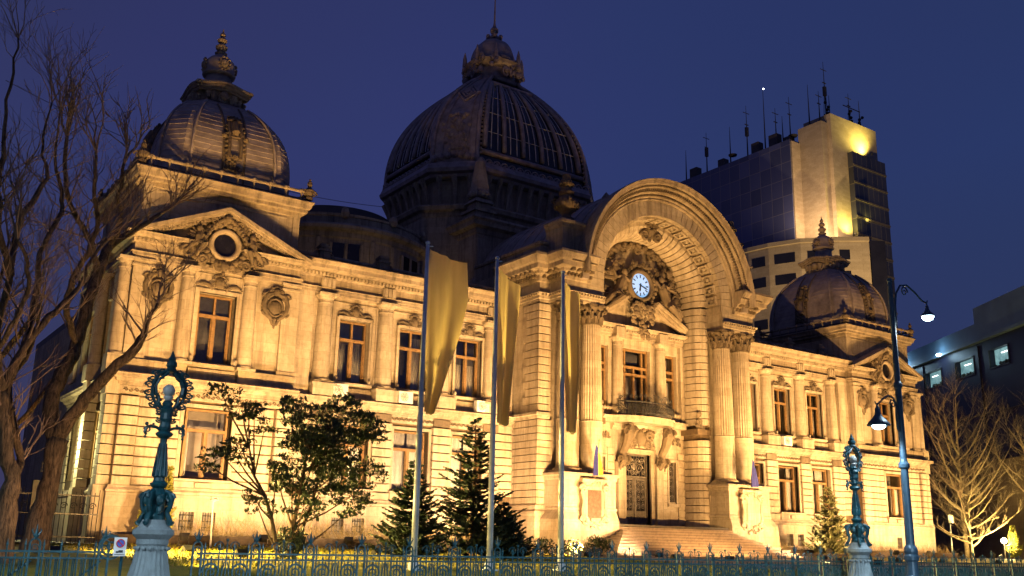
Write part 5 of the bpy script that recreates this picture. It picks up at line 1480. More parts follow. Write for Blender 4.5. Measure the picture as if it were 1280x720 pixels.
# ---- one bay of fence (rails, bars, scrolls) and one finial post, copied along the run
PITCH_F = 1.046
def bay_mesh(gate=False):
    m = MB()
    for z, t in ((1.34, .016), (1.24, .014), (.34, .018)): m.box(-.523, .523, -.012, .012, z-t, z+t)
    for i in range(7):
        x = -.39+.13*i; top = 1.44 if i % 2 == 0 else 1.30
        m.tube([(x, 0, .16), (x, 0, top)], .0145, 5); m.tube([(x+.065, 0, .16), (x+.065, 0, 1.24)], .010, 4) if i < 6 else None
        if i % 2 == 0: m.tube([(x, 0, top-.03), (x, 0, top), (x, 0, top+.09)], [.008, .022, .002], 5)
    if gate:
        for i in range(7): m.tube([(-.45+.13*i+.02, 0, .16), (-.45+.13*i+.02, 0, 1.24)], .009, 4)
        m.tube([(-.5, .02, .4), (.5, .02, 1.2)], .016, 5)
    else:
        for q in (-1, 1):
            m.scroll((q*.25, 0, 1.02), (q, 0, 0), (0, 0, 1), .17, 1.9, .021, 5, 24); m.scroll((q*.25, 0, .66), (q, 0, 0), (0, 0, -1), .17, 1.9, .021, 5, 24)
            m.tube([(q*.05, 0, .4), (q*.09, 0, .8), (q*.03, 0, 1.2)], .012, 5)
            m.scroll((q*.13, 0, 1.46), (q, 0, 0), (0, 0, 1), .10, 1.4, .011, 4, 14)
        m.tube([(0, 0, 1.3), (0, 0, 1.55)], .012, 5); m.ball((0, 0, 1.57), .03, 6, 4)
    return m
def post_mesh():
    m = MB()
    for q in (-1, 1): m.box(q*.075-.016, q*.075+.016, -.016, .016, .12, 1.46)
    pts = [(.075*math.cos(PI*i/8), 0, 1.46+.075*math.sin(PI*i/8)) for i in range(9)]; m.tube(pts, .017, 5)
    m.box(-.1, .1, -.03, .03, .12, .3)
    m.scroll((0, 0, 1.40), (1, 0, 0), (0, 0, 1), .06, 1.4, .012, 5, 12)
    m.tube([(0, 0, 1.52), (0, 0, 1.58), (0, 0, 1.66), (0, 0, 1.76)], [.02, .03, .02, .003], 6); m.ball((0, 0, 1.58), (.05, .03, .03), 6, 4)
    for q in (-1, 1): m.tube([(0, 0, 1.55), (q*.05, 0, 1.62), (q*.07, 0, 1.66), (q*.05, 0, 1.69)], [.014, .013, .012, .006], 5)
    return m
bay0 = bay_mesh().build('fence_panel', M['teal']); post0 = post_mesh().build('post', M['teal']); gate0 = bay_mesh(True).build('gate_leaf', M['teal'])
def fence_run(xs, label, protos=(bay0, post0), name='iron_fence', cat='fence', last=True):
    t = thing(name, label, cat, (xs[0], FY, .12))
    for i, x in enumerate(xs):
        if i < len(xs)-1:
            o = protos[0].copy(); C.objects.link(o); o.parent = t; o.location = (x+PITCH_F/2-xs[0], 0, protos[0].location.z-.12)
        if i < len(xs)-1 or last:
            o = protos[1].copy(); C.objects.link(o); o.parent = t; o.location = (x-xs[0], 0, protos[1].location.z-.12)
    b = MB(); b.box(xs[0]-.1, xs[-1]+.1, FY-.14, FY+.14, .05, .16); b.build('kerb', M['lampstone'], t)
    return t
X0 = -33.01
fence_run([X0-1.7+PITCH_F*i for i in range(0, 18)], 'long teal iron fence with scrolls and finial posts between the two ornate lamps')
fence_run([-15.9+PITCH_F*i for i in range(0, 34)], 'teal iron fence running to the right of the smaller ornate lamp')
gx = -37.3
fence_run([gx-1.05, gx-.0, gx+1.05], 'teal iron gate with dense bars and diagonal braces left of the large ornate lamp', (gate0, post0), 'iron_gate', 'gate')
fence_run([gx-1.05-PITCH_F*i for i in range(9, 0, -1)], 'teal iron fence left of the braced gate, under the big bare trees')
b = MB(); b.scroll((gx+1.15, FY-.02, 1.42), (1, 0, 0), (0, 0, 1), .19, 1.9, .02, 5, 26); b.tube([(gx+1.15+.19*math.cos(i*PI/8), FY, 1.42+.19*math.sin(i*PI/8)) for i in range(17)], .02, 5); b.tube([(gx+1.34, FY, .12), (gx+1.34, FY, 1.42)], .025, 6)
tag(b.build('gate_scroll', M['teal']), 'large round iron scroll topping the gate post beside the parking sign', 'gate ornament')
for o in (bay0, post0, gate0): bpy.data.objects.remove(o)

# ---- ornate lampposts on fluted stone plinths
def ornate_lamp(loc, label):
    t = thing('ornate_lamppost', label, 'lamppost', (0, 0, 0), 'ornate lampposts in the fence')
    m = MB()
    m.box(-.36, .36, -.36, .36, .0, .42)
    m.lathe([(.33, .40), (.36, .46), (.33, .52), (.34, .56), (.31, .60)], (0, 0, 0), 32)
    m.lathe([(.30, .74), (.36, .80), (.375, .92), (.35, 1.05), (.29, 1.3), (.255, 1.5), (.245, 1.6)], (0, 0, 0), 48, .05)
    m.lathe([(.29, .58), (.36, .66), (.37, .74), (.31, .80)], (0, 0, 0), 32)
    m.lathe([(.245, 1.58), (.26, 1.60), (.26, 1.68), (.30, 1.72), (.335, 1.76), (.335, 1.83), (.28, 1.86), (.23, 1.92), (.20, 2.0)], (0, 0, 0), 32)
    for i in range(16):
        a = i*PI/8; m.ball((.27*math.cos(a), .27*math.sin(a), 1.53), .035, 6, 4); m.ball((.37*math.cos(a), .37*math.sin(a), .72), .04, 6, 4)
    m.build('plinth', M['lampstone'], t, False)
    m = MB()
    m.lathe([(.17, 1.98), (.18, 2.06), (.14, 2.14), (.15, 2.3), (.17, 2.42), (.10, 2.52)], (0, 0, 0), 16)
    for i in range(4):
        a = i*PI/2+PI/4; c, s = math.cos(a), math.sin(a)
        def R(r, z): return (r*c, r*s, z)
        m.tube([R(.14, 2.48), R(.22, 2.44), R(.27, 2.34), R(.25, 2.22), R(.21, 2.12), R(.26, 2.0), R(.29, 1.94)], [.03, .045, .05, .045, .04, .045, .03], 7)
        m.scroll(R(.24, 2.36), (c, s, 0), (0, 0, 1), .085, 1.6, .03, 6, 16); m.scroll(R(.28, 1.97), (c, s, 0), (0, 0, -1), .06, 1.5, .026, 6, 14)
        a2 = i*PI/2; m.ball((.16*math.cos(a2), .16*math.sin(a2), 2.32), (.07, .07, .09), 7, 5); m.ball((.16*math.cos(a2), .16*math.sin(a2), 2.15), (.05, .05, .08), 6, 4)
    m.build('scroll_base', M['teal'], t)
    m = MB()
    m.lathe([(.07, 2.5), (.13, 2.56), (.15, 2.60), (.10, 2.64), (.09, 2.70), (.115, 2.74), (.12, 2.82), (.095, 2.9), (.07, 3.05), (.055, 3.3), (.06, 3.36), (.12, 3.40), (.15, 3.44), (.13, 3.47), (.07, 3.5), (.10, 3.56), (.085, 3.66), (.06, 3.72), (.075, 3.80), (.09, 3.86), (.05, 3.92)], (0, 0, 0), 20)
    for i in range(10):
        a = i*PI/5; m.tube([(.115*math.cos(a), .115*math.sin(a), 2.72), (.10*math.cos(a), .10*math.sin(a), 2.95), (.065*math.cos(a), .065*math.sin(a), 3.28)], [.022, .016, .01], 5)
    m.build('shaft', M['teal'], t)
    for s in (-1, 1):                                      # short arms with curled ends
        m = MB()
        m.tube([(s*.05, 0, 3.50), (s*.14, 0, 3.55), (s*.24, 0, 3.57), (s*.31, 0, 3.54), (s*.33, 0, 3.46), (s*.30, 0, 3.41)], [.03, .026, .028, .03, .03, .02], 6)
        m.ball((s*.31, 0, 3.60), .035, 6, 5); m.scroll((s*.29, 0, 3.50), (s, 0, 0), (0, 0, 1), .06, 1.4, .018, 5, 14); m.ball((s*.20, 0, 3.60), .025, 6, 4); m.ball((s*.32, 0, 3.38), .026, 6, 4)
        m.build('arm', M['teal'], t)
    m = MB()                                               # lyre frame round the globe
    for s in (-1, 1):
        for y in (-.03, .03):
            m.tube([(s*.03, y, 3.88), (s*.10, y, 3.90), (s*.145, y, 3.98), (s*.15, y, 4.08), (s*.20, y, 4.14), (s*.215, y, 4.26), (s*.175, y, 4.37), (s*.12, y, 4.43), (s*.06, y, 4.50), (s*.03, y, 4.56)], [.02, .024, .022, .02, .022, .024, .022, .024, .022, .02], 6)
        for (x, z, r) in ((.21, 4.09, .055), (.23, 4.33, .04), (.16, 3.94, .045), (.13, 4.47, .04), (.10, 3.68, .05), (.12, 3.80, .04)):
            m.scroll((s*x, 0, z), (s, 0, 0), (0, 0, 1 if z > 4 else -1), r, 1.5, .017, 5, 14); m.ball((s*(x+.03), 0, z+.03), .022, 6, 4)
        for i in range(7):
            a = -PI/2+PI*(i+.5)/7; m.ball((s*(.19+.02*math.cos(a)*2)*abs(math.cos(a))**.4, 0, 4.22+.2*math.sin(a)), .022, 5, 4)
    m.lathe([(.05, 4.52), (.09, 4.55), (.06, 4.60), (.085, 4.64), (.075, 4.70), (.05, 4.73), (.06, 4.76), (.035, 4.80), (.02, 4.86), (.008, 4.9)], (0, 0, 0), 12)
    for s in (-1, 1):                                      # heavy outer ring with leaf knobs
        m.tube([(s*.30*math.sin(PI*i/16)*.86, 0, 4.21-.34*math.cos(PI*i/16)) for i in range(17)], [.026]*17, 7)
        for i in range(1, 9):
            a = PI*i/9; m.scroll((s*(.26*math.sin(a)+.05), 0, 4.21-.34*math.cos(a)), (s, 0, 0), (0, 0, 1 if i % 2 else -1), .068, 1.5, .019, 5, 14); m.ball((s*(.26*math.sin(a)+.10), 0, 4.21-.34*math.cos(a)), .022, 5, 4)
    m.lathe([(.06, 3.62), (.10, 3.70), (.085, 3.80), (.11, 3.86), (.07, 3.92), (.085, 3.97), (.05, 4.02)], (0, 0, 0), 14)
    m.v = [(x*1.12, y*1.3, z) for x, y, z in m.v]
    m.build('lyre_frame', M['teal'], t)
    m = MB(); m.ball((0, 0, 4.20), (.105, .105, .11), 20, 12); m.lathe([(.05, 4.0), (.08, 4.06), (.09, 4.10)], (0, 0, 0), 12)
    m.build('globe', flat_mat('milky_lamp_globe', (.40, .42, .40), .35, 0, .08, 4, 0), t, True)
    t.location = loc; return t
l1 = ornate_lamp((-35.5, -28.35, -.12), 'large teal ornate iron lamppost on a fluted stone plinth at the left, nearer the viewer')
l2 = copy_tree(l1, (-17.15, -28.9, -.15)); l2['label'] = 'smaller looking teal ornate lamppost on a fluted plinth beside the tall street lamp'

# ---- tall street lamp with two arms
GREY = flat_mat('blue_grey_lamp_paint', (.035, .075, .115), .4, .2, .2, 5, .05)
def street_lamp(loc, label, name='street_lamp', power=500):
    t = thing(name, label, 'street lamp', (0, 0, 0))
    m = MB()
    m.lathe([(.21, 0), (.21, .3), (.17, .34), (.165, .9), (.19, .95), (.19, 1.05), (.15, 1.1), (.14, 1.42), (.175, 1.46), (.18, 1.55), (.15, 1.6), (.165, 1.66), (.16, 1.74), (.11, 1.82), (.10, 3.0)], (0, 0, 0), 20)
    m.lathe([(.10, 2.98), (.09, 3.65), (.135, 3.70), (.14, 3.78), (.10, 3.84), (.085, 3.9), (.08, 5.7), (.11, 5.74), (.11, 5.82), (.075, 5.88), (.06, 8.5), (.075, 8.54), (.05, 8.62)], (0, 0, 0), 20)
    m.build('pole', GREY, t, False)
    m = MB()
    m.tube([(-.06, 0, 4.6), (-.14, 0, 4.65), (-.16, 0, 4.95), (-.14, 0, 5.27), (-.24, 0, 5.43), (-.45, 0, 5.47), (-.70, 0, 5.35), (-.86, 0, 5.23), (-.98, 0, 5.21), (-1.02, 0, 5.27)], [.025, .03, .03, .028, .026, .026, .025, .024, .022, .016], 6)
    m.scroll((-.28, 0, 5.27), (-1, 0, 0), (0, 0, 1), .12, 1.5, .02, 5, 16)
    m.build('arm', GREY, t)
    m = MB()
    m.tube([(.06, 0, 7.3), (.13, 0, 7.35), (.16, 0, 7.9), (.24, 0, 8.25), (.45, 0, 8.50), (.75, 0, 8.56), (1.1, 0, 8.42), (1.4, 0, 8.24), (1.62, 0, 8.20), (1.66, 0, 8.28)], [.025, .03, .03, .028, .026, .026, .025, .024, .022, .016], 6)
    m.scroll((.62, 0, 8.36), (1, 0, 0), (0, 0, 1), .15, 1.5, .022, 5, 16)
    m.build('arm', GREY, t)
    lit = emis_mat('lit_lamp_glass', (0.62, 0.88, 1.0), 14.0)
    for x, z, p in ((-.93, 5.20, power*.22), (1.62, 8.18, power)):
        k = .84 if x < 0 else .55; dz = .63*k
        m = MB(); m.lathe([(q*k, z-w*k) for q, w in ((.03, 0), (.04, .08), (.075, .12), (.085, .24), (.10, .30), (.16, .40), (.28, .52), (.335, .60), (.335, .63), (.27, .63))], (x, 0, 0), 24)
        h = m.build('lamp_head', GREY, t, True)
        m = MB(); m.ball((x, 0, z-dz), (.2*k, .2*k, .10) if x < 0 else (.16, .16, .13), 16, 8); m.build('bulb', lit, h, True)
        ld = bpy.data.lights.new('street_lamp_light', 'SPOT'); ld.energy = p*4; ld.color = (.72, .90, 1.0); ld.shadow_soft_size = .18; ld.spot_size = math.radians(165); ld.spot_blend = .5
        lo = bpy.data.objects.new('street_lamp_light', ld); C.objects.link(lo); lo.parent = h; pw = wloc(h); lo.location = (x-pw[0], -pw[1], z-dz-.17-pw[2])
    t.location = loc; return t
street_lamp((-17.98, -31.0, -.02), 'tall blue-grey street lamp with a lit pendant head and a curled upper arm')
# the next lamps of the same street stand just outside the frame; their light falls on the railings
for x_, y_, pw_ in ((-45.2, -33.2, 1100), (-29.0, -47.0, 9500)):
    street_lamp((x_, y_, 0.0), 'tall street lamp standing outside the picture on the near pavement', power=pw_)['group'] = 'street lamps outside the picture'

# ---- flagpoles with long narrow banners
POLES = [(-26.84, 'nearest the left bare tree, wide banner'), (-24.40, ''), (-21.87, '')]
for i, x in enumerate((-26.84, -24.40, -21.87)):
    t = thing('flagpole', ('leftmost slim pale flagpole, carrying the widest khaki banner', 'middle slim pale flagpole rising before the tall dark conifer', 'rightmost slim pale flagpole, rising in front of the portal pier')[i], 'flagpole', (x, -22, .88), 'pale flagpoles on the lawn')
    m = MB(); m.lathe([(.09, .85), (.088, 3), (.07, 7), (.052, 10.0)], (x, -22, 0), 16); m.build('pole', M['pole'], t, True)
    m = MB(); m.ball((x, -22, 10.02), (.07, .07, .06), 12, 8); m.tube([(x, -22.0, 9.92), (x+.18, -22, 9.95)], .018, 5); m.build('pole_cap', M['pole'], t)
    m = MB(); m.box(x-.18, x+.18, -22.18, -21.82, .84, .92); m.lathe([(.15, .9), (.15, 1.05), (.11, 1.1)], (x, -22, 0), 16); m.build('base', M['pole'], t)
    # banner: cloth held along the pole, hem drooping
    wt, wb, z1, zr, zb = ((1.25, .34, 9.86, 9.64, 5.12), (.78, .52, 9.74, 9.28, 5.02), (.66, .58, 9.72, 9.38, 5.0))[i]
    nu, nv = 14, 40; vs = []
    for b_ in range(nv+1):
        v = b_/nv
        for a in range(nu+1):
            u = a/nu; w = (wt*(1-v)+wb*v)*(1-.10*math.sin(PI*v))
            if i == 0: w = wt*max(0.0, 1-max(0, v-.18)/.82)**.8 + wb*v
            if i == 0: w = min(w, wt)
            z = (z1+(zr-z1)*u)*(1-v) + (zb-.05*u)*v
            y = -22 + (.15*math.sin(u*11.0+v*2.2+i)*(.25+u)*(.4+v) + .10*math.sin(u*3+v*5) + .03*math.sin(u*23+i))
            vs.append((x+.085+w*u*.98, y, z))
    W1 = nu+1
    m = MB(); m.add(vs, [(q*W1+p, q*W1+p+1, (q+1)*W1+p+1, (q+1)*W1+p) for q in range(nv) for p in range(nu)])
    bo_ = m.build('banner', M['banner'], None, True)
    tag(bo_, ('wide khaki banner tapering downwards on the leftmost flagpole', 'narrow khaki banner hanging on the middle flagpole', 'narrow khaki banner on the rightmost flagpole, before the portal')[i], 'banner', 'khaki banners on the flagpoles')

# ---- two small flags leaning from the portal pedestals
def wall_flag(x, label, kinds, lean):
    t = thing('flag', label, 'flag', (x, -4.9, 4.6), 'flags on the portal pedestals')
    m = MB(); m.tube([(x, -4.5, 4.7), (x+lean, -5.3, 7.05)], .025, 6); m.ball((x+lean, -5.3, 7.08), .05, 8, 5); m.build('staff', M['wood'], t)
    for k, (mat, u0, u1) in enumerate(kinds):
        m = MB(); vs = []; n = 20; w = 6
        for q in range(n+1):
            v = q/n
            for j in range(w+1):
                u = u0+(u1-u0)*j/w                         # gathered folds hanging below the staff
                px = x+lean*(1-.5*u) + (1.35*u-.6)*(.35+.65*v)*(1-.35*v); py = -5.28+.30*u+.13*math.sin(u*15)*(.3+.7*v)
                vs.append((px, py, 6.95-.85*u*(1-v*.6)-1.75*v*(1-.25*u)))
        m.add(vs, [(q*(w+1)+p, q*(w+1)+p+1, (q+1)*(w+1)+p+1, (q+1)*(w+1)+p) for q in range(n) for p in range(w)]); m.build('cloth', mat, t, True)
wall_flag(-6.1, 'blue, yellow and red flag drooping from a staff on the left column pedestal', [(M['blue'], 0, .33), (M['yellow'], .33, .72), (M['red'], .72, 1.0)], -.25)
wall_flag(6.1, 'dark blue flag drooping from a staff on the right column pedestal', [(M['blue'], 0, .5), (M['blue'], .5, 1.0)], -.25)
for o in bpy.data.objects: pass

# ---- air conditioners on the string course
for x, z, lab in ((-19.35, 8.95, 'white outdoor air conditioner below the window nearest the left pavilion'), (-15.6, 8.95, 'white outdoor air conditioner below the middle window of the left wing'), (-10.75, 8.93, 'white outdoor air conditioner below the left wing window nearest the portal'), (14.6, 8.95, 'white outdoor air conditioner below a window of the right wing')):
    t = thing('air_conditioner', lab, 'air conditioner', (x, -.5, 8.6), 'air conditioners on the string course')
    m = MB(); m.cham(x-.42, x+.42, -.66, -.32, z-.31, z+.31, .02); cs = m.build('casing', M['white'], t)
    m = MB()
    for r in (.07, .14, .21): m.tube([(x-.1+r*math.cos(i*PI/10), -.675, z+r*math.sin(i*PI/10)) for i in range(21)], .010, 4)
    for i in range(6): a = i*PI/3; m.tube([(x-.1, -.675, z), (x-.1+.22*math.cos(a), -.675, z+.22*math.sin(a))], .008, 4)
    m.build('fan_grille', M['grille'], t)
    m = MB(); m.box(x-.3, x-.24, -.6, -.3, 8.58, z-.31); m.box(x+.24, x+.3, -.6, -.3, 8.58, z-.31); m.build('bracket', M['iron'], t)

# ---- parking sign on the gate, camera mast, small things
t = thing('parking_sign', 'small white and blue no-parking sign fixed to the fence left of the large lamp', 'sign', (-36.02, -28.37, 1.3))
m = MB(); m.box(-36.12, -35.92, -28.38, -28.365, 1.28, 1.58); m.build('plate', M['white'], t)
m = MB(); m.lathe([(.062, 0), (.062, .004)], (0, 0, 0), 24); m.v = [(x-36.02, -28.381-z, 1.485+y) for x, y, z in m.v]; m.build('disc', flat_mat('sign_blue', (.03, .09, .45), .4, 0, .05, 3, 0), t)
m = MB(); m.tube([(-36.02+.062*math.cos(i*PI/12), -28.388, 1.485+.062*math.sin(i*PI/12)) for i in range(25)], .008, 5); m.tube([(-36.06, -28.388, 1.525), (-35.98, -28.388, 1.445)], .008, 5); m.build('red_ring', M['red'], t)
m = MB(); m.box(-36.08, -36.04, -28.384, -28.380, 1.33, 1.36); m.box(-36.04, -35.97, -28.384, -28.380, 1.335, 1.375); m.box(-36.10, -35.94, -28.384, -28.380, 1.30, 1.31); m.build('pictogram', M['iron'], t)
t = thing('camera_mast', 'thin white security camera mast on the lawn before the left pavilion', 'security camera', (-27.0, -6, 1.23))
m = MB(); m.tube([(-27.0, -6, 1.2), (-27.06, -6, 3.05)], .04, 8); m.build('mast', M['white'], t)
m = MB(); m.frus(-27.2, -26.9, -6.2, -5.95, 3.05, -27.15, -26.92, -6.12, -5.97, 3.2); m.tube([(-27.05, -6.1, 3.12), (-27.1, -6.32, 3.05)], .05, 8); m.build('camera_head', M['white'], t)
# dark iron gate closing the left side passage
t = thing('passage_gate', 'dark wrought iron gate closing the passage beside the left pavilion', 'gate', (-31.4, -2.0, 1.3))
m = MB()
for i in range(26): m.tube([(-35+.18*i, -2, 1.3), (-35+.18*i, -2, 3.3+.12*(i % 2))], .018, 4)
for z in (1.5, 2.4, 3.15): m.box(-35.1, -30.5, -2.03, -1.97, z, z+.05)
for i in range(12): m.scroll((-34.8+.37*i, -2, 2.75), (1, 0, 0), (0, 0, 1), .15, 1.6, .02, 4, 14)
m.build('gate_bars', M['iron'], t)
m = MB(); m.box(-33.1, -32.85, -2.15, -1.85, 1.2, 3.7); m.build('gate_post', M['iron'], t)

# ================================================================== TREES AND PLANTS
def unit(v): return v.normalized() if v.length > 1e-9 else Vector((0, 0, 1))
def twigs(m, rnd, p, d, L, r, depth, up_=.25, spread=.6, nmax=3, sides=4, rmin=.004):
    """a wavering twig with side twigs"""
    n = 4 if depth > 0 else 3; pts = [p]; dd = d; seg = L/n
    for i in range(n):
        dd = unit(dd + Vector((rnd.gauss(0, .18), rnd.gauss(0, .18), rnd.gauss(0, .12)+up_*.25)))
        pts.append(pts[-1]+dd*seg)
    m.tube(pts, [max(rmin, r*(1-.72*i/n)) for i in range(n+1)], sides if r > .02 else 3, cap=False)
    if depth <= 0: return
    for k in range(nmax+rnd.randint(0, 1)):
        t = rnd.uniform(.3, 1.0); i = min(n-1, int(t*n)); q = pts[i].lerp(pts[i+1], t*n-i)
        ax = unit(Vector((rnd.gauss(0, 1), rnd.gauss(0, 1), rnd.gauss(0, .5))))
        nd = unit(dd + ax*spread*rnd.uniform(.7, 1.4) + Vector((0, 0, up_*.5)))
        twigs(m, rnd, q, nd, L*rnd.uniform(.5, .75), max(rmin, r*.55), depth-1, up_, spread, nmax, sides, rmin)
def bare_tree(name, label, loc, limbs, seed, bark, twigmat, depth=2, group=None, dens=1.0, tw=1.3, spread=.6, nm=2):
    rnd = random.Random(seed); t = thing(name, label, 'tree', loc, group)
    tr = MB(); m = MB()
    for l in limbs:
        P = [Vector(q[:3]) for q in l]; R = [q[3] for q in l]
        # smooth and roughen the limb
        pts = []; rr = []
        for i in range(len(P)-1):
            p0, p1, p2, p3 = P[max(i-1, 0)], P[i], P[i+1], P[min(i+2, len(P)-1)]
            for k in range(4):
                u = k/4
                pts.append(.5*((2*p1)+(p2-p0)*u+(2*p0-5*p1+4*p2-p3)*u*u+(3*p1-p0-3*p2+p3)*u**3) + Vector((rnd.gauss(0, .02), rnd.gauss(0, .02), 0)))
                rr.append((R[i]*(1-u)+R[i+1]*u)*(1+rnd.gauss(0, .05)))
        pts.append(P[-1]); rr.append(R[-1])
        tr.tube(pts, rr, 10)
        d = unit(pts[-1]-pts[-2])
        for i in range(2, len(pts)):                       # side branches
            if rr[i] > .13 and bark is not M['palebark']: continue
            d = unit(pts[i]-pts[i-1])
            for _ in range(2 if rnd.random() < .55*dens else 1 if rnd.random() < .6*dens else 0):
                ax = unit(Vector((rnd.gauss(0, 1), rnd.gauss(0, 1), rnd.gauss(.25, .4))))
                twigs(m, rnd, pts[i], unit(d*.6+ax*.8+Vector((0, 0, .25))), tw*rnd.uniform(.6, 1.3), max(.011, min(.03, rr[i]*.35)), depth, spread=spread, nmax=nm)
        for _ in range(4 if rr[-1] < .075 else 0): twigs(m, rnd, pts[-1], unit(d+Vector((rnd.gauss(0, .3), rnd.gauss(0, .3), .2))), tw*1.2, max(.012, rr[-1]*.9), depth, spread=spread)
    tr.build('trunk', bark, t, True); m.build('twigs', twigmat, t)
    return t
LIMBS_A = [
   [(-35.69, -19.0, 1.19, 0.581), (-35.63, -19.0, 2.13, 0.47), (-35.52, -19.0, 3.2, 0.377), (-35.49, -19.0, 3.9, 0.34)] ,
   [(-35.49, -19.0, 3.9, 0.3), (-35.72, -18.8, 4.49, 0.242), (-35.67, -18.6, 5.13, 0.245), (-35.43, -18.4, 5.81, 0.229), (-35.18, -18.2, 6.46, 0.212), (-35.05, -18.0, 7.55, 0.205), (-34.81, -17.6, 8.57, 0.189), (-34.48, -17.2, 9.59, 0.148), (-33.85, -16.8, 10.25, 0.106), (-33.02, -16.4, 11.08, 0.073)] ,
   [(-35.49, -19.0, 3.9, 0.26), (-35.29, -19.3, 4.49, 0.21), (-35.01, -19.6, 5.05, 0.191), (-34.61, -19.9, 5.64, 0.182), (-34.14, -20.2, 6.3, 0.153), (-33.95, -20.2, 6.89, 0.062), (-33.77, -20.2, 7.45, 0.042)] ,
   [(-34.81, -17.6, 8.57, 0.111), (-35.06, -18.0, 9.19, 0.11), (-35.46, -18.3, 9.66, 0.098), (-35.91, -18.6, 10.16, 0.086), (-36.17, -18.8, 10.95, 0.075), (-36.28, -19.0, 11.88, 0.053)] ,
   [(-34.48, -17.2, 9.59, 0.103), (-34.36, -17.5, 10.21, 0.091), (-34.6, -18.0, 10.85, 0.072), (-34.61, -18.2, 11.75, 0.056)] ,
   [(-35.18, -18.2, 6.46, 0.106), (-35.62, -18.8, 7.1, 0.104), (-35.73, -19.3, 7.94, 0.103), (-35.47, -19.5, 8.63, 0.083), (-35.36, -19.6, 9.45, 0.073), (-35.59, -19.8, 10.34, 0.062), (-35.7, -20.0, 11.25, 0.042)] ,
]
LIMBS_B = [
   [(-36.67, -21.5, 1.05, 0.449), (-36.66, -21.5, 1.89, 0.384), (-36.65, -21.5, 2.75, 0.265), (-36.88, -21.5, 3.52, 0.23), (-37.14, -21.5, 4.65, 0.214)] ,
   [(-37.14, -21.5, 4.65, 0.16), (-36.87, -21.2, 5.45, 0.156), (-36.48, -21.0, 6.25, 0.15), (-36.05, -20.8, 6.88, 0.125), (-35.66, -20.6, 7.48, 0.098), (-35.46, -20.4, 8.17, 0.07), (-35.08, -20.2, 8.93, 0.051)] ,
   [(-37.14, -21.5, 4.65, 0.16), (-37.36, -21.8, 5.49, 0.142), (-37.44, -22.0, 6.35, 0.133), (-37.39, -22.2, 7.14, 0.124), (-37.68, -22.4, 7.87, 0.115), (-37.9, -22.5, 8.91, 0.097), (-37.97, -22.6, 10.0, 0.071), (-38.02, -22.6, 11.35, 0.054), (-38.02, -22.6, 12.55, 0.029)] ,
   [(-37.39, -22.2, 7.14, 0.098), (-37.35, -21.8, 8.27, 0.11), (-37.07, -21.5, 9.1, 0.103), (-36.84, -21.3, 9.83, 0.077), (-37.01, -21.3, 10.59, 0.048), (-36.95, -21.3, 11.76, 0.031)] ,
   [(-36.65, -21.5, 2.75, 0.159), (-36.43, -21.0, 3.14, 0.145), (-36.65, -21.0, 3.84, 0.127), (-36.87, -20.8, 4.94, 0.111), (-36.69, -20.8, 5.91, 0.112), (-36.62, -20.8, 6.88, 0.114), (-36.6, -20.6, 8.12, 0.106), (-36.3, -20.4, 9.22, 0.099), (-36.25, -20.2, 9.7, 0.08), (-36.53, -20.2, 10.75, 0.05), (-36.59, -20.2, 12.05, 0.033)] ,
   [(-37.36, -21.8, 5.49, 0.088), (-37.21, -22.3, 5.97, 0.088), (-37.05, -22.5, 6.68, 0.079), (-37.16, -22.8, 7.32, 0.07), (-37.44, -23.0, 7.77, 0.052)] ,
]
LIMBS_A = [[(x, y, z, r*(.60 if z < 3.3 else .78)) for x, y, z, r in l] for l in LIMBS_A]
LIMBS_B = [[(x-.12, y, z, r*.62) for x, y, z, r in l] for l in LIMBS_B]
bare_tree('bare_tree', 'big leafless tree with a forked leaning trunk in front of the palace left corner', (-35.6, -19, 1.0), LIMBS_A, 4, M['bark'], M['twig'], 2, 'leafless trees at the left', .5, 1.25)
bare_tree('bare_tree', 'big leafless tree with several upright limbs at the left edge of the picture', (-36.7, -21.5, .95), LIMBS_B, 8, M['bark'], M['twig'], 2, 'leafless trees at the left', .5, 1.15)
# two slighter ones further back on the left
def auto_limbs(x, y, z, h, lean, rnd, r0, nb):
    L = [[(x, y, z, r0), (x+lean*.2, y, z+h*.25, r0*.8), (x+lean*.5+rnd.gauss(0, .1), y, z+h*.5, r0*.6), (x+lean*.8, y+rnd.gauss(0, .2), z+h*.75, r0*.38), (x+lean, y, z+h, r0*.15)]]
    for k in range(nb):
        t = rnd.uniform(.22, .8); a = rnd.uniform(0, 2*PI); b0 = (x+lean*t, y, z+h*t); q = h*.42*(1.1-t)+.3
        L.append([(*b0, r0*(1-t)*.55+.02), (b0[0]+q*.35*math.cos(a), b0[1]+q*.35*math.sin(a), b0[2]+q*.35, r0*(1-t)*.42+.018), (b0[0]+q*.62*math.cos(a+.2), b0[1]+q*.62*math.sin(a+.2), b0[2]+q*.85, r0*(1-t)*.26+.014), (b0[0]+q*.8*math.cos(a), b0[1]+q*.8*math.sin(a), b0[2]+q*1.35, .015)])
    return L
rn = random.Random(77)
bare_tree('bare_tree', 'slender leafless tree behind the forked trunks, by the palace left flank', (-36.5, -8, 1.2), auto_limbs(-36.5, -8, 1.2, 10.5, .5, rn, .2, 9), 5, M['bark'], M['twig'], 2, 'leafless trees at the left', .8, 1.3)
bare_tree('bare_tree', 'leafless tree with dense twigs far left behind the fence', (-41.5, -7, 1.2), auto_limbs(-41.5, -7, 1.2, 13.5, -.3, rn, .26, 10), 6, M['bark'], M['twig'], 2, 'leafless trees at the left', .8, 1.5)
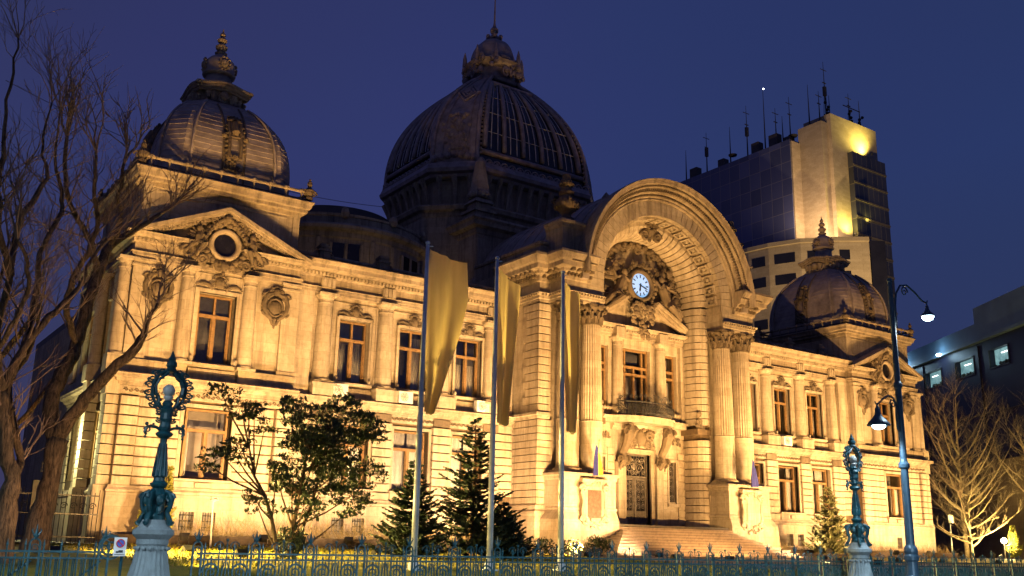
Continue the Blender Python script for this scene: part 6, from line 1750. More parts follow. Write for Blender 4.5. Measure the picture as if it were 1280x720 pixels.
def fan_tree(x, y, z, h, w, rnd, r0, n, low=.12):
    """short trunk with long limbs fanning up and out"""
    L = [[(x, y, z, r0), (x+.03, y, z+h*low, r0*.85), (x-.05, y, z+h*.35, r0*.62), (x+.1, y, z+h*.62, r0*.42), (x, y, z+h*.8, r0*.25), (x+.1, y, z+h*.98, .012)]]
    for k in range(n):
        t = low+(.72-low)*(k/n); a = k*2.4+rnd.uniform(-.4, .4); q = w*(1-.75*((t-low)/(1-low))); e = h*(.30+.12*rnd.random())*(1-.4*t)
        b0 = (x, y, z+h*t); rr = r0*(.62-.4*t); c, s_ = math.cos(a), math.sin(a)
        L.append([(*b0, rr), (x+q*.36*c, y+q*.36*s_, z+h*t+e*.22, rr*.75), (x+q*.68*c, y+q*.68*s_, z+h*t+e*.55, rr*.5), (x+q*c, y+q*s_, z+h*t+e, .013)])
    return L
bare_tree('pale_bare_tree', 'pale leafless tree fully lit by the garden lamp at the right edge', (35.5, -1, 1.3), fan_tree(35.5, -1, 1.3, 7.2, 3.7, rn, .15, 15), 15, M['palebark'], M['palebark'], 1, 'pale leafless trees at the right', .8, 1.0, .8, 3)
bare_tree('pale_bare_tree', 'taller pale leafless tree behind the lamp-lit one, narrow upright crown', (39.0, 1.5, 1.3), fan_tree(39.0, 1.5, 1.3, 14.0, 4.2, rn, .2, 22, .25), 16, M['palebark'], M['palebark'], 1, 'pale leafless trees at the right', .8, 1.4, .7, 3)
bare_tree('pale_bare_tree', 'pale leafless tree cut by the right edge of the picture', (42.5, -4, 1.3), fan_tree(42.5, -4, 1.3, 12.0, 4.2, rn, .2, 18, .3), 18, M['palebark'], M['palebark'], 1, 'pale leafless trees at the right', .7, 1.4, .7, 3)

def leaf_cloud(m, rnd, c, rad, n, s):
    for _ in range(n):
        while True:
            q = Vector((rnd.uniform(-1, 1), rnd.uniform(-1, 1), rnd.uniform(-1, 1)))
            if q.length < 1: break
        p = Vector(c)+Vector((q.x*rad[0], q.y*rad[1], q.z*rad[2]))
        a = unit(Vector((rnd.gauss(0, 1), rnd.gauss(0, 1), rnd.gauss(0, .6)))); b = a.orthogonal().normalized(); b = (b*math.cos(rnd.random()*6)+a.cross(b)*math.sin(rnd.random()*6))
        k = s*rnd.uniform(.6, 1.3); w = a.cross(b)*k*.45
        m.add([tuple(p-b*k), tuple(p+w), tuple(p+b*k), tuple(p-w)], [(0, 1, 2, 3)])
def broadleaf(label, loc, stems, seed, density):
    rnd = random.Random(seed); t = thing('evergreen_tree', label, 'tree', loc, 'dark evergreen trees on the lawn')
    tr = MB(); lf = MB()
    for pts, r0, clumps in stems:
        P = [Vector(p) for p in pts]; tr.tube(P, [r0*(1-.75*i/(len(P)-1)) for i in range(len(P))], 8)
        for cx, cy, cz, rx, ry, rz in clumps:
            c = Vector((cx, cy, cz)); i = min(range(len(P)), key=lambda k: (P[k]-c).length + (3 if P[k].z > c.z else 0)); st = P[max(i-1, 0)]
            mid = st.lerp(c, .55)+Vector((0, 0, -.08)); tr.tube([st, mid, c], [.035, .025, .012], 5)
            k = max(3, int(rx*ry*rz*9*density)+4)
            for _ in range(k):                             # sub-clumps on twigs leave gaps between them
                while True:
                    q = Vector((rnd.uniform(-1, 1), rnd.uniform(-1, 1), rnd.uniform(-1, 1)))
                    if .35 < q.length < 1: break
                s = c+Vector((q.x*rx, q.y*ry, q.z*rz)); tr.tube([c.lerp(s, .1), s], [.010, .005], 3, cap=False)
                leaf_cloud(lf, rnd, s, (.22, .22, .10), 26, .062)
    tr.build('trunk', M['bark'], t); lf.build('crown', M['leaf'], t); return t
S1 = [(-29.06, -18, 1.21), (-29.31, -18, 2.14), (-29.57, -18, 2.81), (-29.95, -18, 3.36), (-30.17, -18, 4.14), (-30.27, -18, 5.06)]
C1 = [(-30.52, -18, 5.38, 0.78, 0.78, 0.42), (-30.17, -18.2, 4.93, 0.48, 0.48, 0.48), (-29.7, -17.8, 4.66, 0.42, 0.42, 0.24), (-31.17, -18, 5.71, 0.54, 0.54, 0.18), (-30.89, -18, 3.82, 0.78, 0.78, 0.33), (-31.31, -17.8, 3.63, 0.42, 0.42, 0.21), (-30.75, -18.2, 4.04, 0.42, 0.42, 0.24), (-29.78, -18, 2.53, 0.48, 0.48, 0.33), (-29.17, -17.7, 3.3, 0.36, 0.36, 0.24), (-30.03, -18.2, 2.83, 0.3, 0.3, 0.21), (-30.47, -18, 4.3, 0.36, 0.36, 0.18)]
S2 = [(-28.69, -18, 1.15), (-28.66, -18, 1.94), (-28.51, -18, 2.86), (-28.44, -18, 3.56), (-28.39, -18, 4.27), (-28.3, -18, 4.99)]
C2 = [(-28.78, -18, 5.31, 0.6, 0.6, 0.48), (-27.97, -17.7, 5.29, 0.89, 0.8, 0.6), (-27.27, -18, 5.45, 0.72, 0.72, 0.48), (-26.46, -17.8, 5.04, 0.66, 0.66, 0.54), (-28.52, -18.3, 4.48, 0.78, 0.78, 0.54), (-27.6, -18, 4.45, 0.89, 0.8, 0.66), (-29.08, -18, 3.75, 0.6, 0.6, 0.48), (-28.11, -17.8, 3.71, 0.83, 0.8, 0.6), (-27.37, -18.2, 3.61, 0.89, 0.8, 0.6), (-26.47, -18, 3.67, 0.66, 0.66, 0.48), (-28.66, -17.7, 3.21, 0.6, 0.6, 0.36), (-27.88, -18, 3.0, 0.78, 0.78, 0.42), (-26.68, -17.7, 2.95, 0.72, 0.72, 0.42), (-28.49, -18.3, 2.51, 0.6, 0.6, 0.42), (-26.93, -18, 2.45, 0.36, 0.36, 0.24), (-26.13, -18, 4.81, 0.36, 0.36, 0.24), (-28.73, -17.8, 5.7, 0.48, 0.48, 0.24), (-27.02, -18, 5.85, 0.42, 0.42, 0.24), (-29.23, -17.8, 3.52, 0.36, 0.36, 0.3)]
S3 = [(-28.37, -17.7, 1.15), (-28.23, -17.7, 1.95), (-27.98, -17.7, 2.65), (-27.83, -17.7, 3.37), (-27.7, -17.7, 4.1), (-27.61, -17.7, 4.71)]
broadleaf('thin dark evergreen tree with a wavy stem and layered leaf tufts, near the left lamp', S1[0], [(S1, .07, C1)], 3, 5.0)
broadleaf('fuller dark evergreen tree with two stems and a broad leafy crown', S2[0], [(S2, .085, C2), (S3, .075, C2[3:6])], 9, 9.5)

def conifer(name, label, loc, h, r, seed, mat, dens=1.0, group=None, droop=.12, skew=0.0, ns=.075):
    rnd = random.Random(seed); t = thing(name, label, 'tree', loc, group)
    x, y, z = loc; tr = MB(); nd = MB()
    tr.tube([(x, y, z), (x+.02, y, z+h*.5), (x, y, z+h*.98)], [h*.022, h*.013, .01], 8)
    lv = 0.06*h
    while lv < h*.98:
        f = 1-lv/h; rr = r*(f**.85)*(.72+.4*rnd.random())+.05
        for k in range(max(3, int(7*f*dens+3))):
            a = rnd.uniform(0, 2*PI); L = rr*rnd.uniform(.6, 1.15)*(1+skew*math.cos(a))
            d = Vector((math.cos(a), math.sin(a), 0)); p0 = Vector((x, y, z+lv+rnd.uniform(-.05, .05)*h*.3)); pts = [p0+d*L*q+Vector((0, 0, L*(-droop*q*2+.45*q*q))) for q in (0, .35, .7, 1.0)]
            tr.tube(pts, [.016, .012, .008, .004], 3, cap=False)
            n = int(12+L*34)
            for i in range(n):
                q = (i+.5)/n; s = min(2, int(q*3)); b = pts[s].lerp(pts[s+1], q*3-s) if s < 3 else pts[3]
                if q < .12: continue
                for sd in (-1, 1):
                    sv = Vector((-d.y, d.x, 0))*sd*rnd.uniform(.4, 1)+d*.7+Vector((0, 0, rnd.uniform(-.25, .35)))
                    tip = b+unit(sv)*ns*2.3*(1.25-.6*q)*rnd.uniform(.7, 1.3); w = Vector((rnd.gauss(0, 1), rnd.gauss(0, 1), rnd.gauss(0, 1)))*ns*.26
                    nd.add([tuple(b), tuple(b.lerp(tip, .5)+w), tuple(tip), tuple(b.lerp(tip, .5)-w)], [(0, 1, 2, 3)])
        lv += h*.034*rnd.uniform(.7, 1.2)
    tr.build('trunk', M['bark'], t); nd.build('foliage', mat, t); return t
conifer('conifer', 'lower dark conifer with spreading branches left of the taller one', (-22.75, -14.6, 1.05), 3.5, 1.6, 2, M['needle'], 1.5, 'dark conifers on the lawn')
conifer('conifer', 'tall dark pointed conifer behind the middle flagpole', (-20.15, -14.5, 1.05), 5.25, 2.0, 5, M['needle'], 1.7, 'dark conifers on the lawn')
conifer('conifer', 'small squat dark conifer right of the tall one at the portal base', (-18.6, -14.2, 1.05), 2.1, 1.5, 6, M['needle'], 1.5, 'dark conifers on the lawn')
conifer('spruce', 'pale lit spruce in front of the right wing beside the ornate lamp', (12.9, -5, 1.25), 4.35, 1.55, 7, M['bluespruce'], 1.5, None, .1, 0, .1)
conifer('thuja', 'narrow yellow-green thuja against the left pavilion wall', (-28.0, -2.7, 1.3), 3.3, .42, 8, M['thuja'], 2.2, 'yellow-green thujas', -.3, 0, .07)
conifer('thuja', 'short yellow-green thuja, left and lower of the pair', (-28.75, -2.8, 1.3), 1.9, .36, 9, M['thuja'], 2.2, 'yellow-green thujas', -.3, 0, .07)
conifer('thuja', 'yellow-green thuja beside the garden lamp at the right edge', (37.3, -3.5, 1.3), 2.6, .5, 10, M['thuja'], 2.2, 'yellow-green thujas', -.3, 0, .08)

def shrub(name, label, loc, size, seed, mat, n=900, s=.055, cat='shrub', group=None, clumps=9):
    rnd = random.Random(seed); m = MB(); x, y, z = loc
    for _ in range(clumps):
        c = (x+rnd.uniform(-.7, .7)*size[0], y+rnd.uniform(-.6, .6)*size[1], z+size[2]*rnd.uniform(.25, .75)); k = rnd.uniform(.3, .5)
        leaf_cloud(m, rnd, c, (size[0]*k, size[1]*k+.1, size[2]*k), n//clumps, s)
        m.tube([(x+(c[0]-x)*.3, y, z), c], [.02, .008], 4)
    o = m.build(name, mat); tag(o, label, cat, group); return o
# low dark hedge just inside the railings, and shrubs along it
rnd_h = random.Random(40)
hx = [(-30.2+1.02*i) for i in range(46)]
where = ['behind the fence below the leafy evergreen tree', 'behind the fence below the conifers', 'behind the fence before the portal stairs', 'behind the fence near the smaller ornate lamp', 'behind the fence at the right']
for i, x in enumerate(hx):
    if x < -26.2: continue
    hh = .42+.22*rnd_h.random() + (.18 if -22 < x < -13 else 0)
    shrub('hedge_shrub', 'low dark clipped shrub ' + where[min(4, int((x+30.2)/9.5))], (x, -25.6+rnd_h.uniform(-.3, .3), gz(x, -25.6)-.05), (.62, .5, hh), 100+i, M['hedge'], 620, .05, 'shrub', 'low dark shrubs behind the fence', 8)
shrub('ivy_bush', 'dark ivy bush wrapped round the foot of the evergreen tree', (S2[0][0]+.15, -17.9, 1.0), (.5, .45, 1.1), 55, M['hedge'], 1500, .055, 'bush', None, 10)
for i, (x, y, w, h, lab) in enumerate(((-16.2, -11, 1.3, .7, 'dark low bush at the left end of the portal stairs'), (-9.8, -9.2, 1.2, 1.0, 'scraggy bush at the left foot of the stairs'), (-13.0, -10, 1.4, .8, 'dark bush right of the small squat conifer'))):
    shrub('bush', lab, (x, y, gz(x, y)-.02), (w, .6, h), 60+i, M['hedge'], 900, .06, 'bush', 'bushes near the stairs', 10)
# dry brush against the wall foot
def dry_brush(x, y, seed, label, n=46, h=.9, w=.8):
    rnd = random.Random(seed); m = MB()
    for _ in range(n):
        a = rnd.uniform(0, 2*PI); p = Vector((x+rnd.uniform(-w, w), y+rnd.uniform(-.25, .25), 1.28))
        twigs(m, rnd, p, unit(Vector((math.cos(a)*.6, math.sin(a)*.4, 1))), h*rnd.uniform(.5, 1.2), .012, 1, .1, .7, 2, 3, .005)
    o = m.build('dry_shrub', M['drybrush']); tag(o, label, 'shrub', 'dry brushwood along the wall foot'); return o
k = 0
for x in [-29.2+1.45*i for i in range(14)]:
    if abs(x+28.4) < .9: continue
    dry_brush(x, -2.6 if x < -21.5 else -1.9, 200+k, 'straw-coloured dry shrub at the foot of the left wing and pavilion wall', 52, .95, .8); k += 1
for x in [9.5+1.7*i for i in range(13)]:
    dry_brush(x, -2.4, 240+k, 'straw-coloured dry shrub at the foot of the right wing wall', 34, .7, .8); k += 1
# dark retaining edge of the bed below the wall
for s, lab in ((-1, 'low dark planting-bed wall at the foot of the left wing'), (1, 'low dark planting-bed wall at the foot of the right wing')):
    m = MB(); a, b_ = sorted((s*10.0, s*30.4)); m.box(a, b_, -3.3, -3.1, 1.1, 1.62); m.box(a-.05, b_+.05, -3.36, -3.04, 1.6, 1.68)
    tag(m.build('bed_edging', M['soil']), lab, 'garden wall')
# grass blades: a dense short tuft carpet on the lit lawn
rnd_g = random.Random(3); m = MB()
for _ in range(15000):
    x = rnd_g.uniform(-33, -12); y = rnd_g.uniform(-24.5, -3.5); z = gz(x, y); h = rnd_g.uniform(.03, .11); a = rnd_g.uniform(0, PI); c_, s_ = math.cos(a)*.02, math.sin(a)*.02
    m.add([(x-c_, y-s_, z), (x+c_, y+s_, z), (x+rnd_g.gauss(0, .03), y+rnd_g.gauss(0, .03), z+h)], [(0, 1, 2)])
m.build('grass', M['grass'], None, kind='stuff')
# remains of snow by the railings
rnd_s = random.Random(9); m = MB()
for _ in range(70):
    x = rnd_s.uniform(-31, -3); y = rnd_s.uniform(-27.2, -24.2); q = rnd_s.uniform(.15, .6)
    m.ball((x, y, gz(x, y)-.02), (q, q*.6, .06), 9, 5)
m.build('snow_patches', M['snow'], None, kind='stuff')
# ================================================================== BACKGROUND BUILDINGS
def glassgrid(name, base, line, w, h, rough=.15):
    m, nt, b = newmat(name)
    g = nt.nodes.new('ShaderNodeNewGeometry'); s = nt.nodes.new('ShaderNodeSeparateXYZ'); nt.links.new(g.outputs['Position'], s.inputs[0])
    ad = nt.nodes.new('ShaderNodeMath'); ad.operation = 'ADD'; nt.links.new(s.outputs['X'], ad.inputs[0]); nt.links.new(s.outputs['Y'], ad.inputs[1])
    cb = nt.nodes.new('ShaderNodeCombineXYZ'); nt.links.new(ad.outputs[0], cb.inputs[0]); nt.links.new(s.outputs['Z'], cb.inputs[1])
    br = nt.nodes.new('ShaderNodeTexBrick'); br.offset = 0; nt.links.new(cb.outputs[0], br.inputs['Vector']); br.inputs['Scale'].default_value = 1
    br.inputs['Brick Width'].default_value = w; br.inputs['Row Height'].default_value = h; br.inputs['Mortar Size'].default_value = .06
    br.inputs['Color1'].default_value = (*base, 1); br.inputs['Color2'].default_value = (*[c*1.9 for c in base], 1); br.inputs['Mortar'].default_value = (*line, 1)
    nt.links.new(br.outputs['Color'], b.inputs['Base Color']); b.inputs['Roughness'].default_value = rough
    return m
TG = glassgrid('dark_curtain_wall', (.045, .056, .14), (.15, .16, .24), 2.6, 3.3, .12)
BE = stone_mat('beige_cladding', (.46, .40, .31), (.40, .34, .26), (.3, .25, .18), blocks=True, bstr=.1, stain_amt=.2)
DKW = flat_mat('dark_window_glass', (.012, .013, .022), .1, 0, .3, .3, 0)
tw = thing('office_tower', 'modern office tower with dark glass, beige shaft, rooftop aerials and a lit yellow wall', 'tower', (104, 66, 0))
b = MB(); b.box(100.6, 118.5, 66.2, 99, -2, 77.0); b.build('glass_slab', TG, tw)
b = MB(); b.box(105.0, 118.9, 60, 66.2, 57.0, 81.3); b.build('shaft', BE, tw)
b = MB(); b.box(103.2, 105.0, 60.8, 66.2, 40.0, 79.6); b.build('shaft_return', BE, tw)
b = MB(); b.box(100.75, 103.2, 65.9, 66.2, 40, 76.6); b.build('slab_end', BE, tw)
b = MB(); b.prism_z([(109.4, 58.9), (119.5, 58.9), (122.6, 62), (122.6, 66), (109.4, 66)], 20, 74.4)
b.build('glass_bay', glassgrid('bay_glass', (.018, .020, .028), (.10, .095, .07), 1.5, 3.4, .12), tw)
b = MB()
for z in [24+3.4*i for i in range(15)]: b.molding([(109.4, 58.9), (119.5, 58.9), (122.6, 62), (122.6, 66)], [(0, z), (.12, z), (.12, z+.35), (0, z+.35)], back=.02)
b.build('floor_band', flat_mat('band_metal', (.10, .09, .07), .5, .2), tw)
b = MB(); pod = [(91, 87), (91, 69), (91.6, 64.9), (93.7, 59.6), (97.7, 55.2), (102.0, 51.7), (112.5, 60), (112.5, 80)]
b.prism_z(pod, -2, 54.0); b.molding(pod[:6], [(0, 53.4), (.25, 53.5), (.25, 54.2), (0, 54.2)], back=.5); po = b.build('podium', BE, tw)
def onseg(p, q, t): return (p[0]+(q[0]-p[0])*t, p[1]+(q[1]-p[1])*t)
for si, (p, q) in enumerate(zip(pod[1:5], pod[2:6])):
    L = math.dist(p, q); nx, ny = (q[1]-p[1])/L, -(q[0]-p[0])/L
    for zz in (50.2, 46.4, 42.6, 38.8, 35.0, 31.2):
        for t0, t1 in (((.18, .82),) if L < 9 else ((.06, .42), (.56, .92))):
            if si == 3 and zz < 60: 
                t0, t1 = (.08, .40) if t0 < .3 else (.6, .9)
                if zz in (51.2,): pass
            a, c = onseg(p, q, t0), onseg(p, q, t1); b = MB()
            b.prism_z([(a[0]+nx*.04, a[1]+ny*.04), (c[0]+nx*.04, c[1]+ny*.04), (c[0]-nx*.4, c[1]-ny*.4), (a[0]-nx*.4, a[1]-ny*.4)], zz, zz+1.75); b.build('window', DKW, po)
b = MB(); b.prism_z([(102.2, 51.65), (104.4, 50.2), (113, 58.5), (112.4, 59.6)], 20, 53.6); b.build('corner_glass', DKW, tw)
rr = random.Random(14)
for i, (x, y, h) in enumerate(((101.2, 94, 7), (101.2, 88, 9), (101.2, 81.5, 8), (101.2, 77, 11), (101.2, 72.5, 13), (101.5, 70, 8), (102, 68.8, 6), (103, 67.8, 10), (104, 64, 9), (106.5, 62, 12), (109, 63, 6), (113, 61.5, 7), (117, 62, 5), (104.5, 62, 7), (115.5, 61, 6))):
    b = MB(); z0 = 77.0 if x < 103.1 else 79.4 if x < 105 else 81.2
    b.tube([(x, y, z0), (x, y, z0+h*.5), (x, y, z0+h)], [.16, .10, .04], 5)
    if i % 2: b.box(x-.5, x+.5, y-.08, y+.08, z0+h*.62, z0+h*.62+.14); b.box(x-.9, x+.9, y-.05, y+.05, z0+h*.85, z0+h*.85+.1)
    if i in (1, 3, 9): b.box(x-.3, x+.3, y-.25, y+.25, z0+h*.4, z0+h*.4+1.9)
    if i in (9, 11, 12): 
        for q in (-1, 1): b.tube([(x+q*.7, y, z0), (x, y, z0+h*.6)], .07, 4)
        for k in range(5): b.ball((x+rr.uniform(-.7, .7), y-.2, z0+.5+.7*k), .33, 6, 4)
    if i in (2, 7): b.lathe([(.1, 0), (.8, .25), (.9, .5)], (x, y-.6, z0+1.2), 12)
    if i == 11: b.box(x-1.8, x+3.5, y-.06, y+.06, z0+4, z0+4.15)
    b.build('antenna', M['iron'], tw)
b = MB(); b.ball((101.2, 72.3, 89.9), (.14, .14, .14), 8, 6); b.build('beacon', emis_mat('white_beacon', (.9, .95, 1), 12), tw)
for x, y, w, h in ((101.8, 92, 2.0, 2.4), (101.6, 84, 1.6, 1.8), (101.6, 75, 1.8, 2.4), (101.6, 70.5, 2.0, 2.6), (102.5, 68, 1.6, 1.5)):
    b = MB(); b.box(x-.6, x+.9, y-w/2, y+w/2, 76.9, 76.9+h); b.build('roof_plant', M['roof'], tw)

# dark office block along the side street at the right
od = (-0.53521, -0.84472); onn = (-0.84472, 0.53521); O0 = (52.17, 13.9)
def ow(t, n, z): return (O0[0]+od[0]*t+onn[0]*n, O0[1]+od[1]*t+onn[1]*n, z)
def obox(m, t0, t1, n0, n1, z0, z1):
    q = [ow(t0, n0, 0), ow(t1, n0, 0), ow(t1, n1, 0), ow(t0, n1, 0)]; m.prism_z([(p[0], p[1]) for p in q], z0, z1)
ob = thing('office_block', 'dark office block with lit upper windows beyond the side street, right of the palace', 'building', (O0[0], O0[1], 1.2))
WINS = [(3.4, 7.0), (9.7, 13.3), (15.9, 19.2), (22.2, 25.6), (28.5, 32)]
m = MB(); obox(m, -30, 60, -14, -.9, 0, 20.2); m.build('core', M['roof'], ob)
m = MB()
ts = [-30] + [v for w in WINS for v in w] + [60]
obox(m, -30, 60, -.9, 0, 0, 17.6); obox(m, -30, 60, -.9, 0, 19.25, 20.2)
for a, b_ in zip(ts[0::2], ts[1::2]): obox(m, a, b_, -.9, 0, 17.6, 19.25)
for k in range(8): obox(m, -30+11*k, -29.7+11*k, 0, .12, 10, 20)
for z in (6.2, 10.2, 13.8): obox(m, -30, 60, 0, .10, z, z+.25)
m.build('wall', flat_mat('dark_plum_cladding', (.010, .011, .038), .5, 0, .25, .6, .1), ob)
m = MB(); obox(m, -30, 60, .02, .14, 1.0, 9.6); m.build('base_wall', stone_mat('brown_base_wall', (.17, .13, .09), (.12, .09, .06), (.07, .05, .04)), ob)
m = MB(); obox(m, -30, 60, -1.2, .5, 20.2, 20.5); obox(m, -30, 14.5, -9, .2, 20.5, 22.0); obox(m, 14.5, 60, -9, .3, 20.5, 23.4); m.build('penthouse', flat_mat('blue_grey_band', (.11, .19, .27), .5, .1, .2, .5, .1), ob)
lw = emis_mat('lit_office_window', (.50, .85, .90), .38)
def litwin():
    m_, nt, b_ = newmat('lit_office_interior'); n = noise(nt, pos(nt, (1, 1, 1)), 1.2, 4, .7)
    c = ramp(nt, n.outputs['Fac'], [(.35, (.10, .26, .30)), (.65, (.40, .72, .74))]).outputs[0]
    nt.links.new(c, b_.inputs['Emission Color']); b_.inputs['Emission Strength'].default_value = .62; b_.inputs['Base Color'].default_value = (.05, .05, .05, 1); return m_
LW = litwin()
for i, (a, b_) in enumerate(WINS):
    m = MB(); obox(m, a, b_, -.06, .06, 17.55, 17.66); obox(m, a, b_, -.06, .06, 19.2, 19.3); obox(m, a, a+.1, -.06, .06, 17.66, 19.2); obox(m, b_-.1, b_, -.06, .06, 17.66, 19.2)
    w = m.build('window', M['iron'], ob)
    m = MB(); obox(m, a+.1, b_-.1, -.62, -.5, 17.62, 19.24); m.build('lit_interior', LW, w)
    m = MB(); obox(m, a+.9+.3*i % 1.2, a+2.0+.3*i % 1.2, -.4, -.3, 18.75, 18.82); m.build('ceiling_lamp', emis_mat('ceiling_lamp_tube', (.9, 1, 1), 3.0), w)
    m = MB(); r5 = random.Random(i)
    for _ in range(14): t_ = r5.uniform(a+.3, b_-.3); m.ball(ow(t_, -.3, 17.7+r5.random()*.2), (.16, .16, .2), 6, 4)
    m.build('sill_plants', M['hedge'], w)
for t_, z, lab in ((7.9, 20.35, 'bright bluish wall lamp under the roof band of the dark office block'), (-.2, 20.6, 'bluish wall lamp on the office block beside the palace pediment')):
    p = ow(t_, .55, z); L = thing('wall_lamp', lab, 'lamp', p, 'wall lamps on the office block')
    m = MB(); m.ball((p[0], p[1], p[2]), (.28, .28, .14), 12, 8); m.build('lamp_glass', emis_mat('blue_white_lamp', (.55, .8, 1.0), 25), L)
    m = MB(); q = ow(t_, .2, z); m.tube([(q[0], q[1], z+.1), (p[0], p[1], z+.12)], .06, 6); m.build('bracket', M['iron'], L)
    ld = bpy.data.lights.new('wall_lamp_light', 'POINT'); ld.energy = 150; ld.color = (.5, .8, 1.0); ld.shadow_soft_size = .2
    lo = bpy.data.objects.new('wall_lamp_light', ld); C.objects.link(lo); lo.parent = L; q = ow(t_, 1.3, z); lo.location = (q[0]-p[0], q[1]-p[1], -.1)
# low building closing the yard at the far left
b = thing('yard_house', 'low dim house behind the trees at the far left', 'house', (-52, 42, 1.2))
m = MB(); m.box(-75, -33, 40, 48, 1.0, 9.0); m.build('wall', stone_mat('dim_render', (.22, .19, .15), (.17, .14, .11), (.1, .08, .06), blocks=False), b)
m = MB(); m.prism_y([(-75.6, 9.0), (-32.4, 9.0), (-34, 11.4), (-74, 11.4)], 39.6, 48.4); m.build('roof', M['roof'], b)
for x in range(-72, -34, 5):
    m = MB(); m.box(x, x+1.5, 39.9, 40.1, 4.2, 7.0); m.build('window', DKW, b)
t = thing('yard_lamp', 'bright small lamp on a post glimpsed between the left tree trunks', 'lamp', (-31.1, 4.2, 1.3))
m = MB(); m.tube([(-31.1, 4.2, 1.3), (-31.1, 4.2, 5.65)], .05, 8); m.build('post', M['iron'], t)
m = MB(); m.ball((-31.1, 4.1, 5.72), (.14, .14, .14), 12, 8); m.build('globe', emis_mat('warm_lamp_globe', (1, .85, .55), 40), t)
ld = bpy.data.lights.new('yard_lamp_light', 'POINT'); ld.energy = 1300; ld.color = (.95, .85, .35); ld.shadow_soft_size = .15
lo = bpy.data.objects.new('yard_lamp_light', ld); C.objects.link(lo); lo.parent = t; lo.location = (-.3, -.35, 4.4)
# signpost and drooping cable at the right corner
t = thing('signpost', 'thin pale signpost with a bent plate beyond the palace right corner', 'signpost', (34.4, 0, 1.3))
m = MB(); m.tube([(34.4, 0, 1.3), (34.5, 0, 4.7)], .05, 8); m.build('post', M['pole'], t)
m = MB(); m.box(34.2, 34.9, -.06, -.03, 4.0, 4.6); m.build('plate', M['white'], t)
m = MB(); m.tube([(30.4+.5*i, -1.5, 3.7-.8*math.sin(PI*i/10*.8)) for i in range(11)], .03, 5)
tag(m.build('cable', M['palebark']), 'sagging pale cable strung from the palace right corner to the lit tree', 'cable')
m = MB(); m.tube([(-34+1.25*i, 24, 31.3-.035*i-.012*i*(30-i)) for i in range(31)], .022, 4)
tag(m.build('cable', M['iron']), 'thin wire crossing the sky behind the left dome', 'cable')

# ================================================================== FLOODLIGHTS
fl0 = None
def floodlight(x, y, z, tx, ty, tz, power, label, size=75, blend=.6, col=FLOOD, soft=.18, group='floodlights on the lawn'):
    t = thing('floodlight', label, 'floodlight', (x, y, z), group)
    d = unit(Vector((tx-x, ty-y, tz-z)))
    m = MB(); m.tube([(x-.2, y, z), (x-.2, y, z+.3)], .02, 5); m.tube([(x+.2, y, z), (x+.2, y, z+.3)], .02, 5); m.box(x-.24, x+.24, y-.1, y+.1, z-.03, z+.02); m.build('bracket', M['iron'], t)
    m = MB(); c = Vector((x, y, z+.32)); sd = Vector((d.y, -d.x, 0)).normalized(); uv = sd.cross(d)
    q0 = [c-d*.14+sd*a*.12+uv*b_*.09 for a, b_ in ((-1, -1), (1, -1), (1, 1), (-1, 1))]; q1 = [c+d*.05+sd*a*.2+uv*b_*.15 for a, b_ in ((-1, -1), (1, -1), (1, 1), (-1, 1))]
    m.add([tuple(p) for p in q0+q1], [(3, 2, 1, 0), (0, 1, 5, 4), (1, 2, 6, 5), (2, 3, 7, 6), (3, 0, 4, 7)]); h = m.build('housing', M['iron'], t)
    m = MB(); q2 = [c+d*.045+sd*a*.18+uv*b_*.13 for a, b_ in ((-1, -1), (1, -1), (1, 1), (-1, 1))]; m.add([tuple(p) for p in q2], [(0, 1, 2, 3)]); m.build('lens', emis_mat('flood_lens', col, 6), h)
    ld = bpy.data.lights.new('flood_beam', 'SPOT'); ld.energy = power; ld.color = col; ld.spot_size = math.radians(size); ld.spot_blend = blend; ld.shadow_soft_size = soft
    lo = bpy.data.objects.new('flood_beam', ld); C.objects.link(lo); lo.parent = t
    p = c+d*.1; lo.location = (p.x-x, p.y-y, p.z-z); lo.rotation_euler = d.to_track_quat('-Z', 'Y').to_euler()
    return t
K = 1.75
# (x, y, aim x, y, z, watts, beam)
FL = [(-29.6, -11.5, -29.0, -1, 7.5, 5000, 80), (-22.5, -11.5, -24.0, -1, 9.0, 8500, 84), (-16.5, -11.5, -17, 0, 6.5, 8000, 84), (-11.8, -11.0, -11.5, 0, 6.5, 8500, 84),
      (-8.0, -12.5, -6.5, -3, 8.0, 8000, 74), (7.0, -13.5, 3.5, -2, 13.5, 8500, 64), (-5.5, -13.5, 0, -2, 13.0, 11500, 66), (1.0, -14.5, .5, -3, 4.5, 7000, 80),
      (9.5, -12.0, 9.5, -1, 7.0, 7400, 78), (14.5, -11.5, 14.5, 0, 7.5, 7400, 84), (20.5, -11.5, 20.5, 0, 7.5, 7400, 84), (27.5, -11.5, 26.5, -1, 8.5, 9800, 84)]
for i, (x, y, tx, ty, tz, p, sz) in enumerate(FL):
    floodlight(x, y, gz(x, y)-.24, tx, ty, tz, p*K, 'dark floodlight on the lawn aimed up at the palace front, hidden by the plants', sz)
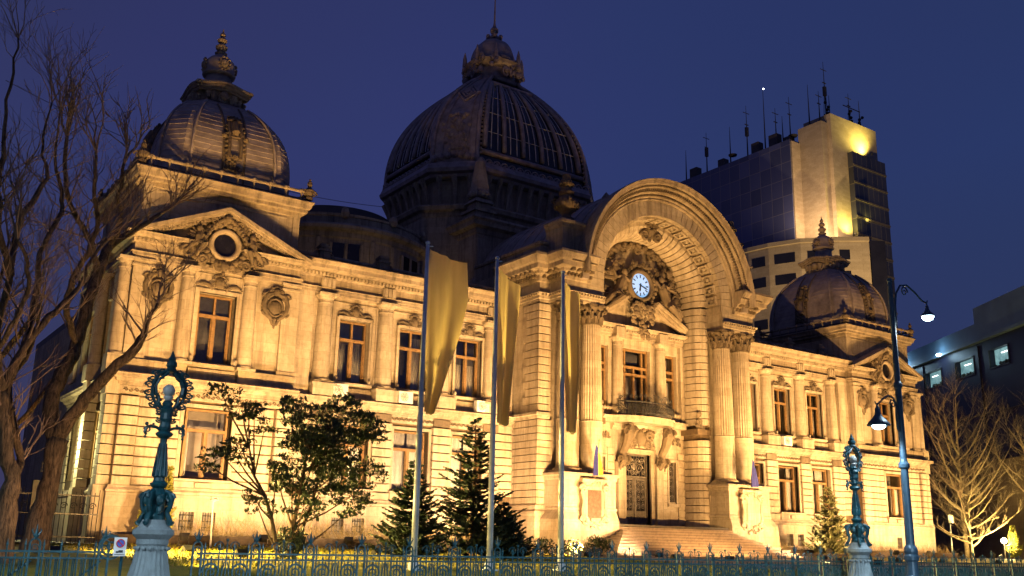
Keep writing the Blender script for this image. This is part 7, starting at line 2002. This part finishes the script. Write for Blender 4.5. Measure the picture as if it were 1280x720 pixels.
# a nearer row close to the wall foot, brightening the lower storey
for x, p in ((-28.2, 900), (-25, 1300), (-21.2, 1500), (-17.6, 2000), (-14, 2200), (-10.8, 2200), (10.8, 1300), (14, 1300), (17.6, 1300), (21.2, 1400), (25, 1500), (29, 1300)):
    floodlight(x, -6.4, gz(x, -6.4)+.08, x, -.3, 5.2, p*2.0, 'dark floodlight of the near row by the wall foot, aimed at the lower storey', 92, .7, FLOOD_LOW, .15, 'floodlights near the wall foot')
for x in (-6.2, 6.2):
    floodlight(x, -9.6, gz(x, -9.6)-.24, x, -3.5, 5.5, 5500 if x < 0 else 4500, 'dark floodlight before a column pedestal of the portal', 95, .8, FLOOD_LOW, .15, 'floodlights before the pedestals')
floodlight(-34.1, -10.5, 3.6, -26.5, -14.5, 1.0, 52000, 'added unseen floodlight on a post behind the left tree trunks, brightening the lawn', 100, .9, (1, .66, .16), .2, 'added lawn floodlights')  # invented lamp with its post, hidden by the trunks, added to brighten the lawn
m = MB(); m.tube([(-34.1, -10.5, 1.1), (-34.1, -10.5, 3.58)], .05, 8); tag(m.build('added_lamp_post', M['iron']), 'thin dark post carrying the added lawn floodlight behind the left tree trunks', 'post')
for x, y, tx, ty, tz, p in ((-5.2, 6.4, -3.0, 11, 27.5, 260), (3.0, 6.4, 2.0, 11, 27.5, 200), (-8.2, 8.5, -8.2, 12, 27, 90), (-14.5, 4.2, -14, 9, 18.5, 70), (-19.5, 5.0, -17, 9, 18.5, 50)):
    floodlight(x, y, 15.36, tx, ty, tz, p, 'small roof floodlight behind the parapet, lighting the great dome and its side rotunda', 100, .9, (1, .62, .26), .15, 'roof floodlights')
m = MB(); m.tube([(-33.3, -20.5, .9), (-33.3, -20.5, 1.7)], .04, 8); tag(m.build('added_lamp_post', M['iron']), 'short dark post carrying an added lawn floodlight behind the large ornate lamp', 'post')
floodlight(-33.3, -20.5, 1.75, -30.4, -20.6, .9, 2600, 'added unseen floodlight on a short post behind the large ornate lamp, brightening the near lawn', 100, .9, (1, .66, .16), .2, 'added lawn floodlights')  # second added lamp, kept out of sight, lifts the grass near the fence
floodlight(-34.0, -25.2, .35, -36.2, -19.5, 5.0, 1500, 'added unseen warm uplight behind the fence brightening the left bare trees', 90, .8, (1, .60, .28), .15, None)  # added hidden lamp, there only to warm the tree trunks
floodlight(-34.0, -13.0, .8, -26, -1, 10, 2500*K, 'dark floodlight under the left trees aimed at the pavilion corner', 80)
floodlight(-20, -14.0, .85, -2, 12, 28, 11000, 'dark floodlight on the lawn aimed high at the great dome', 46)
floodlight(2, -16, .8, 24, 3, 20, 20000, 'dark floodlight on the forecourt aimed high at the right dome', 50)
floodlight(-29, -15, .85, -25, 3, 22, 11000, 'dark floodlight on the lawn aimed high at the left dome', 46)
floodlight(37.0, -2.5, 1.25, 35.6, -.4, 6.5, 900, 'small bright garden floodlight at the foot of the lit pale tree', 120, .8, (1, .68, .22), .1, None)
m = MB(); m.ball((36.6, -3.1, 2.7), (.22, .22, .22), 12, 8); t = tag(m.build('garden_lamp', emis_mat('garden_lamp_glass', (1, .85, .5), 30)), 'glaring small garden lamp before the lit pale tree', 'lamp')
ld = bpy.data.lights.new('garden_lamp_light', 'POINT'); ld.energy = 4200; ld.color = (1, .66, .2); ld.shadow_soft_size = .2
lo = bpy.data.objects.new('garden_lamp_light', ld); C.objects.link(lo); lo.parent = t; lo.location = (-.4, -.3, .2)
m = MB(); m.tube([(36.6, -3.1, 1.25), (36.6, -3.1, 2.5)], .04, 6); m.build('post', M['iron'], t)
# lamps lighting the tower
for x, y, z, tx, ty, tz, p in ((112.3, 58.5, 60.5, 113, 59, 66, 900), (114.5, 58.2, 74.7, 112, 60, 80, 8500), (107.6, 58.2, 57.3, 107.2, 60, 66, 5500)):
    floodlight(x, y, z, tx, ty, tz, p, 'facade lamp washing the yellow wall of the office tower', 150, .9, (1, .74, .14), .3, 'facade lamps of the office tower')
floodlight(88, 34, 22.0, 97, 60, 52, 85000, 'facade lamp on a lower roof washing the beige tower podium', 90, .8, (1, .64, .26), .5, 'facade lamps of the office tower')
floodlight(98.5, 57.0, 54.2, 105, 62, 64, 15000, 'facade lamp on the podium roof washing the beige tower shaft', 120, .8, (1, .62, .30), .4, 'facade lamps of the office tower')
floodlight(96.0, 60.0, 54.2, 102, 66, 70, 5000, 'facade lamp on the podium roof by the dark glass face of the tower', 100, .8, (1, .62, .30), .4, 'facade lamps of the office tower')
b = thing('low_block', 'dark flat-roofed block standing below the office tower', 'building', (86, 44, 0))
m = MB(); m.box(70, 112, 30, 54, -2, 21.9); m.build('wall', M['weathered'], b)
m = MB(); m.box(82, 86, 44, 48, 21.8, 39.9); m.build('stair_tower', M['weathered'], b)
